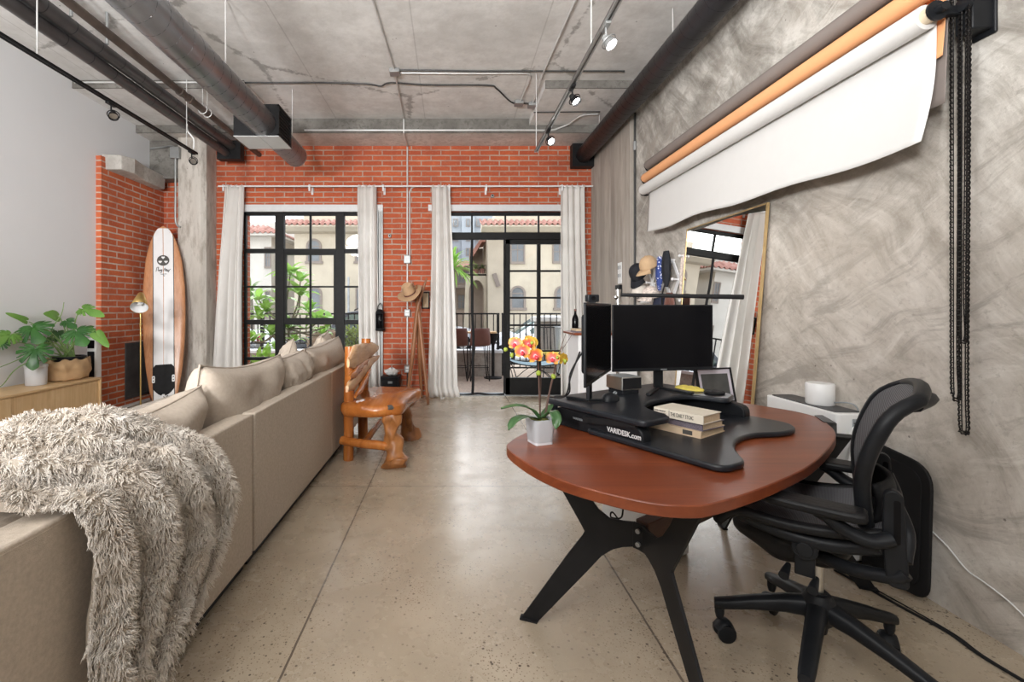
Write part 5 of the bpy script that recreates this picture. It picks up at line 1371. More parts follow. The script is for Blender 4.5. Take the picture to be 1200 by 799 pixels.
# ------------------------------------------------------------------ orchid
orc = thing('orchid_plant', 'orange and crimson orchid in square grey pot on table corner', 'plant', (.372,1.885,TZ))
oc = (.372,1.893); ang = math.radians(18)
def opot(s,u):
    a = 2*PI*s; ca, sa = math.cos(a), math.sin(a); e = 5.0
    r = (abs(ca)**e+abs(sa)**e)**(-1/e)
    k = .043+.0085*min(1,u*1.05); x, y = r*ca*k, r*sa*k
    return V(oc[0]+x*math.cos(ang)-y*math.sin(ang), oc[1]+x*math.sin(ang)+y*math.cos(ang), TZ+.012+.092*u)
b = MB(); b.grid(64, 12, opot, closed_u=True)
b.grid(64, 4, lambda s,u: (lambda p: V(oc[0]+(p.x-oc[0])*(.93-.02*u), oc[1]+(p.y-oc[1])*(.93-.02*u), TZ+.104-.014*u))(opot(s,1)), closed_u=True)
b.grid(64, 2, lambda s,u: (lambda p: V(oc[0]+(p.x-oc[0])*(1-.07*u), oc[1]+(p.y-oc[1])*(1-.07*u), p.z))(opot(s,1)), closed_u=True)
b.build('pot', M['pot_grey'], orc, smooth=50)
b = MB(); b.grid(64, 5, lambda s,u: (lambda p: V(oc[0]+(p.x-oc[0])*.93*(1-u), oc[1]+(p.y-oc[1])*.93*(1-u), TZ+.093+.010*u+.006*noise.noise(V(p.x*40,p.y*40,u*3))))(opot(s,1)), closed_u=True); b.build('moss', M['moss'], orc)
b = MB(); b.prism(rounded([(-.04,-.04),(.04,-.04),(.04,.04),(-.04,.04)],.012), TZ+.001, TZ+.012, lambda a,c,t: V(oc[0]+a*math.cos(ang)-c*math.sin(ang), oc[1]+a*math.sin(ang)+c*math.cos(ang), t)); b.build('saucer', M['pot_white'], orc)
OY = 1.875
def olf(pts, w, name='leaf'):
    P = spline(pts, 6); m = len(P); b = MB(); vs = []; fs = []
    for i,p in enumerate(P):
        t = i/(m-1); d = (P[min(i+1,m-1)]-P[max(i-1,0)]).normalized(); s = d.cross(V(0,0,1))
        if s.length < .01: s = V(0,1,0)
        s.normalize(); n = s.cross(d).normalized(); ww = w*(.35+.65*math.sin(PI*min(1,.12+t*.86))**.8)*(1 if t < .9 else max(.12,(1-t)*10))
        for k in (-1,-.5,0,.5,1): vs.append(p+s*ww*.5*k+n*(.006*abs(k)-.003))
    for i in range(m-1):
        for k in range(4): fs.append((i*5+k,i*5+k+1,(i+1)*5+k+1,(i+1)*5+k))
    b.add(vs,fs); return b.build(name, M['orchid_leaf'], orc, smooth=70, solid=.0018)
olf([at(632,490,1.88), at(622,479,1.86), at(607,475,1.85), at(587,478.5,1.84)], .042)
olf([at(631,491,1.87), at(617,488,1.82), at(604,492,1.79), at(596,504,1.77)], .052)
olf([at(634,490,1.90), at(641,481,1.93), at(648,474,1.96)], .034)
olf([at(637,489,1.88), at(647,482,1.85), at(652,490,1.82), at(651.5,503,1.81)], .046)
for pts,r0 in (([at(633,490,OY),at(632,462,OY),at(631,432,OY+.0),at(629,417,OY-.02),at(618,409,OY-.04),at(604,404,OY-.05)],.0034),([at(639,489,OY+.02),at(644,460,OY+.03),at(650,436,OY+.03),at(655,415,OY+.02),at(659,406,OY+.01)],.0032)):
    b = MB(); b.tube(spline(pts,7), lambda t: .0036-.0018*t, 7); b.build('stem', M['orchid_stem'], orc)
for pts in ([at(639,489,OY+.03),at(650,430,OY+.05),at(663,391,OY+.05)],[at(637,489,OY+.04),at(652,425,OY+.06),at(672,389,OY+.07)],[at(633,489,OY+.02),at(634,440,OY+.03),at(633.5,394,OY+.03)]):
    b = MB(); b.tube(spline(pts,5), lambda t: .0017-.0008*t, 5); b.build('support_twig', M['twig'], orc)
def petal_mesh(c, d, n, L, W, curl, name, mat, par):
    """rounded petal from the heart c outwards along d; uv.x runs heart to rim"""
    d = d.normalized(); n = (n-d*n.dot(d)).normalized(); s = d.cross(n); nu, nv = 7, 8; vs = []; uv = []; fs = []
    for j in range(nv):
        t = j/(nv-1); w = W*math.sin(PI*(.10+.83*t))**.75*(.55+.6*t)
        for i in range(nu):
            k = 2*i/(nu-1)-1
            vs.append(c + d*(L*t*(1-.10*k*k*t)) + s*(w*.5*k) + n*(curl*L*(t*t) + .10*L*k*k*t + .02*L*noise.noise(V(k*2,t*3,L*99)))); uv.append((max(t, abs(k)*t**.5*.9),0))
    for j in range(nv-1):
        for i in range(nu-1): fs.append((j*nu+i,j*nu+i+1,(j+1)*nu+i+1,(j+1)*nu+i))
    Mi = parent_matrix(par).inverted(); me = bpy.data.meshes.new(name); me.from_pydata([tuple(Mi@p) for p in vs],[],fs)
    l = me.uv_layers.new(name='UVMap')
    for lp in me.loops: l.data[lp.index].uv = uv[lp.vertex_index]
    me.polygons.foreach_set('use_smooth',[True]*len(me.polygons)); me.materials.append(mat); me.update()
    o = bpy.data.objects.new(name, me); link(o); o.parent = par; return o
def bloom(px, py, Y, size, face, rot, mat='petal'):
    c = at(px,py,Y); n = Vector(face).normalized(); a = n.cross(V(0,0,1)).normalized(); b_ = a.cross(n).normalized()
    hb = MB(); hb.ball(c+n*.003, .0035, 10, 6); fl_ = hb.build('flower', M['lip'] if mat == 'petal' else M['petal_yellow'], orc)
    for k,(an,L,W) in enumerate(((90,.95,.85),(90+128,.95,.80),(90-128,.95,.80),(90+62,1.02,1.35),(90-62,1.02,1.35))):
        an = math.radians(an+rot); d = a*math.cos(an)+b_*math.sin(an)
        petal_mesh(c+n*(.001 if k < 3 else .0025), d, n, size*L, size*W, -.06 if k < 3 else -.02, 'petal', M[mat], fl_)
    lb = MB(); dn = math.radians(-90+rot); d = a*math.cos(dn)+b_*math.sin(dn)
    lb.tube(spline([c+n*.004, c+d*size*.22+n*.012, c+d*size*.45+n*.010],4), lambda t: .004+.0035*math.sin(PI*t), 8); lb.build('lip', M['lip'] if mat == 'petal' else M['bud'], fl_)
bloom(604,403,OY-.06,.031,(-.45,-1,.15),10); bloom(619,404,OY-.045,.032,(.1,-1,.35),-15,); bloom(612,412,OY-.075,.033,(-.1,-1,.05),5); bloom(627,417,OY-.07,.034,(.15,-1,.1),-8)
bloom(647.5,420,OY-.01,.031,(-.25,-1,.1),6); bloom(659.5,421,OY+.0,.030,(.8,-1,.1),12,'petal_yellow'); bloom(622,401,OY-.03,.032,(.3,-.9,.5),20,'petal_yellow')
for px,py,r in ((592.5,409.5,.0085),(600,416,.009),(608,398,.006),(631,437,.0105),(648.5,441,.010),(653,419,.006)):
    b = MB(); b.ball(at(px,py,OY-.03), (r,r,r*1.1), 12, 8); b.build('bud', M['bud'], orc, rough=(.002,80))

# pale box on the floor under the table
pcx = thing('computer_tower', 'pale grey computer tower standing on floor under the table', 'computer', tuple(D(2.2,1.5)))
b = ubox(2.17,2.345,1.375,1.80,.006,.50); b.build('case', M['pale_grey'], pcx, bevel=.006)
b = ubox(2.185,2.33,1.371,1.3745,.03,.48); b.build('side_panel', M['white_plastic'], pcx, smooth=0)
for u,v in ((2.20,1.41),(2.32,1.41),(2.20,1.76),(2.32,1.76)):
    b = MB(); b.cyl(D(u,v,0),D(u,v,.008),.014,n=12); b.build('foot', M['rubber'], pcx)
cb = thing('power_cable', 'thin black cord hanging beneath the table past the left leg', 'cord', (.75,2.1,.3))
b = MB(); b.tube(spline([at(731,577,2.12), at(730,598,2.12), at(727,607,2.13), at(716,606,2.15), at(720,602,2.2), at(745,640,2.3), at(765,652,2.38)],6), .004, 6); b.build('cord', M['rubber'], cb)
# ------------------------------------------------------------------ mesh office chair (local x is the way it faces, y its near side)
CH = math.atan2(.65,-.76)
oc_ = thing('office_chair', 'black mesh office chair pushed up to the cherry table', 'chair', (1.335,1.65,0), CH)
def part(mb, name, mat, par=oc_, **k): return mb.build(name, M[mat], par, local=True, **k)
b = MB(); b.lathe([(0,.165),(.040,.165),(.052,.19),(.050,.245),(.036,.268),(0,.27)], n=24); part(b,'hub','black_plastic')
for k,wa in enumerate((9.4,81.4,153.4,225.4,297.4)):
    a = math.radians(wa)-CH; d = V(math.cos(a),math.sin(a),0); s = V(-d.y,d.x,0)
    b = MB(); P = [(.03,.215,.030,.036),(.10,.205,.029,.030),(.20,.178,.026,.024),(.29,.148,.024,.020),(.328,.138,.020,.018)]
    vs = []; n = 12; fs = []
    for r,z,w,h in P:
        for j in range(n):
            t = 2*PI*j/n; vs.append(d*r + s*(w*math.copysign(abs(math.cos(t))**.7,math.cos(t))) + V(0,0,z+h*math.copysign(abs(math.sin(t))**.7,math.sin(t))))
    for i in range(len(P)-1):
        for j in range(n): fs.append((i*n+j,i*n+(j+1)%n,(i+1)*n+(j+1)%n,(i+1)*n+j))
    fs += [tuple(range(n)), tuple((len(P)-1)*n+j for j in range(n))]; b.add(vs,fs)
    lg = part(b,'base_leg','black_plastic', smooth=60)
    c = d*.31; ca = a+.9+k*1.3; e = V(math.cos(ca),math.sin(ca),0); q = V(-e.y,e.x,0); wc_ = c+e*.018+V(0,0,.033)
    f = MB(); f.tube([c+V(0,0,.150),c+V(0,0,.105),c+V(0,0,.085)],[.017,.017,.012],12); f.tube(spline([wc_+V(0,0,.004)+e*.03,wc_+V(0,0,.034)+e*.014,wc_+V(0,0,.037)-e*.008,wc_+V(0,0,.012)-e*.032],4), .010, 8, flat=(q,2.6)); cs2 = part(f,'caster','black_plastic',lg, smooth=40)
    for sg_ in (-1,1):
        w = MB(); w.tube([wc_+q*(.010*sg_), wc_+q*(.014*sg_), wc_+q*(.026*sg_), wc_+q*(.029*sg_)], [.027,.033,.033,.027], 20)
        part(w,'caster_wheel','black_plastic',lg)
b = MB(); b.cyl((0,0,.262),(0,0,.276),.026,n=20); part(b,'column_sleeve','black_plastic')
b = MB(); b.cyl((0,0,.276),(0,0,.42),.0155,n=20); part(b,'gas_column','chrome')
b = MB(); b.lathe([(0,.13),(.024,.13),(.028,.15),(.028,.17),(0,.17)], n=18); part(b,'column_foot','black_plastic')
def mech(s,u):
    th = 2*PI*s; ph = PI*u
    x = .085+.185*math.cos(th)*math.sin(ph); y = .145*math.sin(th)*math.sin(ph); z = .468-.092*math.cos(ph)
    k = V(x*9,y*9,z*9); f = 1+.13*noise.noise(k)
    return V(.085+(x-.085)*f, y*f, .468+(z-.468)*f + .06*(x-.085) + .012*math.sin(x*40)*abs(math.sin(ph)))
b = MB(); b.grid(40, 24, mech, closed_u=True); part(b,'tilt_mechanism','leather_black', smooth=70)
# seat: sling in a shaped frame
def seat_pt(s,u):
    x = .275-.455*u; y = (2*s-1)*(.245-.02*u)
    z = .612-.10*max(0,(.18-u)/.18)**2*.6 - .030*math.sin(PI*min(1,u*1.05)) + .012*u
    z -= .028*(1-(2*s-1)**2)*math.sin(PI*min(1,.15+u*.8)); return V(x,y,z)
b = MB(); b.grid(17, 19, seat_pt); part(b,'seat','mesh', smooth=70, solid=.004)
rim = [seat_pt(1,i/16) for i in range(17)] + [seat_pt(1-i/12,1) for i in range(1,12)] + [seat_pt(0,1-i/16) for i in range(17)] + [seat_pt(i/12,0) for i in range(1,12)]
b = MB(); b.tube([p+V(0,0,-.010) for p in rim], .019, 10, closed=True); part(b,'seat_frame','leather_black', smooth=60)
for sg_ in (-1,1):
    b = MB(); b.tube(spline([V(.23,sg_*.225,.575),V(.10,sg_*.215,.54),V(-.03,sg_*.215,.535),V(-.15,sg_*.225,.57)],5), .017, 10, flat=((0,0,1),1.3)); part(b,'seat_rail','black_plastic', smooth=60)
    b = MB(); b.tube(spline([V(-.0,sg_*.10,.45),V(-.08,sg_*.19,.47),V(-.18,sg_*.225,.495),V(-.205,sg_*.228,.52)],5), .021, 10); part(b,'yoke_arm','black_plastic', smooth=60)
    b = MB(); pf_ = rounded([(-.215,.47),(-.165,.47),(-.155,.60),(-.158,.745),(-.18,.762),(-.202,.745),(-.208,.60)], .02, 4)
    b.prism(pf_, sg_*.226-.016, sg_*.226+.016, lambda a,c,t: V(a,t,c)); up_ = part(b,'arm_upright','black_plastic', bevel=.004)
    b = MB(); b.prism(rounded([(-.195,.60),(-.180,.60),(-.180,.73),(-.195,.73)],.007,4), sg_*.226-.0175, sg_*.226+.0175, lambda a,c,t: V(a,t,c)); part(b,'slot','screen', up_)
    b = MB(); b.tube(spline([V(-.175,sg_*.245,.615),V(-.13,sg_*.262,.60),V(-.075,sg_*.268,.615),V(-.03,sg_*.272,.648),V(.0,sg_*.272,.662)],6), .021, 12, flat=((0,1,0),1.25)); part(b,'arm_support','black_plastic', smooth=60)
    b = MB(); pp_ = [(-.115,-.040),(-.12,0),(-.115,.040),(-.02,.048),(.10,.044),(.145,.028),(.155,0),(.145,-.028),(.10,-.044),(-.02,-.048)]
    pp_ = smooth_closed([Vector(q) for q in pp_],4)
    b.prism([(p[0],p[1]) for p in pp_], .662, .692, lambda a,c,t: V(a, sg_*.272+c, t - .004*abs(c)/.04)); part(b,'arm_pad','leather_black', bevel=.011, bseg=3, smooth=50)
kn = MB(); kn.cyl((.03,.17,.505),(.03,.225,.505),.036,n=24); kn.cyl((.03,.225,.505),(.03,.232,.505),.024,n=24); part(kn,'tension_disc','black_plastic', bevel=.003)
kb = MB(); kb.bar((.03,.205,.50),(.03,.205,.41), .055, .016, up=(0,1,0)); part(kb,'lever_bracket','black_plastic', bevel=.004)
for x,z in ((.075,.425),(.0,.405)):
    kb = MB(); kb.tube([V(x,.19,z),V(x+.004,.225,z-.004),V(x+.008,.262,z-.010)], [.008,.012,.015], 12); part(kb,'lever','black_plastic')
# back: suspension mesh in a curved frame
def back_pt(s,u):
    k = 2*s-1; w = .17+.070*math.sin(PI*.5*min(1,u/.62)) - .05*max(0,(u-.72)/.28)**2
    x = -.135+.015*math.sin(PI*u*1.2) - .075*max(0,(u-.35)/.65)**1.7 - .028*max(0,(u-.85)/.15)**2
    x += .022*k*k
    return V(x, k*w, .585+.462*u - .022*k*k*max(0,(u-.8)/.2))
b = MB(); b.grid(17, 25, back_pt); part(b,'backrest','mesh', smooth=70, solid=.003)
rim = [back_pt(1,i/20) for i in range(21)] + [back_pt(1-i/14,1) for i in range(1,14)] + [back_pt(0,1-i/20) for i in range(21)] + [back_pt(i/14,0) for i in range(1,14)]
b = MB(); b.tube([p+V(-.012,0,0) for p in rim], .0185, 10, closed=True, flat=((1,0,0),1.15)); part(b,'back_frame','black_plastic', smooth=60)
b = MB(); b.tube(spline([back_pt(.12,.93)+V(-.03,0,-.005), back_pt(.5,.965)+V(-.05,0,-.02), back_pt(.88,.93)+V(-.03,0,-.005)],6), .018, 8, flat=((1,0,0),1.3)); part(b,'top_rail','black_plastic', smooth=60)
b = MB(); b.grid(13, 9, lambda s,u: V(-.168-.018*math.sin(PI*s)-.012*math.sin(PI*u)+.03*(2*s-1)**2, (2*s-1)*.15, .62+.12*u)); part(b,'lumbar_pad','black_foam', smooth=70, solid=.014)
b = MB(); b.tube(spline([V(-.205,-.228,.55),V(-.215,-.18,.62),V(-.19,-.17,.70)],5), .017, 8); b.tube(spline([V(-.205,.228,.55),V(-.215,.18,.62),V(-.19,.17,.70)],5), .017, 8); part(b,'back_bracket','black_plastic', smooth=60)
# ------------------------------------------------------------------ backdrop paper rolls on the cement wall
def roll(label, x, z, ya, yb, r, mat, drop, tail=None):
    t = thing('backdrop_roll', label, 'paper roll', (x,(ya+yb)/2,z), group='backdrop paper rolls')
    b = MB(); b.cyl((x,ya,z),(x,yb,z), r, n=32); b.build('roll', M[mat], t)
    b = MB(); b.cyl((x,ya-.035,z),(x,yb+.03,z), r*.62, n=24); b.build('core', M['brass_core'], t)
    sw_ = 1.0 if tail is None else tail/(yb-ya)
    def f(s,u):
        s *= sw_
        y = ya+.006+(yb-ya-.012)*s
        zz = z - drop(s)*u
        xx = x + r*.985 - .012*u - (.045 if tail is None else .004)*u*u*u*(1-.5*s) + (.008 if tail is None else .002)*math.sin(u*5+s*3)*u
        return V(xx,y,zz)
    b = MB(); b.grid(60, 18, f); b.build('hanging_paper', M[mat], t, smooth=70, solid=.0012, soff=1)
    # far end: black hook on the wall; near end: clamp with spindle
    b = MB(); b.tube([(XR-.005,yb+.02,z-.02),(x+.02,yb+.02,z-.05),(x-.01,yb+.02,z-.045),(x-.03,yb+.02,z-.01),(x-.03,yb+.02,z+.02)], .008, 8); b.box((XR-.015,yb+.0,z-.05),(XR,yb+.04,z+.04)); b.build('wall_hook', M['black_plastic'], t)
    b = MB(); b.cyl((x,yb+.012,z),(x,yb+.05,z), r*.35, n=12); b.build('end_plug', M['black_plastic'], t)
    b = MB(); b.cyl((x,ya-.045,z),(x,ya-.035,z), r*.8, n=20); b.cyl((x,ya-.075,z),(x,ya-.045,z), r*.35, n=16); b.build('chain_wheel', M['black_plastic'], t)
    return t
roll('dark grey backdrop paper roll, highest of the three wall rolls', 1.985, 2.735, 1.845, 4.56, .045, 'paper_grey', lambda s: .60, .22)
roll('orange backdrop paper roll between the grey and white rolls', 1.97, 2.615, 1.84, 4.60, .045, 'paper_orange', lambda s: .30-.4*abs(s-.03), .20)
wr = roll('white backdrop paper roll unrolled partway down the cement wall', 1.945, 2.49, 1.86, 4.58, .05, 'paper_white', lambda s: .505-.07*s+.018*math.sin(s*7)*(1-s)+.010*math.sin(s*17))
bk = thing('roll_bracket', 'black wall bracket holding the near ends of paper rolls', 'bracket', (2.1,1.83,2.6))
b = MB(); b.box((XR-.012,1.775,2.38),(XR,1.86,2.86)); b.box((2.05,1.785,2.40),(XR,1.85,2.54)); b.build('plate', M['black_plastic'], bk, bevel=.006)
for x,z in ((1.985,2.735),(1.97,2.615),(1.945,2.49)):
    b = MB(); b.bar((XR-.01,1.825,z),(x,1.825,z), .028, .036); b.build('arm', M['black_plastic'], bk, bevel=.006)
# ladder chains
def chain(label, x, strands, zt, zb, tilt=0):
    """closed loop of ladder chain: strands (y0,y1) top, bottom meeting point"""
    t = thing('hanging_chain', label, 'chain', (x,strands[1],zb), group='black pull chains')
    (ya,yb),ym = strands
    path = spline([V(x,ya,zt), V(x-.004,ya+.002,(zt+zb)*.5), V(x-.008,ya+(ym-ya)*.25,zb+.22), V(x-.01,ym-.014,zb+.02), V(x-.01,ym,zb), V(x-.01,ym+.012,zb+.02), V(x-.006,yb+(ym-yb)*.25,zb+.22), V(x,yb,(zt+zb)*.5), V(x,yb,zt)], 40)
    # resample evenly
    L = [0]
    for p,q in zip(path,path[1:]): L.append(L[-1]+(q-p).length)
    pitch = .021; m = int(L[-1]/pitch); pts = []; j = 0
    for i in range(m+1):
        s = L[-1]*i/m
        while j < len(L)-2 and L[j+1] < s: j += 1
        pts.append(path[j].lerp(path[j+1], (s-L[j])/max(1e-9,L[j+1]-L[j])))
    b = MB()
    for i,p in enumerate(pts):
        d = (pts[min(i+1,m)]-pts[max(i-1,0)]).normalized(); side = V(.45,1,0); side = (side-d*side.dot(d)).normalized(); n_ = side.cross(d)
        w = .0115
        b.bar(p-side*w, p+side*w, .0042, .0050, up=d)
        if i < m:
            q = pts[i+1]
            for sg_ in (-1,1):
                a0 = p+side*(w*sg_); a1 = p.lerp(q,.5)+side*(w*.62*sg_)+n_*.0015; a2 = q+side*(w*sg_)
                b.bar(a0,a1,.0034,.0044); b.bar(a1,a2,.0034,.0044)
    b.build('links', M['chain'], t, smooth=0)
    h = MB(); h.lathe([(.010,-.012),(.026,-.010),(.026,.010),(.010,.012)], (x,(ya+yb)/2,zt), 20, Matrix.Rotation(PI/2,3,'Y')); h.build('sprocket', M['black_plastic'], t)
chain('longest black pull chain loop, its end hanging lowest by the wall', 2.055, ((1.800,1.836),1.812), 2.74, .80)
chain('middle length black pull chain loop beside the longest chain', 2.045, ((1.822,1.856),1.832), 2.62, .935)
chain('shortest black pull chain loop beside the white paper edge', 2.03, ((1.785,1.812),1.795), 2.50, 1.17)

# ------------------------------------------------------------------ leaning mirror
mi = thing('leaning_mirror', 'tall gold framed mirror leaning on the cement wall', 'mirror', (2.0,3.53,0))
mb_, mt_ = V(1.945,0,.004), V(2.10,0,2.0); mu = (mt_-mb_).normalized(); mn = V(-mu.z,0,mu.x).normalized()       # towards the room
ML = (mt_-mb_).length; y0m, y1m = 3.01, 4.04
mf = lambda a,c,t: V(mb_.x,0,mb_.z)+mu*c+V(0,a,0)+mn*t
b = MB(); e = .010
for a0,a1,c0,c1 in ((y0m,y1m,0,e),(y0m,y1m,ML-e,ML),(y0m,y0m+e,0,ML),(y1m-e,y1m,0,ML)): b.prism([(a0,c0),(a1,c0),(a1,c1),(a0,c1)], -.013, .004, mf)
b.build('frame', M['gold_frame'], mi, bevel=.002, smooth=0)
b = MB(); b.prism([(y0m+e*.6,e*.6),(y1m-e*.6,e*.6),(y1m-e*.6,ML-e*.6),(y0m+e*.6,ML-e*.6)], -.012, .0, mf); b.build('mirror_glass', M['mirror'], mi, smooth=0)
b = MB(); b.prism([(y0m+.01,.01),(y1m-.01,.01),(y1m-.01,ML-.01),(y0m+.01,ML-.01)], -.0165, -.0125, mf); b.build('backing', M['book_tan'], mi, smooth=0)

# ------------------------------------------------------------------ peg rack with caps and cloths
rk = thing('peg_rack', 'white folding criss cross peg rack on the cement wall', 'rack', (2.11,4.6,1.55))
xr = XR-.022; zc0, hh = 1.56, .20
ys = [4.06+i*.28 for i in range(4)]
for i in range(3):
    for z0,z1,off in ((zc0-hh,zc0+hh,0),(zc0+hh,zc0-hh,-.012)):
        b = MB(); b.bar((xr+off,ys[i],z0),(xr+off,ys[i+1],z1), .012, .032, up=(0,.5,1)); b.build('slat', M['white_paint'], rk, smooth=0)
PEG = [(ys[i],zc0+sg_*hh) for i in range(4) for sg_ in (-1,1)] + [(ys[i]+.135,zc0) for i in range(3)]
for y,z in PEG:
    b = MB(); b.tube([(XR,y,z),(xr-.07,y,z+.008)], .009, 10); b.ball((xr-.072,y,z+.008), .014, 12, 8); b.build('peg', M['white_paint'], rk)
def cap(label, y, z, mat, yaw, pitch, x=2.0, size=1.0, words=None):
    t = thing('baseball_cap', label, 'cap', (x,y,z), group='caps on the peg rack')
    Mx = Matrix.Translation((x,y,z)) @ Matrix.Rotation(yaw,4,'Z') @ Matrix.Rotation(pitch,4,'Y')
    def dome(s,u):
        a = 2*PI*s; r = .083*math.cos(PI*.5*u)**.75
        return Mx @ (V(r*1.08*math.cos(a), r*.95*math.sin(a), .115*math.sin(PI*.5*u))*size)
    b = MB(); b.grid(36, 12, dome, closed_u=True); cr = b.build('crown', M[mat], t, smooth=70, solid=.003)
    def peak(s,u):
        a = (s-.5)*2*1.05; r0 = .085; L = .075*math.cos(a*1.25)**.8 if abs(a*1.25) < PI/2 else 0
        return Mx @ (V((r0*1.05+L*u)*math.cos(a*.9) if True else 0, (r0*.93+L*u*.30)*math.sin(a*.9)*1.05, .006-.030*u*u+.018*math.cos(a*1.5)*u*.5-.012*a*a*u)*size)
    b = MB(); b.grid(21, 7, peak); b.build('brim', M[mat], t, smooth=70, solid=.004)
    b = MB(); b.ball(Mx @ (V(0,0,.117)*size), .007, 10, 6); b.build('button', M[mat], t)
    if words:
        o = Mx @ (V(-.0,.0,.0)*size)
    return t, Mx
cap('black baseball cap hanging leftmost on the peg rack', 4.80, 1.655, 'cap_black', PI+.5, .9, 1.995, 1.12)
cap('tan baseball cap hanging in front of the black cap', 4.50, 1.70, 'cap_tan', PI+.3, .45, 1.97, 1.05)
t_, Mx = cap('off white cap with dark lettering behind the lamp bar', 4.78, 1.43, 'cap_white', PI+.7, -.15, 1.99, 1.05)
text_mesh('lettering', 'MARS', .05, frame(V(1.885,4.70,1.425), (.75,-.66,-.25), (0.2,-.1,1), (-.66,-.75,0)), M['cap_black'], t_, bold=.001)
cap('cream cap with dark brim low on the rack above monitor', 4.45, 1.40, 'cream_cloth', PI+.4, .1, 1.96, 1.0)
def hanging(name, label, cat, y, z0, z1, w, mat, x=2.02, seed=0, depth=.05, folds=2.2):
    def f(s,u):
        a = 2*PI*s; taper = .35+.65*math.sin(PI*min(.93,.12+u*.85))
        r = w*.5*taper*(1+.25*noise.noise(V(math.cos(a)*1.6,math.sin(a)*1.6,u*3+seed)))
        return V(x+depth*.5*math.sin(a)*taper*(1+.4*math.sin(a*folds*2+seed)), y+r*math.cos(a), z1+(z0-z1)*u)
    b = MB(); b.grid(30, 20, f, closed_u=True)
    vs = b.v; b.f.append(tuple(range(29,-1,-1))); b.f.append(tuple(19*30+j for j in range(30)))
    return tag(b.build(name, M[mat], smooth=60), label, cat)
hanging('bandana', 'blue and white patterned bandana hanging on the peg rack', 'bandana', 4.42, 1.47, 1.80, .11, 'bandana', 2.03, 1)
hanging('shoulder_bag', 'black bag with dangling strap hanging near rack centre', 'bag', 4.30, 1.50, 1.84, .12, 'cap_black', 2.04, 2, .06)
b = MB(); b.tube(spline([V(2.03,4.30,1.54),V(2.0,4.30,1.42),V(1.99,4.28,1.28)],6), .014, 8, flat=((1,0,0),.4)); tag(b.build('hanging_strap', M['leather_black']), 'black strap hanging down below the black bag', 'strap')
hanging('scarf', 'cream patterned scarf hanging rightmost beside the mirror', 'scarf', 4.075, 1.18, 1.78, .09, 'cream_cloth', 2.085, 3, .035)
hanging('hanging_cloth_bag', 'navy cloth bag hanging low behind the lamp bar', 'bag', 4.42, 1.05, 1.44, .26, 'navy', 2.03, 4, .07)
pu = hanging('leather_pouch', 'reddish brown leather pouch with yellow mark below lamp bar', 'pouch', 4.12, 1.16, 1.44, .19, 'leather_brown', 1.98, 5, .05)
b = MB(); b.prism([(-.02,-.018),(.02,-.018),(.0,.022)], 0, .003, lambda a,c,t: V(1.947-t, 4.115+a, 1.30+c)); em = b.build('emblem', M['petal_yellow'], None, smooth=0); em.parent = pu

# wall plates on the pilaster
sw = thing('wall_outlet', 'white four gang outlet plate on the concrete pilaster', 'outlet', (2.08,5.58,1.67))
b = MB(); b.box((2.075,5.53,1.60),(2.0845,5.65,1.86)); b.build('plate', M['white_plastic'], sw, bevel=.003)
for k,(y,z) in enumerate(((5.56,1.80),(5.62,1.80),(5.56,1.70),(5.62,1.70))):
    b = MB(); b.box((2.071,y-.013,z-.022),(2.0752,y+.013,z+.022)); b.build('socket', M['grey_plastic'], sw, smooth=0)
sw2 = thing('wall_mount_box', 'small black box under the outlet plate on pilaster', 'box', (2.07,5.58,1.5))
b = MB(); b.box((2.045,5.52,1.47),(2.085,5.66,1.585)); b.build('body', M['black_plastic'], sw2, bevel=.004)
b = MB(); b.box((2.0435,5.54,1.49),(2.0455,5.58,1.52)); b.build('label', M['white_plastic'], sw2, smooth=0)
vc = thing('wall_conduit', 'thin vertical conduit in groove at edge of concrete pilaster', 'conduit', (2.12,5.24,1.0))
b = MB(); b.cyl((2.125,5.245,.1),(2.125,5.245,3.55), .012, n=10); b.build('pipe', M['conduit_dark'], vc)
b = MB(); b.cyl((2.125,5.245,3.12),(2.125,5.245,3.22), .02, n=12); b.build('coupling', M['galv_dull'], vc)

# ------------------------------------------------------------------ slim white cabinet by the wall, router, cables
sc_ = thing('side_cabinet', 'slim white cabinet with dark woven top between table and wall', 'cabinet', (2.03,2.55,0))
b = MB(); b.prism(rounded([(1.955,2.30),(2.115,2.30),(2.115,2.82),(1.955,2.82)], .02, 4), .02, .765, lambda a,c,t: V(a,c,t)); b.build('body', M['white_plastic'], sc_, bevel=.006)
b = MB(); b.prism(rounded([(1.972,2.33),(2.105,2.33),(2.105,2.80),(1.972,2.80)], .02, 4), .765, .770, lambda a,c,t: V(a,c,t)); b.build('top_panel', M['panel_iron'], sc_)
b = MB(); b.box((2.03,2.295,.60),(2.105,2.301,.74)); b.build('vent_panel', M['grey_plastic'], sc_, bevel=.004)
for x in (1.975,2.095):
    for y in (2.34,2.78):
        b = MB(); b.cyl((x,y,0),(x,y,.022),.015,n=12); b.build('foot', M['rubber'], sc_)
for k in range(6):
    b = MB(); b.box((2.034,2.292,.615+k*.020),(2.101,2.2955,.622+k*.020)); b.build('vent_slat', M['panel_iron'], sc_, smooth=0)
ro = thing('wifi_router', 'white cylindrical wifi router on the slim white cabinet', 'router', (2.04,2.52,.77))
b = MB(); b.lathe([(0,.7705),(.062,.7705),(.066,.776),(.0665,.88),(.063,.887),(0,.888)], (2.043,2.515,0), 40); b.build('body', M['white_plastic'], ro, smooth=50)
b = MB(); b.tube(spline([(2.07,2.455,.79),(2.10,2.40,.80),(2.118,2.37,.78),(2.124,2.35,.70)],6), .004, 6); b.build('cable', M['grey_plastic'], ro)
cbn = thing('cable_bundle', 'tangle of white cables hanging at the white cabinet end', 'cable', (2.0,2.27,.5))
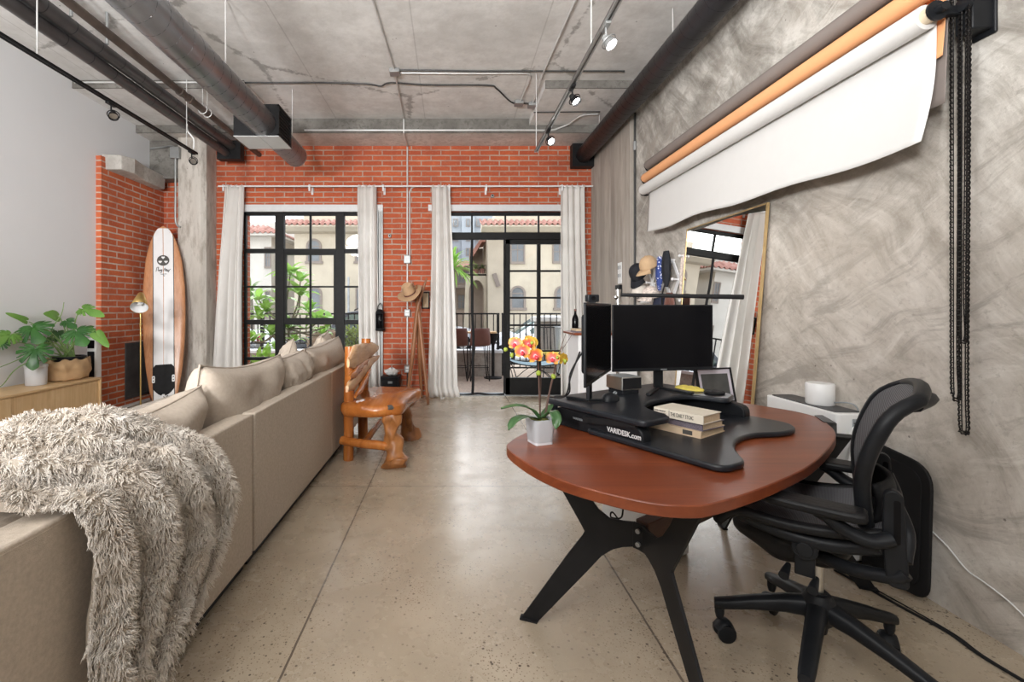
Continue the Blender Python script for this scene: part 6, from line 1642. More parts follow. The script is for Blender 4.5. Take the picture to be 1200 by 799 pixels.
for k in range(4):
    r_ = random.Random(k); b = MB(); y = 2.262+.006*k
    b.tube(spline([V(1.985+.012*k,y,.67-.01*k),V(2.0+.02*k,y-.008,.71),V(2.015+.006*k,y,.66),V(1.975+.012*k,y-.01,.55),V(1.985+.016*k,y,.44),V(1.975+.02*k,y-.006,.35),V(1.99+.012*k,y+.01,.22),V(1.98+.01*k,y,.02)],7), .0042, 6); b.build('cable', M['white_plastic'], cbn)
tagm = MB(); tagm.box((2.0,2.268,.33),(2.07,2.276,.50)); tag(tagm.build('power_adapter', M['black_plastic'], bevel=.004), 'black power adapter hung among white cables by the wall', 'adapter')

# black cushioned mat leaning on the wall
am = thing('standing_mat', 'black cushioned standing mat leaning on the cement wall', 'mat', (2.1,2.0,0))
mo = rounded([(1.955,.03),(2.275,.012),(2.275,.64),(1.985,.60)], [.07,.03,.06,.10], 6)
def matf(a,c,t): return V(2.118-.055*(1-c/.64)-t*.9945, a, c+t*.08)
b = MB(); b.prism(mo, .0, .014, matf); b.build('pad', M['black_foam'], am, bevel=.005)
mi2 = rounded([(1.995,.07),(2.262,.055),(2.262,.60),(2.02,.565)], [.05,.02,.04,.07], 6)
b = MB(); b.prism(mi2, .0142, .019, matf); b.build('raised_centre', M['black_foam'], am, bevel=.003)

# cords on floor and wall
fc = thing('floor_cable', 'black power cord running along the floor by the wall', 'cord', (1.9,1.9,0))
b = MB(); b.tube(spline([(1.90,2.25,.006),(1.93,2.1,.006),(1.955,1.96,.006),(1.985,1.82,.006),(1.975,1.70,.006),(1.985,1.60,.006),(2.0,1.45,.006),(2.05,1.2,.006)],8), .0055, 8); b.build('cord', M['rubber'], fc)
b = MB(); b.tube(spline([(1.93,2.22,.006),(1.965,2.05,.006),(1.985,1.93,.006),(2.0,1.80,.006),(1.985,1.68,.006),(2.01,1.5,.006),(2.07,1.2,.006)],8), .003, 6); b.build('thin_cord', M['rubber'], fc)
wcb = thing('wall_cable', 'thin white cord strung loosely along lower cement wall', 'cord', (2.13,1.8,.3))
b = MB(); b.tube(spline([(2.132,2.02,.315),(2.133,1.95,.275),(2.132,1.88,.22),(2.133,1.82,.205),(2.134,1.74,.18),(2.134,1.66,.14),(2.134,1.5,.09)],8), .0032, 6); b.build('cord', M['white_plastic'], wcb)
uc = thing('trailing_cable', 'thin black cord trailing to floor below chair seat front', 'cord', (1.12,2.1,0))
b = MB(); b.tube(spline([at(862,600,2.15),at(868,612,2.16),at(880,622,2.17),at(893,627,2.2),at(905,650,2.3)],6), .0028, 6); b.build('cord', M['rubber'], uc)
# ------------------------------------------------------------------ outside: patio, railing, street, houses
struct(MB().box((-9,YB+.25,-.12),(9,10.6,-.02)).build('patio_ground', M['paving'], smooth=0))
struct(MB().box((-60,10.6,-.60),(60,140,-.38)).build('street_ground', M['asphalt'], smooth=0))
gw = thing('garden_wall', 'low concrete garden wall with white coping behind the bar chairs', 'wall', (-1.6,8.9,0))
MB().box((-5.2,8.80,-.02),(.99,9.02,.43)).build('wall_body', M['concrete_out'], gw, smooth=0)
MB().box((-5.22,8.77,.43),(1.01,9.05,.49)).build('coping', M['pale_grey'], gw, bevel=.008)
def fence(label, xa, xb, Y, z0, z1, step, posts):
    t = thing('iron_fence', label, 'fence', ((xa+xb)/2,Y,z0))
    b = MB(); b.box((xa,Y-.02,z1-.03),(xb,Y+.02,z1)); b.build('top_rail', M['black_metal'], t, smooth=0)
    b = MB(); b.box((xa,Y-.018,z0),(xb,Y+.018,z0+.03)); b.build('bottom_rail', M['black_metal'], t, smooth=0)
    n = int((xb-xa)/step); me = None
    for i in range(1,n):
        x = xa+(xb-xa)*i/n
        if me is None:
            b = MB(); b.box((x-.009,Y-.009,z0+.03),(x+.009,Y+.009,z1-.03)); o = b.build('baluster', M['black_metal'], t, smooth=0); me = o; x00 = x
        else:
            o = me.copy(); link(o); o.parent = t; o.location.x = me.location.x + (x-x00)
    for x in posts:
        b = MB(); b.box((x-.025,Y-.025,-.02 if z0 < .3 else .49),(x+.025,Y+.025,z1)); b.build('post', M['black_metal'], t, smooth=0)
    return t
fence('black iron railing standing on the low concrete garden wall', -5.2, .96, 8.92, .60, 1.205, .118, (-5.17,-3.7,-2.2,-.7,.93))
fence('black iron gate panel between garden wall and stone pillar', 1.0, 3.4, 8.92, .12, 1.205, .118, (1.03,2.2,3.37))
sp2 = thing('stone_pillar', 'grey stone pillar with flat cap beside the iron gate', 'pillar', (2.0,9.4,0))
MB().box((1.80,9.3,-.02),(2.42,9.8,1.02)).build('shaft', M['concrete_out'], sp2, bevel=.01)
MB().box((1.73,9.23,1.02),(2.49,9.87,1.12)).build('cap', M['concrete_pale'], sp2, bevel=.015)
wbn = thing('wheelie_bin', 'dark grey wheeled bin standing in front of stone pillar', 'bin', (2.25,9.0,0))
b = MB(); b.prism(rounded([(2.02,8.52),(2.45,8.52),(2.45,8.84),(2.02,8.84)],.04), .06, .92, lambda a,c,t: V(2.235+(a-2.235)*(.82+.2*t),8.68+(c-8.68)*(.82+.2*t),t)); b.build('body', M['grey_plastic'], wbn)
b = MB(); b.box((2.0,8.48,.92),(2.47,8.87,.97)); b.build('lid', M['grey_plastic'], wbn, bevel=.015)
for x in (2.08,2.39):
    b = MB(); b.cyl((x-.02,8.80,.08),(x+.02,8.80,.08), .09, n=16); b.build('wheel', M['rubber'], wbn)

# bar chairs and counter
bc = thing('bar_chair', 'brown leather bar chair left of the screen strip', 'chair', (.13,8.33,-.02), group='bar chairs on the patio')
def shell(s,u):
    a = (s-.5)*2; w = .185*(1-.08*max(0,u-.6)) ; 
    if u < .5: k = u/.5; return V(a*w*(.85+.15*k), .20-.38*k+.0, .655-.03*math.sin(PI*k)+.02*a*a)
    k = (u-.5)/.5; return V(a*w*(1-.10*k*k), -.18-.045*math.sin(k*1.4)+.05*a*a*k, .66-.06*(1-abs(a))*(1-k)*0+.30*k)
b = MB(); b.grid(13, 17, shell); b.build('seat_shell', M['leather_brown'], bc, local=True, smooth=70, solid=.022)
for sx_ in (-1,1):
    for sy in (-1,1):
        b = MB(); x0_, y0_ = sx_*.13, sy*.11-.01; 
        b.tube([V(x0_-.03*1,y0_,.64),V(sx_*.17-.004,sy*.17,.008),V(sx_*.17+.004,sy*.17,.008),V(x0_+.05,y0_,.64)], .007, 6)
        b.build('leg', M['black_metal'], bc, local=True)
b = MB(); b.tube([(-.16,-.145,.25),(.16,-.145,.25),(.16,.145,.25),(-.16,.145,.25)], .006, 6, closed=True); b.build('footrest', M['black_metal'], bc, local=True)
dup(bc, (.52,8.33,-.02), .06, 'brown leather bar chair right of the screen strip')
bt_ = thing('bar_table', 'narrow wooden bar counter on dark pedestal behind bar chairs', 'table', (.4,8.62,0))
MB().box((-.45,8.45,.83),(.86,8.67,.862)).build('top', M['oak'], bt_, bevel=.004)
b = MB(); b.lathe([(0,-.02),(.17,-.02),(.17,0),(.03,.02),(.03,.6),(.12,.83),(0,.83)], (.80,8.58,0), 20); b.build('pedestal', M['black_metal'], bt_)
b = MB(); b.lathe([(0,-.02),(.17,-.02),(.17,0),(.03,.02),(.03,.6),(.12,.83),(0,.83)], (-.3,8.56,0), 20); b.build('pedestal', M['black_metal'], bt_)
# sling lounger and wire chair
lc = thing('sling_lounger', 'blue grey canvas sling lounger on thin black wire legs', 'lounge chair', (1.35,7.9,0))
def sling(s,u):
    k = 2*s-1; return V(.95+1.05*s, 7.62+.55*u, .33+.10*k*k*(1-s)+.20*max(0,s-.55)**1.4 - .035*math.sin(PI*u)*math.sin(PI*s))
b = MB(); b.grid(17, 9, sling); b.build('canvas', M['teal_canvas'], lc, smooth=70, solid=.008)
for y in (7.62,8.17):
    b = MB(); b.tube(spline([sling(0,(y-7.62)/.55), V(1.05,y,.30), V(1.12,y,.0), V(.98,y,-.01), V(1.0,y,.36)],6), .008, 6); b.build('leg', M['black_metal'], lc)
    b = MB(); b.tube(spline([V(1.12,y,.01), V(1.5,y,.26), V(1.85,y,.02), V(1.98,y,.30)],6), .008, 6); b.build('leg', M['black_metal'], lc)
    b = MB(); b.tube([sling(i/10,(y-7.62)/.55) for i in range(11)], .011, 6); b.build('side_rail', M['black_metal'], lc)
wch = thing('wire_chair', 'black wire patio chair with yellow cushion beyond the lounger', 'chair', (1.95,8.48,0))
b = MB(); b.box((1.72,8.28,.44),(2.12,8.65,.51)); b.build('cushion', M['yellow_cloth'], wch, bevel=.025, bseg=3)
for x in (1.72,2.12):
    for y in (8.28,8.65):
        b = MB(); b.cyl((x,y,.44),(x+(x-1.92)*.25,y+(y-8.46)*.25,-.02), .010, n=8); b.build('leg', M['black_metal'], wch)
for i in range(7):
    x = 1.72+.4*i/6; b = MB(); b.tube([V(x,8.65,.44),V(x,8.73,.75),V(x,8.76,.93)], .007, 6); b.build('back_wire', M['black_metal'], wch)
b = MB(); b.tube([V(1.70,8.76,.93),V(2.14,8.76,.93)], .011, 8); b.tube([V(1.70,8.28,.44),V(2.14,8.28,.44),V(2.14,8.66,.44),V(1.70,8.66,.44)], .010, 8, closed=True); b.build('seat_frame', M['black_metal'], wch)

# planting outside the window
def blade(mb, base, d, L, W, up, droop=.25, n=6):
    d = Vector(d).normalized(); s = d.cross(Vector(up))
    if s.length < .05: s = V(1,0,0)
    s.normalize(); q = s.cross(d); vs = []; fs = []
    for i in range(n+1):
        t = i/n; w = W*.5*math.sin(PI*(.06+.94*t)**.9)**.8 if t < 1 else 0
        c = Vector(base)+d*L*t+q*(.10*L*math.sin(PI*t))+V(0,0,-droop*L*t*t)
        vs += [c-s*w+q*w*.25, c, c+s*w+q*w*.25]
    for i in range(n):
        for k in (0,1): fs.append((i*3+k,i*3+k+1,(i+1)*3+k+1,(i+1)*3+k))
    mb.add(vs,fs)
rp_ = random.Random(11)
pl_ = thing('plumeria_tree', 'bright green plumeria with long leaves just outside the window', 'tree', (-2.75,7.75,-.02))
tips = [((340,322),7.6,8,.30),((352,347),7.5,9,.33),((330,352),7.8,7,.28),((303,352),7.7,7,.26),((304,374),7.5,6,.26),((372,378),7.5,9,.32),((386,381),7.6,7,.28),((336,385),7.6,8,.28),((318,393),7.5,7,.26),((362,366),7.7,7,.26),((345,400),7.7,6,.22),((312,365),7.6,7,.26),((296,400),7.7,7,.24),((352,330),7.7,6,.26),((324,410),7.7,6,.22),((378,392),7.7,6,.22)]
bs = [V(-2.95,7.75,-.02), V(-2.55,7.8,-.02)]
trunks = [(bs[0],at(322,392,7.7)),(bs[1],at(338,385,7.75))]
for k,(a,c_) in enumerate(trunks):
    b = MB(); b.tube(spline([a, a.lerp(c_,.5)+V(.05*(1-2*k),0,.05), c_],6), lambda t: .030-.010*t, 9); b.build('trunk', M['bark'], pl_)
for k,(p,Y,n_,L) in enumerate(tips):
    e = at(*p,Y); s_ = trunks[k%2][1]
    b = MB(); b.tube(spline([s_, s_.lerp(e,.6)+V(.03,.02,-.05), e],5), lambda t: .020-.009*t, 8); br_ = b.build('branch', M['bark'], pl_)
    lm = MB()
    n_ += 4
    for i in range(n_):
        a = 2*PI*i/n_+k; el = rp_.uniform(.05,.95); d = V(math.cos(a)*math.cos(el), math.sin(a)*math.cos(el)*.8-.15, math.sin(el))
        blade(lm, e+d*.02, d, L*rp_.uniform(1.05,1.4), L*.42, (0,0,1), .25)
    lm.build('leaves', M['plumeria'], br_, smooth=60)
def planter(label, x0,x1,y0,y1,z1,mat):
    t = thing('planter_box', label, 'planter', ((x0+x1)/2,(y0+y1)/2,0))
    b = MB(); b.box((x0,y0,-.02),(x1,y1,z1)); b.build('box', M[mat], t, bevel=.01)
    b = MB(); b.box((x0+.03,y0+.03,z1),(x1-.03,y1-.03,z1+.012)); b.build('soil', M['soil'], t, smooth=0); return t
def bush(name, label, x0,x1,y0,y1,z0,z1,mat,n,seed,L=.07):
    r = random.Random(seed); t = thing(name, label, 'shrub', ((x0+x1)/2,(y0+y1)/2,z0)); cx_, cy_, cz_ = (x0+x1)/2,(y0+y1)/2,(z0+z1)/2
    st = MB(); lm = MB()
    for i in range(9):
        e = V(r.uniform(x0,x1)*.8+cx_*.2, r.uniform(y0,y1), r.uniform(cz_,z1)); st.tube(spline([V(cx_+r.uniform(-.1,.1)*(x1-x0),cy_,z0), V((cx_+e.x)/2,cy_,(z0+e.z)/2+.03), e],4), .006, 5)
    st.build('stems', M['bark'], t)
    for i in range(n):
        u = V(r.gauss(0,1),r.gauss(0,1),r.gauss(0,1)).normalized()*r.uniform(.55,1)
        p = V(cx_+u.x*(x1-x0)/2, cy_+u.y*(y1-y0)/2, cz_+u.z*(z1-z0)/2)
        d = V(r.gauss(0,1),r.gauss(0,1),r.gauss(.5,1)); blade(lm, p, d, L*r.uniform(.7,1.3), L*.45, (r.gauss(0,1),r.gauss(0,1),1), .1, 3)
    lm.build('leaves', M[mat], t, smooth=60); return t
planter('grey concrete planter box beneath the dry pink shrub', -2.45,-2.0,7.85,8.25,.50,'concrete_out')
planter('pale planter box right of the plumeria near window', -1.98,-1.35,7.9,8.3,.52,'concrete_pale')
bush('dry_shrub', 'dry pinkish brown shrub in the concrete planter outside window', -2.55,-1.95,7.75,8.3,.50,.98,'shrub_dry',520,3,.075)
bush('green_shrub', 'dull green shrub in the pale planter box outside window', -1.98,-1.25,7.85,8.35,.53,1.0,'shrub',520,4,.075)
bush('leafy_plant', 'low broad leaved plant at the lower left window corner', -3.3,-2.85,7.4,7.75,.0,.62,'plumeria',44,5,.22)
bush('leafy_plant', 'small low plant under the plumeria in the window corner', -3.55,-3.25,7.4,7.7,-.02,.48,'shrub',60,6,.14)
def palm(label, p, h, n, L, seed, trunk_r=.14, mat='palm'):
    r = random.Random(seed); p = Vector(p); t = thing('palm_tree', label, 'tree', tuple(p))
    b = MB(); b.tube([p, p+V(.05,0,h*.5), p+V(0,0,h)], lambda q: trunk_r*(1-.3*q), 10); b.build('trunk', M['bark'], t)
    lm = MB()
    for i in range(n):
        a = 2*PI*i/n*3.7+r.random(); el = r.uniform(-.5,1.3); d = V(math.cos(a)*math.cos(el), math.sin(a)*math.cos(el), math.sin(el)); blade(lm, p+V(0,0,h)+d*.05, d, L*r.uniform(.8,1.1), L*.10, (0,0,1), .25)
    lm.build('crown', M[mat], t, smooth=60); return t
palm('spiky yucca palm by the cream house, seen through left panes', (-7.15,16.2,-.4), 2.1, 60, .85, 1)
palm('feathery palm before the distant house, seen through garden door', (.1,20.4,-.4), 3.45, 70, 1.25, 2, mat='plumeria')

# cars
def car(label, cx, cy, z0, paint, heading=1, L=4.5, H=1.45, W=1.8, wagon=False, group='parked cars'):
    """side on car, nose towards -X when heading = 1"""
    t = thing('car', label, 'car', (cx,cy,z0), 0 if heading == 1 else PI, group)
    h = L/2; rear = h*.93 if wagon else h*.62
    body = [(-h,.35),(-h*.98,.62),(-h*.80,.80),(-h*.42,.92),(h*.60,.95),(h*.95,.90),(h,.70),(h,.35),(h*.9,.25),(-h*.92,.25)]
    roofp = [(-h*.46,.90),(-h*.12,H-.06),(h*.05,H),(h*.38,H-.02),(rear,.93)] if not wagon else [(-h*.46,.90),(-h*.15,H-.06),(h*.05,H),(h*.80,H-.03),(h*.95,.93)]
    def sect(a,c,s): k = 1 if c < .9 else 1-.16*(c-.9)/(H-.9); return V(a, s*W/2*k, c)
    b = MB(); P = smooth_closed([Vector(q) for q in body],4); b.prism([(p[0],p[1]) for p in P], -1, 1, sect); b.build('body', M[paint], t, local=True, bevel=.04, bseg=3, smooth=50)
    cab_ = rounded(roofp, .08, 4); b = MB(); b.prism(cab_, -1, 1, sect); b.build('cabin', M[paint], t, local=True, bevel=.03, smooth=50)
    for s in (-1,1):
        g = [(-h*.36,.95),(-h*.10,H-.12),(h*.10,H-.09),(h*.10,.95)]; g2 = [(h*.13,.95),(h*.13,H-.09),(h*.36 if not wagon else h*.74,H-.11),(rear*.85,.97)]
        for q in (g,g2):
            b = MB(); b.prism(rounded(q,.05,3), s*1.004-.006, s*1.004+.006, lambda a,c,tt: sect(a,c,tt)); b.build('side_window', M['car_glass'], t, local=True)
        b = MB(); b.box((h*.975,s*W*.36-.12,.68),(h*1.005,s*W*.36+.12,.84)); b.build('tail_light', M['lip'], t, local=True, bevel=.01)
        b = MB(); b.box((-h*.985,s*W*.34-.14,.60),(-h*.93,s*W*.34+.14,.72)); b.build('head_light', M['chrome'], t, local=True, bevel=.01)
        b = MB(); b.ball((-h*.33,s*W*.54,.98),(.09,.07,.06),10,8); b.build('wing_mirror', M[paint], t, local=True)
        for x in (-h*.62,h*.62):
            b = MB(); b.cyl((x,s*(W/2-.2),.32),(x,s*(W/2+.01),.32), .32, n=24); w_ = b.build('wheel', M['rubber'], t, local=True, bevel=.02)
            b = MB(); b.cyl((x,s*(W/2-.0),.32),(x,s*(W/2+.016),.32), .20, n=20); b.build('hubcap', M['chrome'], w_, local=True)
    b = MB(); gq = [(-h*.44,.93),(-h*.15,H-.09)]; 
    b.add([V(gq[0][0]-.012,-W*.40,gq[0][1]),V(gq[0][0]-.012,W*.40,gq[0][1]),V(gq[1][0]-.012,W*.36,gq[1][1]),V(gq[1][0]-.012,-W*.36,gq[1][1])],[(0,1,2,3)]); b.build('windscreen', M['car_glass'], t, local=True, solid=.01)
    if wagon:
        for s in (-1,1):
            b = MB(); b.tube([V(-h*.05,s*W*.34,H+.0),V(0,s*W*.34,H+.06),V(h*.68,s*W*.34,H+.05),V(h*.74,s*W*.34,H-.01)], .018, 6); b.build('roof_rail', M['black_metal'], t, local=True)
    return t
car('white sedan parked on street behind the iron gate', 2.95,14.0,-.38,'car_white')
car('white car parked farther off at left edge of doorway', -.9,18.5,-.38,'car_white', heading=-1, H=1.6, wagon=True)
car('dark blue grey estate car with roof rails beyond the window', -2.55,13.2,-.38,'car_dark', wagon=True, H=1.62)
car('white car with red tail light at left edge of the window', -8.1,14.5,-.38,'car_white', H=1.45)
car('dark car standing close behind railing at far left of window', -7.3,12.0,-.38,'car_dark', heading=-1, L=4.0, H=1.3)

# houses
def roof_tiles(mb, x0, x1, y0, z0, y1, z1, pitch=.26, rows=4):
    """barrel tiles from the eave line (y0,z0) up to (y1,z1)"""
    nx = int((x1-x0)/pitch*8)
    def f(s,u):
        r = u*rows; k = r-math.floor(r) if u < 1 else 1; 
        return V(x0+(x1-x0)*s, y0+(y1-y0)*u, z0+(z1-z0)*u + .055*math.cos(2*PI*s*(x1-x0)/pitch) + .05*(1-k) )
    mb.grid(nx, rows*6+1, f)
def win_rect(par, x0,x1,z0,z1,Y, label=None):
    b = MB(); e = .07
    for lo,hi in (((x0-e,Y-.06,z0-e*1.6),(x1+e,Y,z0)),((x0-e,Y-.05,z1),(x1+e,Y,z1+e)),((x0-e,Y-.05,z0),(x0,Y,z1)),((x1,Y-.05,z0),(x1+e,Y,z1))): b.box(lo,hi)
    w_ = b.build('window', M['trim_brown'], par, smooth=0)
    b = MB(); b.box((x0,Y-.02,z0),(x1,Y-.012,z1)); b.build('pane', M['win_glass'], w_, smooth=0)
    b = MB(); b.box(((x0+x1)/2-.02,Y-.035,z0),((x0+x1)/2+.02,Y-.02,z1)); b.box((x0,Y-.035,(z0+z1)/2-.02),(x1,Y-.02,(z0+z1)/2+.02)); b.build('glazing_bar', M['trim_brown'], w_, smooth=0); return w_
def win_arch(par, x0,x1,z0,z1,Y):
    r = (x1-x0)/2; cx_ = (x0+x1)/2; zs = z1-r
    inner = [(x0,z0),(x1,z0)] + [(cx_+r*math.cos(a), zs+r*math.sin(a)) for a in [PI*i/14 for i in range(15)]]
    R = r+.10; outer = [(cx_+R*math.cos(a), zs+R*math.sin(a)) for a in [PI*i/20 for i in range(21)]]
    inn = [(cx_+r*math.cos(a), zs+r*math.sin(a)) for a in [PI*i/20 for i in range(21)]]
    b = MB(); ring = outer + inn[::-1]; 
    for i in range(20): b.prism([outer[i],outer[i+1],inn[i+1],inn[i]], Y-.06, Y, lambda a,c,t: V(a,t,c))
    for q in ([(x0-.10,z0),(x0,z0),(x0,zs),(x0-.10,zs)],[(x1,z0),(x1+.10,z0),(x1+.10,zs),(x1,zs)],[(x0-.16,z0-.12),(x1+.16,z0-.12),(x1+.16,z0),(x0-.16,z0)]): b.prism(q, Y-.07, Y, lambda a,c,t: V(a,t,c))
    w_ = b.build('arched_window', M['trim_brown'], par, smooth=0)
    b = MB(); b.prism(inner, Y-.02, Y-.01, lambda a,c,t: V(a,t,c)); b.build('pane', M['win_glass'], w_, smooth=0)
    b = MB(); b.box((x0,Y-.035,zs-.02),(x1,Y-.02,zs+.02)); b.build('glazing_bar', M['trim_brown'], w_, smooth=0); return w_
HY = 22.0
def wx(px): return (px-CX)*HY/F0
def wz(py): return EYE-(py-CY)*HY/F0
def stucco_house(label, x0, x1, seed, hip_left=True):
    t = thing('stucco_house', label, 'house', ((x0+x1)/2,HY+3,-.4), group='beige stucco houses across the street')
    MB().box((x0,HY,-.4),(x1,HY+8,wz(256))).build('walls', M['stucco'], t, smooth=0)
    b = MB(); b.prism([(HY-.62,wz(266)),(HY-.62,wz(268)),(HY-.35,wz(272.5)),(HY,wz(274)),(HY,wz(262))], x0-.35, x1+.3, lambda a,c,q: V(q,a,c)); b.build('eave', M['stucco'], t, smooth=0)
    b = MB(); roof_tiles(b, x0-.42, x1+.35, HY-.66, wz(266.5), HY+.25, wz(256.5)); b.build('tile_roof', M['tiles'], t, smooth=60, solid=.03)
    MB().box((x0+.35,HY+.3,wz(256)),(x1,HY+8,wz(247))).build('parapet', M['stucco'], t, smooth=0)
    return t
hb1 = stucco_house('beige stucco house with arched windows seen through left window', wx(345), wx(487), 1)
win_arch(hb1, wx(361.5),wx(374.5), wz(306), wz(282), HY); win_arch(hb1, wx(364),wx(375), wz(362), wz(338), HY); win_arch(hb1, wx(418.5),wx(432), wz(306), wz(282), HY); win_rect(hb1, wx(418.5),wx(433), wz(362), wz(339), HY); win_arch(hb1, wx(455),wx(468), wz(306), wz(282), HY)
b = MB(); b.cyl((wx(410),HY-.3,-.4),(wx(410),HY-.3,wz(325)), .05, n=8); b.build('vent_pipe', M['galv_dull'], hb1)
hc = stucco_house('beige stucco house with plank on wall seen through garden door', wx(572), wx(860), 2)
win_rect(hc, wx(599.5),wx(613.5), wz(306.5), wz(279), HY); win_arch(hc, wx(600),wx(613.5), wz(360.5), wz(337), HY)
win_rect(hc, wx(649),wx(662), wz(306), wz(284), HY); win_arch(hc, wx(652),wx(666), wz(360.5), wz(337), HY); win_arch(hc, wx(720),wx(735), wz(306), wz(282), HY); win_arch(hc, wx(790),wx(805), wz(306), wz(282), HY)
b = MB(); b.bar((wx(579),HY-.05,wz(320.5)),(wx(584),HY-.05,wz(335.5)), .10, .20, up=(1,0,.3)); b.build('wall_plank', M['trim_brown'], hc, smooth=0)
# arched porch with balcony beside it
po_ = thing('arched_porch', 'beige porch with arch and planted balcony left of house', 'porch', (1.2,23,0))
py0 = HY+.9; px_ = lambda p: (p-CX)*py0/F0; pz_ = lambda q: EYE-(q-CY)*py0/F0
arch = [(px_(543),-.4),(px_(549.5),-.4),(px_(549.5),pz_(342))] + [(px_(558.5)+(px_(558.5)-px_(549.5))*math.cos(a), pz_(342)+(pz_(328)-pz_(342))*math.sin(a)) for a in [PI-PI*i/12 for i in range(1,12)]] + [(px_(567.5),pz_(342)),(px_(567.5),-.4),(px_(569.8),-.4),(px_(569.8),pz_(321)),(px_(546),pz_(321))]
b = MB(); b.prism(arch, py0, py0+.35, lambda a,c,t: V(a,t,c)); b.build('arch_wall', M['stucco'], po_, smooth=0)
b = MB(); b.box((px_(543),py0,pz_(323)),(px_(569.8),py0+2.4,pz_(320.5))); b.build('balcony_floor', M['stucco'], po_, smooth=0)
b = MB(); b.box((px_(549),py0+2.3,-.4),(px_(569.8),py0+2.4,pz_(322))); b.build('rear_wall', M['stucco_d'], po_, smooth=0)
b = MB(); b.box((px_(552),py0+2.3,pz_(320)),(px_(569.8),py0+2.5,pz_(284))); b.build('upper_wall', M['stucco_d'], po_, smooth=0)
b = MB(); b.prism([(px_(552),pz_(296)),(px_(564),pz_(278)),(px_(569.8),pz_(278)),(px_(569.8),pz_(282)),(px_(565),pz_(283)),(px_(554),pz_(301))], py0+.2, py0+2.4, lambda a,c,t: V(a,t,c)); b.build('lean_roof', M['tiles'], po_, smooth=0)
b = MB()
for i in range(10): b.box((px_(550)+i*.095,py0+.05,pz_(320.5)),(px_(550)+i*.095+.015,py0+.065,pz_(311)))
b.box((px_(549),py0+.04,pz_(311)),(px_(569.5),py0+.08,pz_(310.3))); b.build('balcony_railing', M['black_metal'], po_, smooth=0)
pts_ = [(558,'balcony_pot','terracotta pot on the porch balcony, farther from house'),(565.5,'balcony_pot','terracotta pot with bushy plant on porch balcony beside house')]
for k,(p,nm,lab) in enumerate(pts_):
    t = thing(nm, lab, 'flower pot', (px_(p),py0+.3,pz_(320.5)))
    b = MB(); b.lathe([(0,0),(.11,0),(.15,.22),(.16,.22),(.16,.26),(0,.26)], (px_(p),py0+.3,pz_(320.5)), 16); b.build('pot', M['tiles'], t)
    lm = MB(); r = random.Random(k)
    for i in range(40): d = V(r.gauss(0,1),r.gauss(0,1),r.gauss(1,1)); blade(lm, (px_(p),py0+.3,pz_(320.5)+.3), d, .28, .09, (0,0,1), .2, 3)
    lm.build('foliage', M['shrub'], t)
# far house and grey tower beyond the porch
fh_ = thing('distant_house', 'brown two storey house with tiled roof beyond the porch', 'house', (.2,34,0))
fY = 34.0; fx = lambda p: (p-CX)*fY/F0; fz = lambda q: EYE-(q-CY)*fY/F0
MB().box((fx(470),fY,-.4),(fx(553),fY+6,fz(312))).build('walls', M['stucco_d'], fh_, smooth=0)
b = MB(); roof_tiles(b, fx(468), fx(555), fY-.6, fz(313.5), fY+1.6, fz(303), .5, 4); b.build('tile_roof', M['tiles'], fh_, smooth=60, solid=.03)
MB().box((fx(470),fY-1.0,fz(338)),(fx(553),fY,fz(334))).build('balcony', M['trim_brown'], fh_, smooth=0)
for a,c_ in ((528,533),(537,544),(546,551)):
    win_rect(fh_, fx(a),fx(c_), fz(361), fz(346), fY); win_rect(fh_, fx(a),fx(c_), fz(331), fz(318), fY)
tw_ = thing('grey_tower', 'tall grey apartment tower far beyond the doorway', 'building', (4,80,0))
tY = 80.0; tx = lambda p: (p-CX)*tY/F0; tz = lambda q: EYE-(q-CY)*tY/F0
MB().box((tx(515),tY,-.4),(tx(578),tY+12,tz(225))).build('walls', M['tower'], tw_, smooth=0)
MB().box((tx(541),tY-.4,-.4),(tx(556),tY,tz(225))).build('bay', M['tower'], tw_, smooth=0)
for r_ in range(4):
    for a,c_ in ((531,537),(546,551),(558,564),(566,571)):
        q = 257+r_*17; b = MB(); b.box((tx(a),tY-.55,tz(q+9)),(tx(c_),tY-.42,tz(q))); w_ = b.build('window', M['trim_brown'], tw_, smooth=0)
        b = MB(); b.box((tx(a)+.12,tY-.58,tz(q+9)+.12),(tx(c_)-.12,tY-.55,tz(q)-.12)); b.build('pane', M['win_glass'], w_, smooth=0)
# cream house at the left of the window
ca_ = thing('cream_house', 'cream rendered house with hipped tile roof at window left', 'house', (-11,25,0))
cY = 24.0; cx_ = lambda p: (p-CX)*cY/F0; cz_ = lambda q: EYE-(q-CY)*cY/F0
MB().box((cx_(225),cY,-.4),(cx_(318),cY+4.5,cz_(277))).build('walls', M['stucco_w'], ca_, smooth=0)
MB().box((cx_(225)-.5,cY-.55,cz_(277.5)),(cx_(318)+.55,cY+4.8,cz_(275))).build('eave', M['stucco_w'], ca_, smooth=0)
b = MB(); xa_, xb_ = cx_(225)-.6, cx_(318)+.62; ya_, yb_ = cY-.62, cY+4.9; ze, zr = cz_(275), cz_(263.5)
def hip(s,u):
    x0_, x1_ = xa_+0*u, xb_-1.1*u; return V(x0_+(x1_-x0_)*s, ya_+1.1*u, ze+(zr-ze)*u+.05*math.cos(2*PI*(x0_+(x1_-x0_)*s)/.28)+.03*(1-(u*4-math.floor(u*4))))
b.grid(230, 25, hip)
def hip2(s,u):
    y0_, y1_ = ya_+1.1*u, yb_; return V(xb_-1.1*u, y0_+(y1_-y0_)*s, ze+(zr-ze)*u+.05*math.cos(2*PI*(y0_+(y1_-y0_)*s)/.28)+.03*(1-(u*4-math.floor(u*4))))
b.grid(140, 25, hip2); b.build('tile_roof', M['tiles'], ca_, smooth=60, solid=.03)
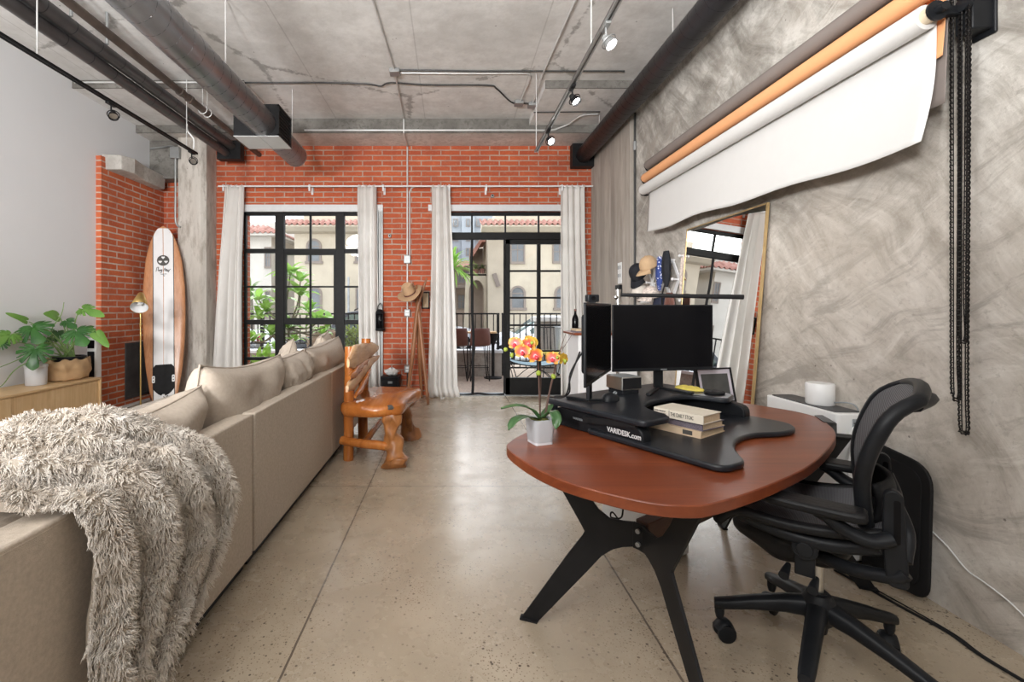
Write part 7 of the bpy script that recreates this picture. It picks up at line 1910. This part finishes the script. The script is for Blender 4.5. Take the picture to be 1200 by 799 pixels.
MB().box((cx_(225),cY+1.2,cz_(270)),(cx_(316),cY+4.6,cz_(255))).build('upper_storey', M['stucco_w'], ca_, smooth=0)
win_rect(ca_, cx_(311.5),cx_(319)-.12, cz_(312), cz_(291), cY); win_rect(ca_, cx_(284),cx_(291), cz_(308), cz_(286), cY); win_rect(ca_, cx_(312),cx_(318)-.1, cz_(371), cz_(342), cY)
wh_ = thing('white_house', 'plain pale house wall between cream and beige houses', 'house', (-10,31,0))
wY = 31.0; qx = lambda p: (p-CX)*wY/F0; qz = lambda q: EYE-(q-CY)*wY/F0
MB().box((qx(300),wY,-.4),(qx(347),wY+5,qz(272))).build('walls', M['stucco_w'], wh_, smooth=0)
MB().box((qx(299),wY-.15,qz(272)),(qx(348),wY+5,qz(270.5))).build('parapet', M['stucco_w'], wh_, smooth=0)
MB().box((qx(334.5),wY-.1,qz(311)),(qx(339),wY,qz(297))).build('blue_shutter', M['blue_tarp'], wh_, smooth=0)
win_rect(wh_, qx(340.5),qx(344), qz(325), qz(302), wY)
SKY, EXPOSURE = 2.7, 0.42
SUN, SUN_ANGLE, SUN_DIR = 2.5, 50, (.40,-1,-.50)
WARM = (1,.99,.978)
SPOTS = [('track_light_glow', tuple(c), tuple(c+d), 16, 2.2, .03, WARM) for c,d in LIT]
# unseen fill lamps added behind the camera: from above, and aimed at the ceiling
for k,(x,y) in enumerate(((-3.0,-.9),(-1.0,-1.1),(-2.2,-2.4),(.3,-2.4))):
    SPOTS.append(('fill_lamp.%d' % k, (x,y,3.3), (x*.6,y+2.4,.4), 110, 2.9, .35, WARM))
for k,x in enumerate((-2.7,-1.0)):
    SPOTS.append(('ceiling_fill.%d' % k, (x,-1.1,1.9), (x*.55,3.0,3.9), 600, 1.9, .25, WARM))  # added out of view to brighten the ceiling
# ------------------------------------------------------------------ camera, light, exposure
cam = bpy.data.cameras.new('camera'); co = bpy.data.objects.new('camera', cam); link(co)
cam.sensor_width = 36; cam.lens = 36*F0/1200; cam.shift_x = (600-CX)/1200; cam.shift_y = -(399.5-CY)/1200
co.location = (0,0,EYE); co.rotation_euler = (PI/2,0,0); cam.clip_start = .05; cam.clip_end = 400
sc = bpy.context.scene; sc.camera = co

wd = bpy.data.worlds.new('sky'); sc.world = wd; wd.use_nodes = True
nt = wd.node_tree; bg = nt.nodes['Background']
tc = nt.nodes.new('ShaderNodeTexCoord'); sp = nt.nodes.new('ShaderNodeSeparateXYZ'); rp = nt.nodes.new('ShaderNodeValToRGB')
nt.links.new(tc.outputs['Generated'], sp.inputs[0]); nt.links.new(sp.outputs[2], rp.inputs['Fac'])
rp.color_ramp.elements[0].position = 0; rp.color_ramp.elements[0].color = (.97,.98,1,1)
rp.color_ramp.elements[1].position = .7; rp.color_ramp.elements[1].color = (.78,.87,1,1)
nt.links.new(rp.outputs['Color'], bg.inputs['Color']); bg.inputs['Strength'].default_value = SKY

sun = bpy.data.lights.new('sun','SUN'); so = bpy.data.objects.new('sun', sun); link(so)
sun.energy = SUN; sun.angle = math.radians(SUN_ANGLE); sun.color = (1,.98,.95)
so.rotation_euler = Vector(SUN_DIR).to_track_quat('-Z','Y').to_euler()

def spot(name, loc, aim, watts, size=1.2, radius=.06, color=(1,.95,.88), blend=.6):
    l = bpy.data.lights.new(name,'SPOT'); o = bpy.data.objects.new(name, l); link(o)
    l.energy = watts; l.spot_size = size; l.spot_blend = blend; l.shadow_soft_size = radius; l.color = color
    o.location = loc; o.rotation_euler = (Vector(aim)-Vector(loc)).to_track_quat('-Z','Y').to_euler(); return o
for a in SPOTS: spot(*a)

vs = sc.view_settings; sc.display_settings.display_device = 'sRGB'
vs.view_transform = 'Standard'; vs.look = 'None'; vs.gamma = 1; vs.use_curve_mapping = False; vs.exposure = EXPOSURE
cy = sc.cycles
cy.max_bounces = 9; cy.diffuse_bounces = 6; cy.glossy_bounces = 4; cy.transparent_max_bounces = 12; cy.transmission_bounces = 4
cy.caustics_reflective = False; cy.caustics_refractive = False; cy.use_denoising = True; cy.sample_clamp_indirect = 6
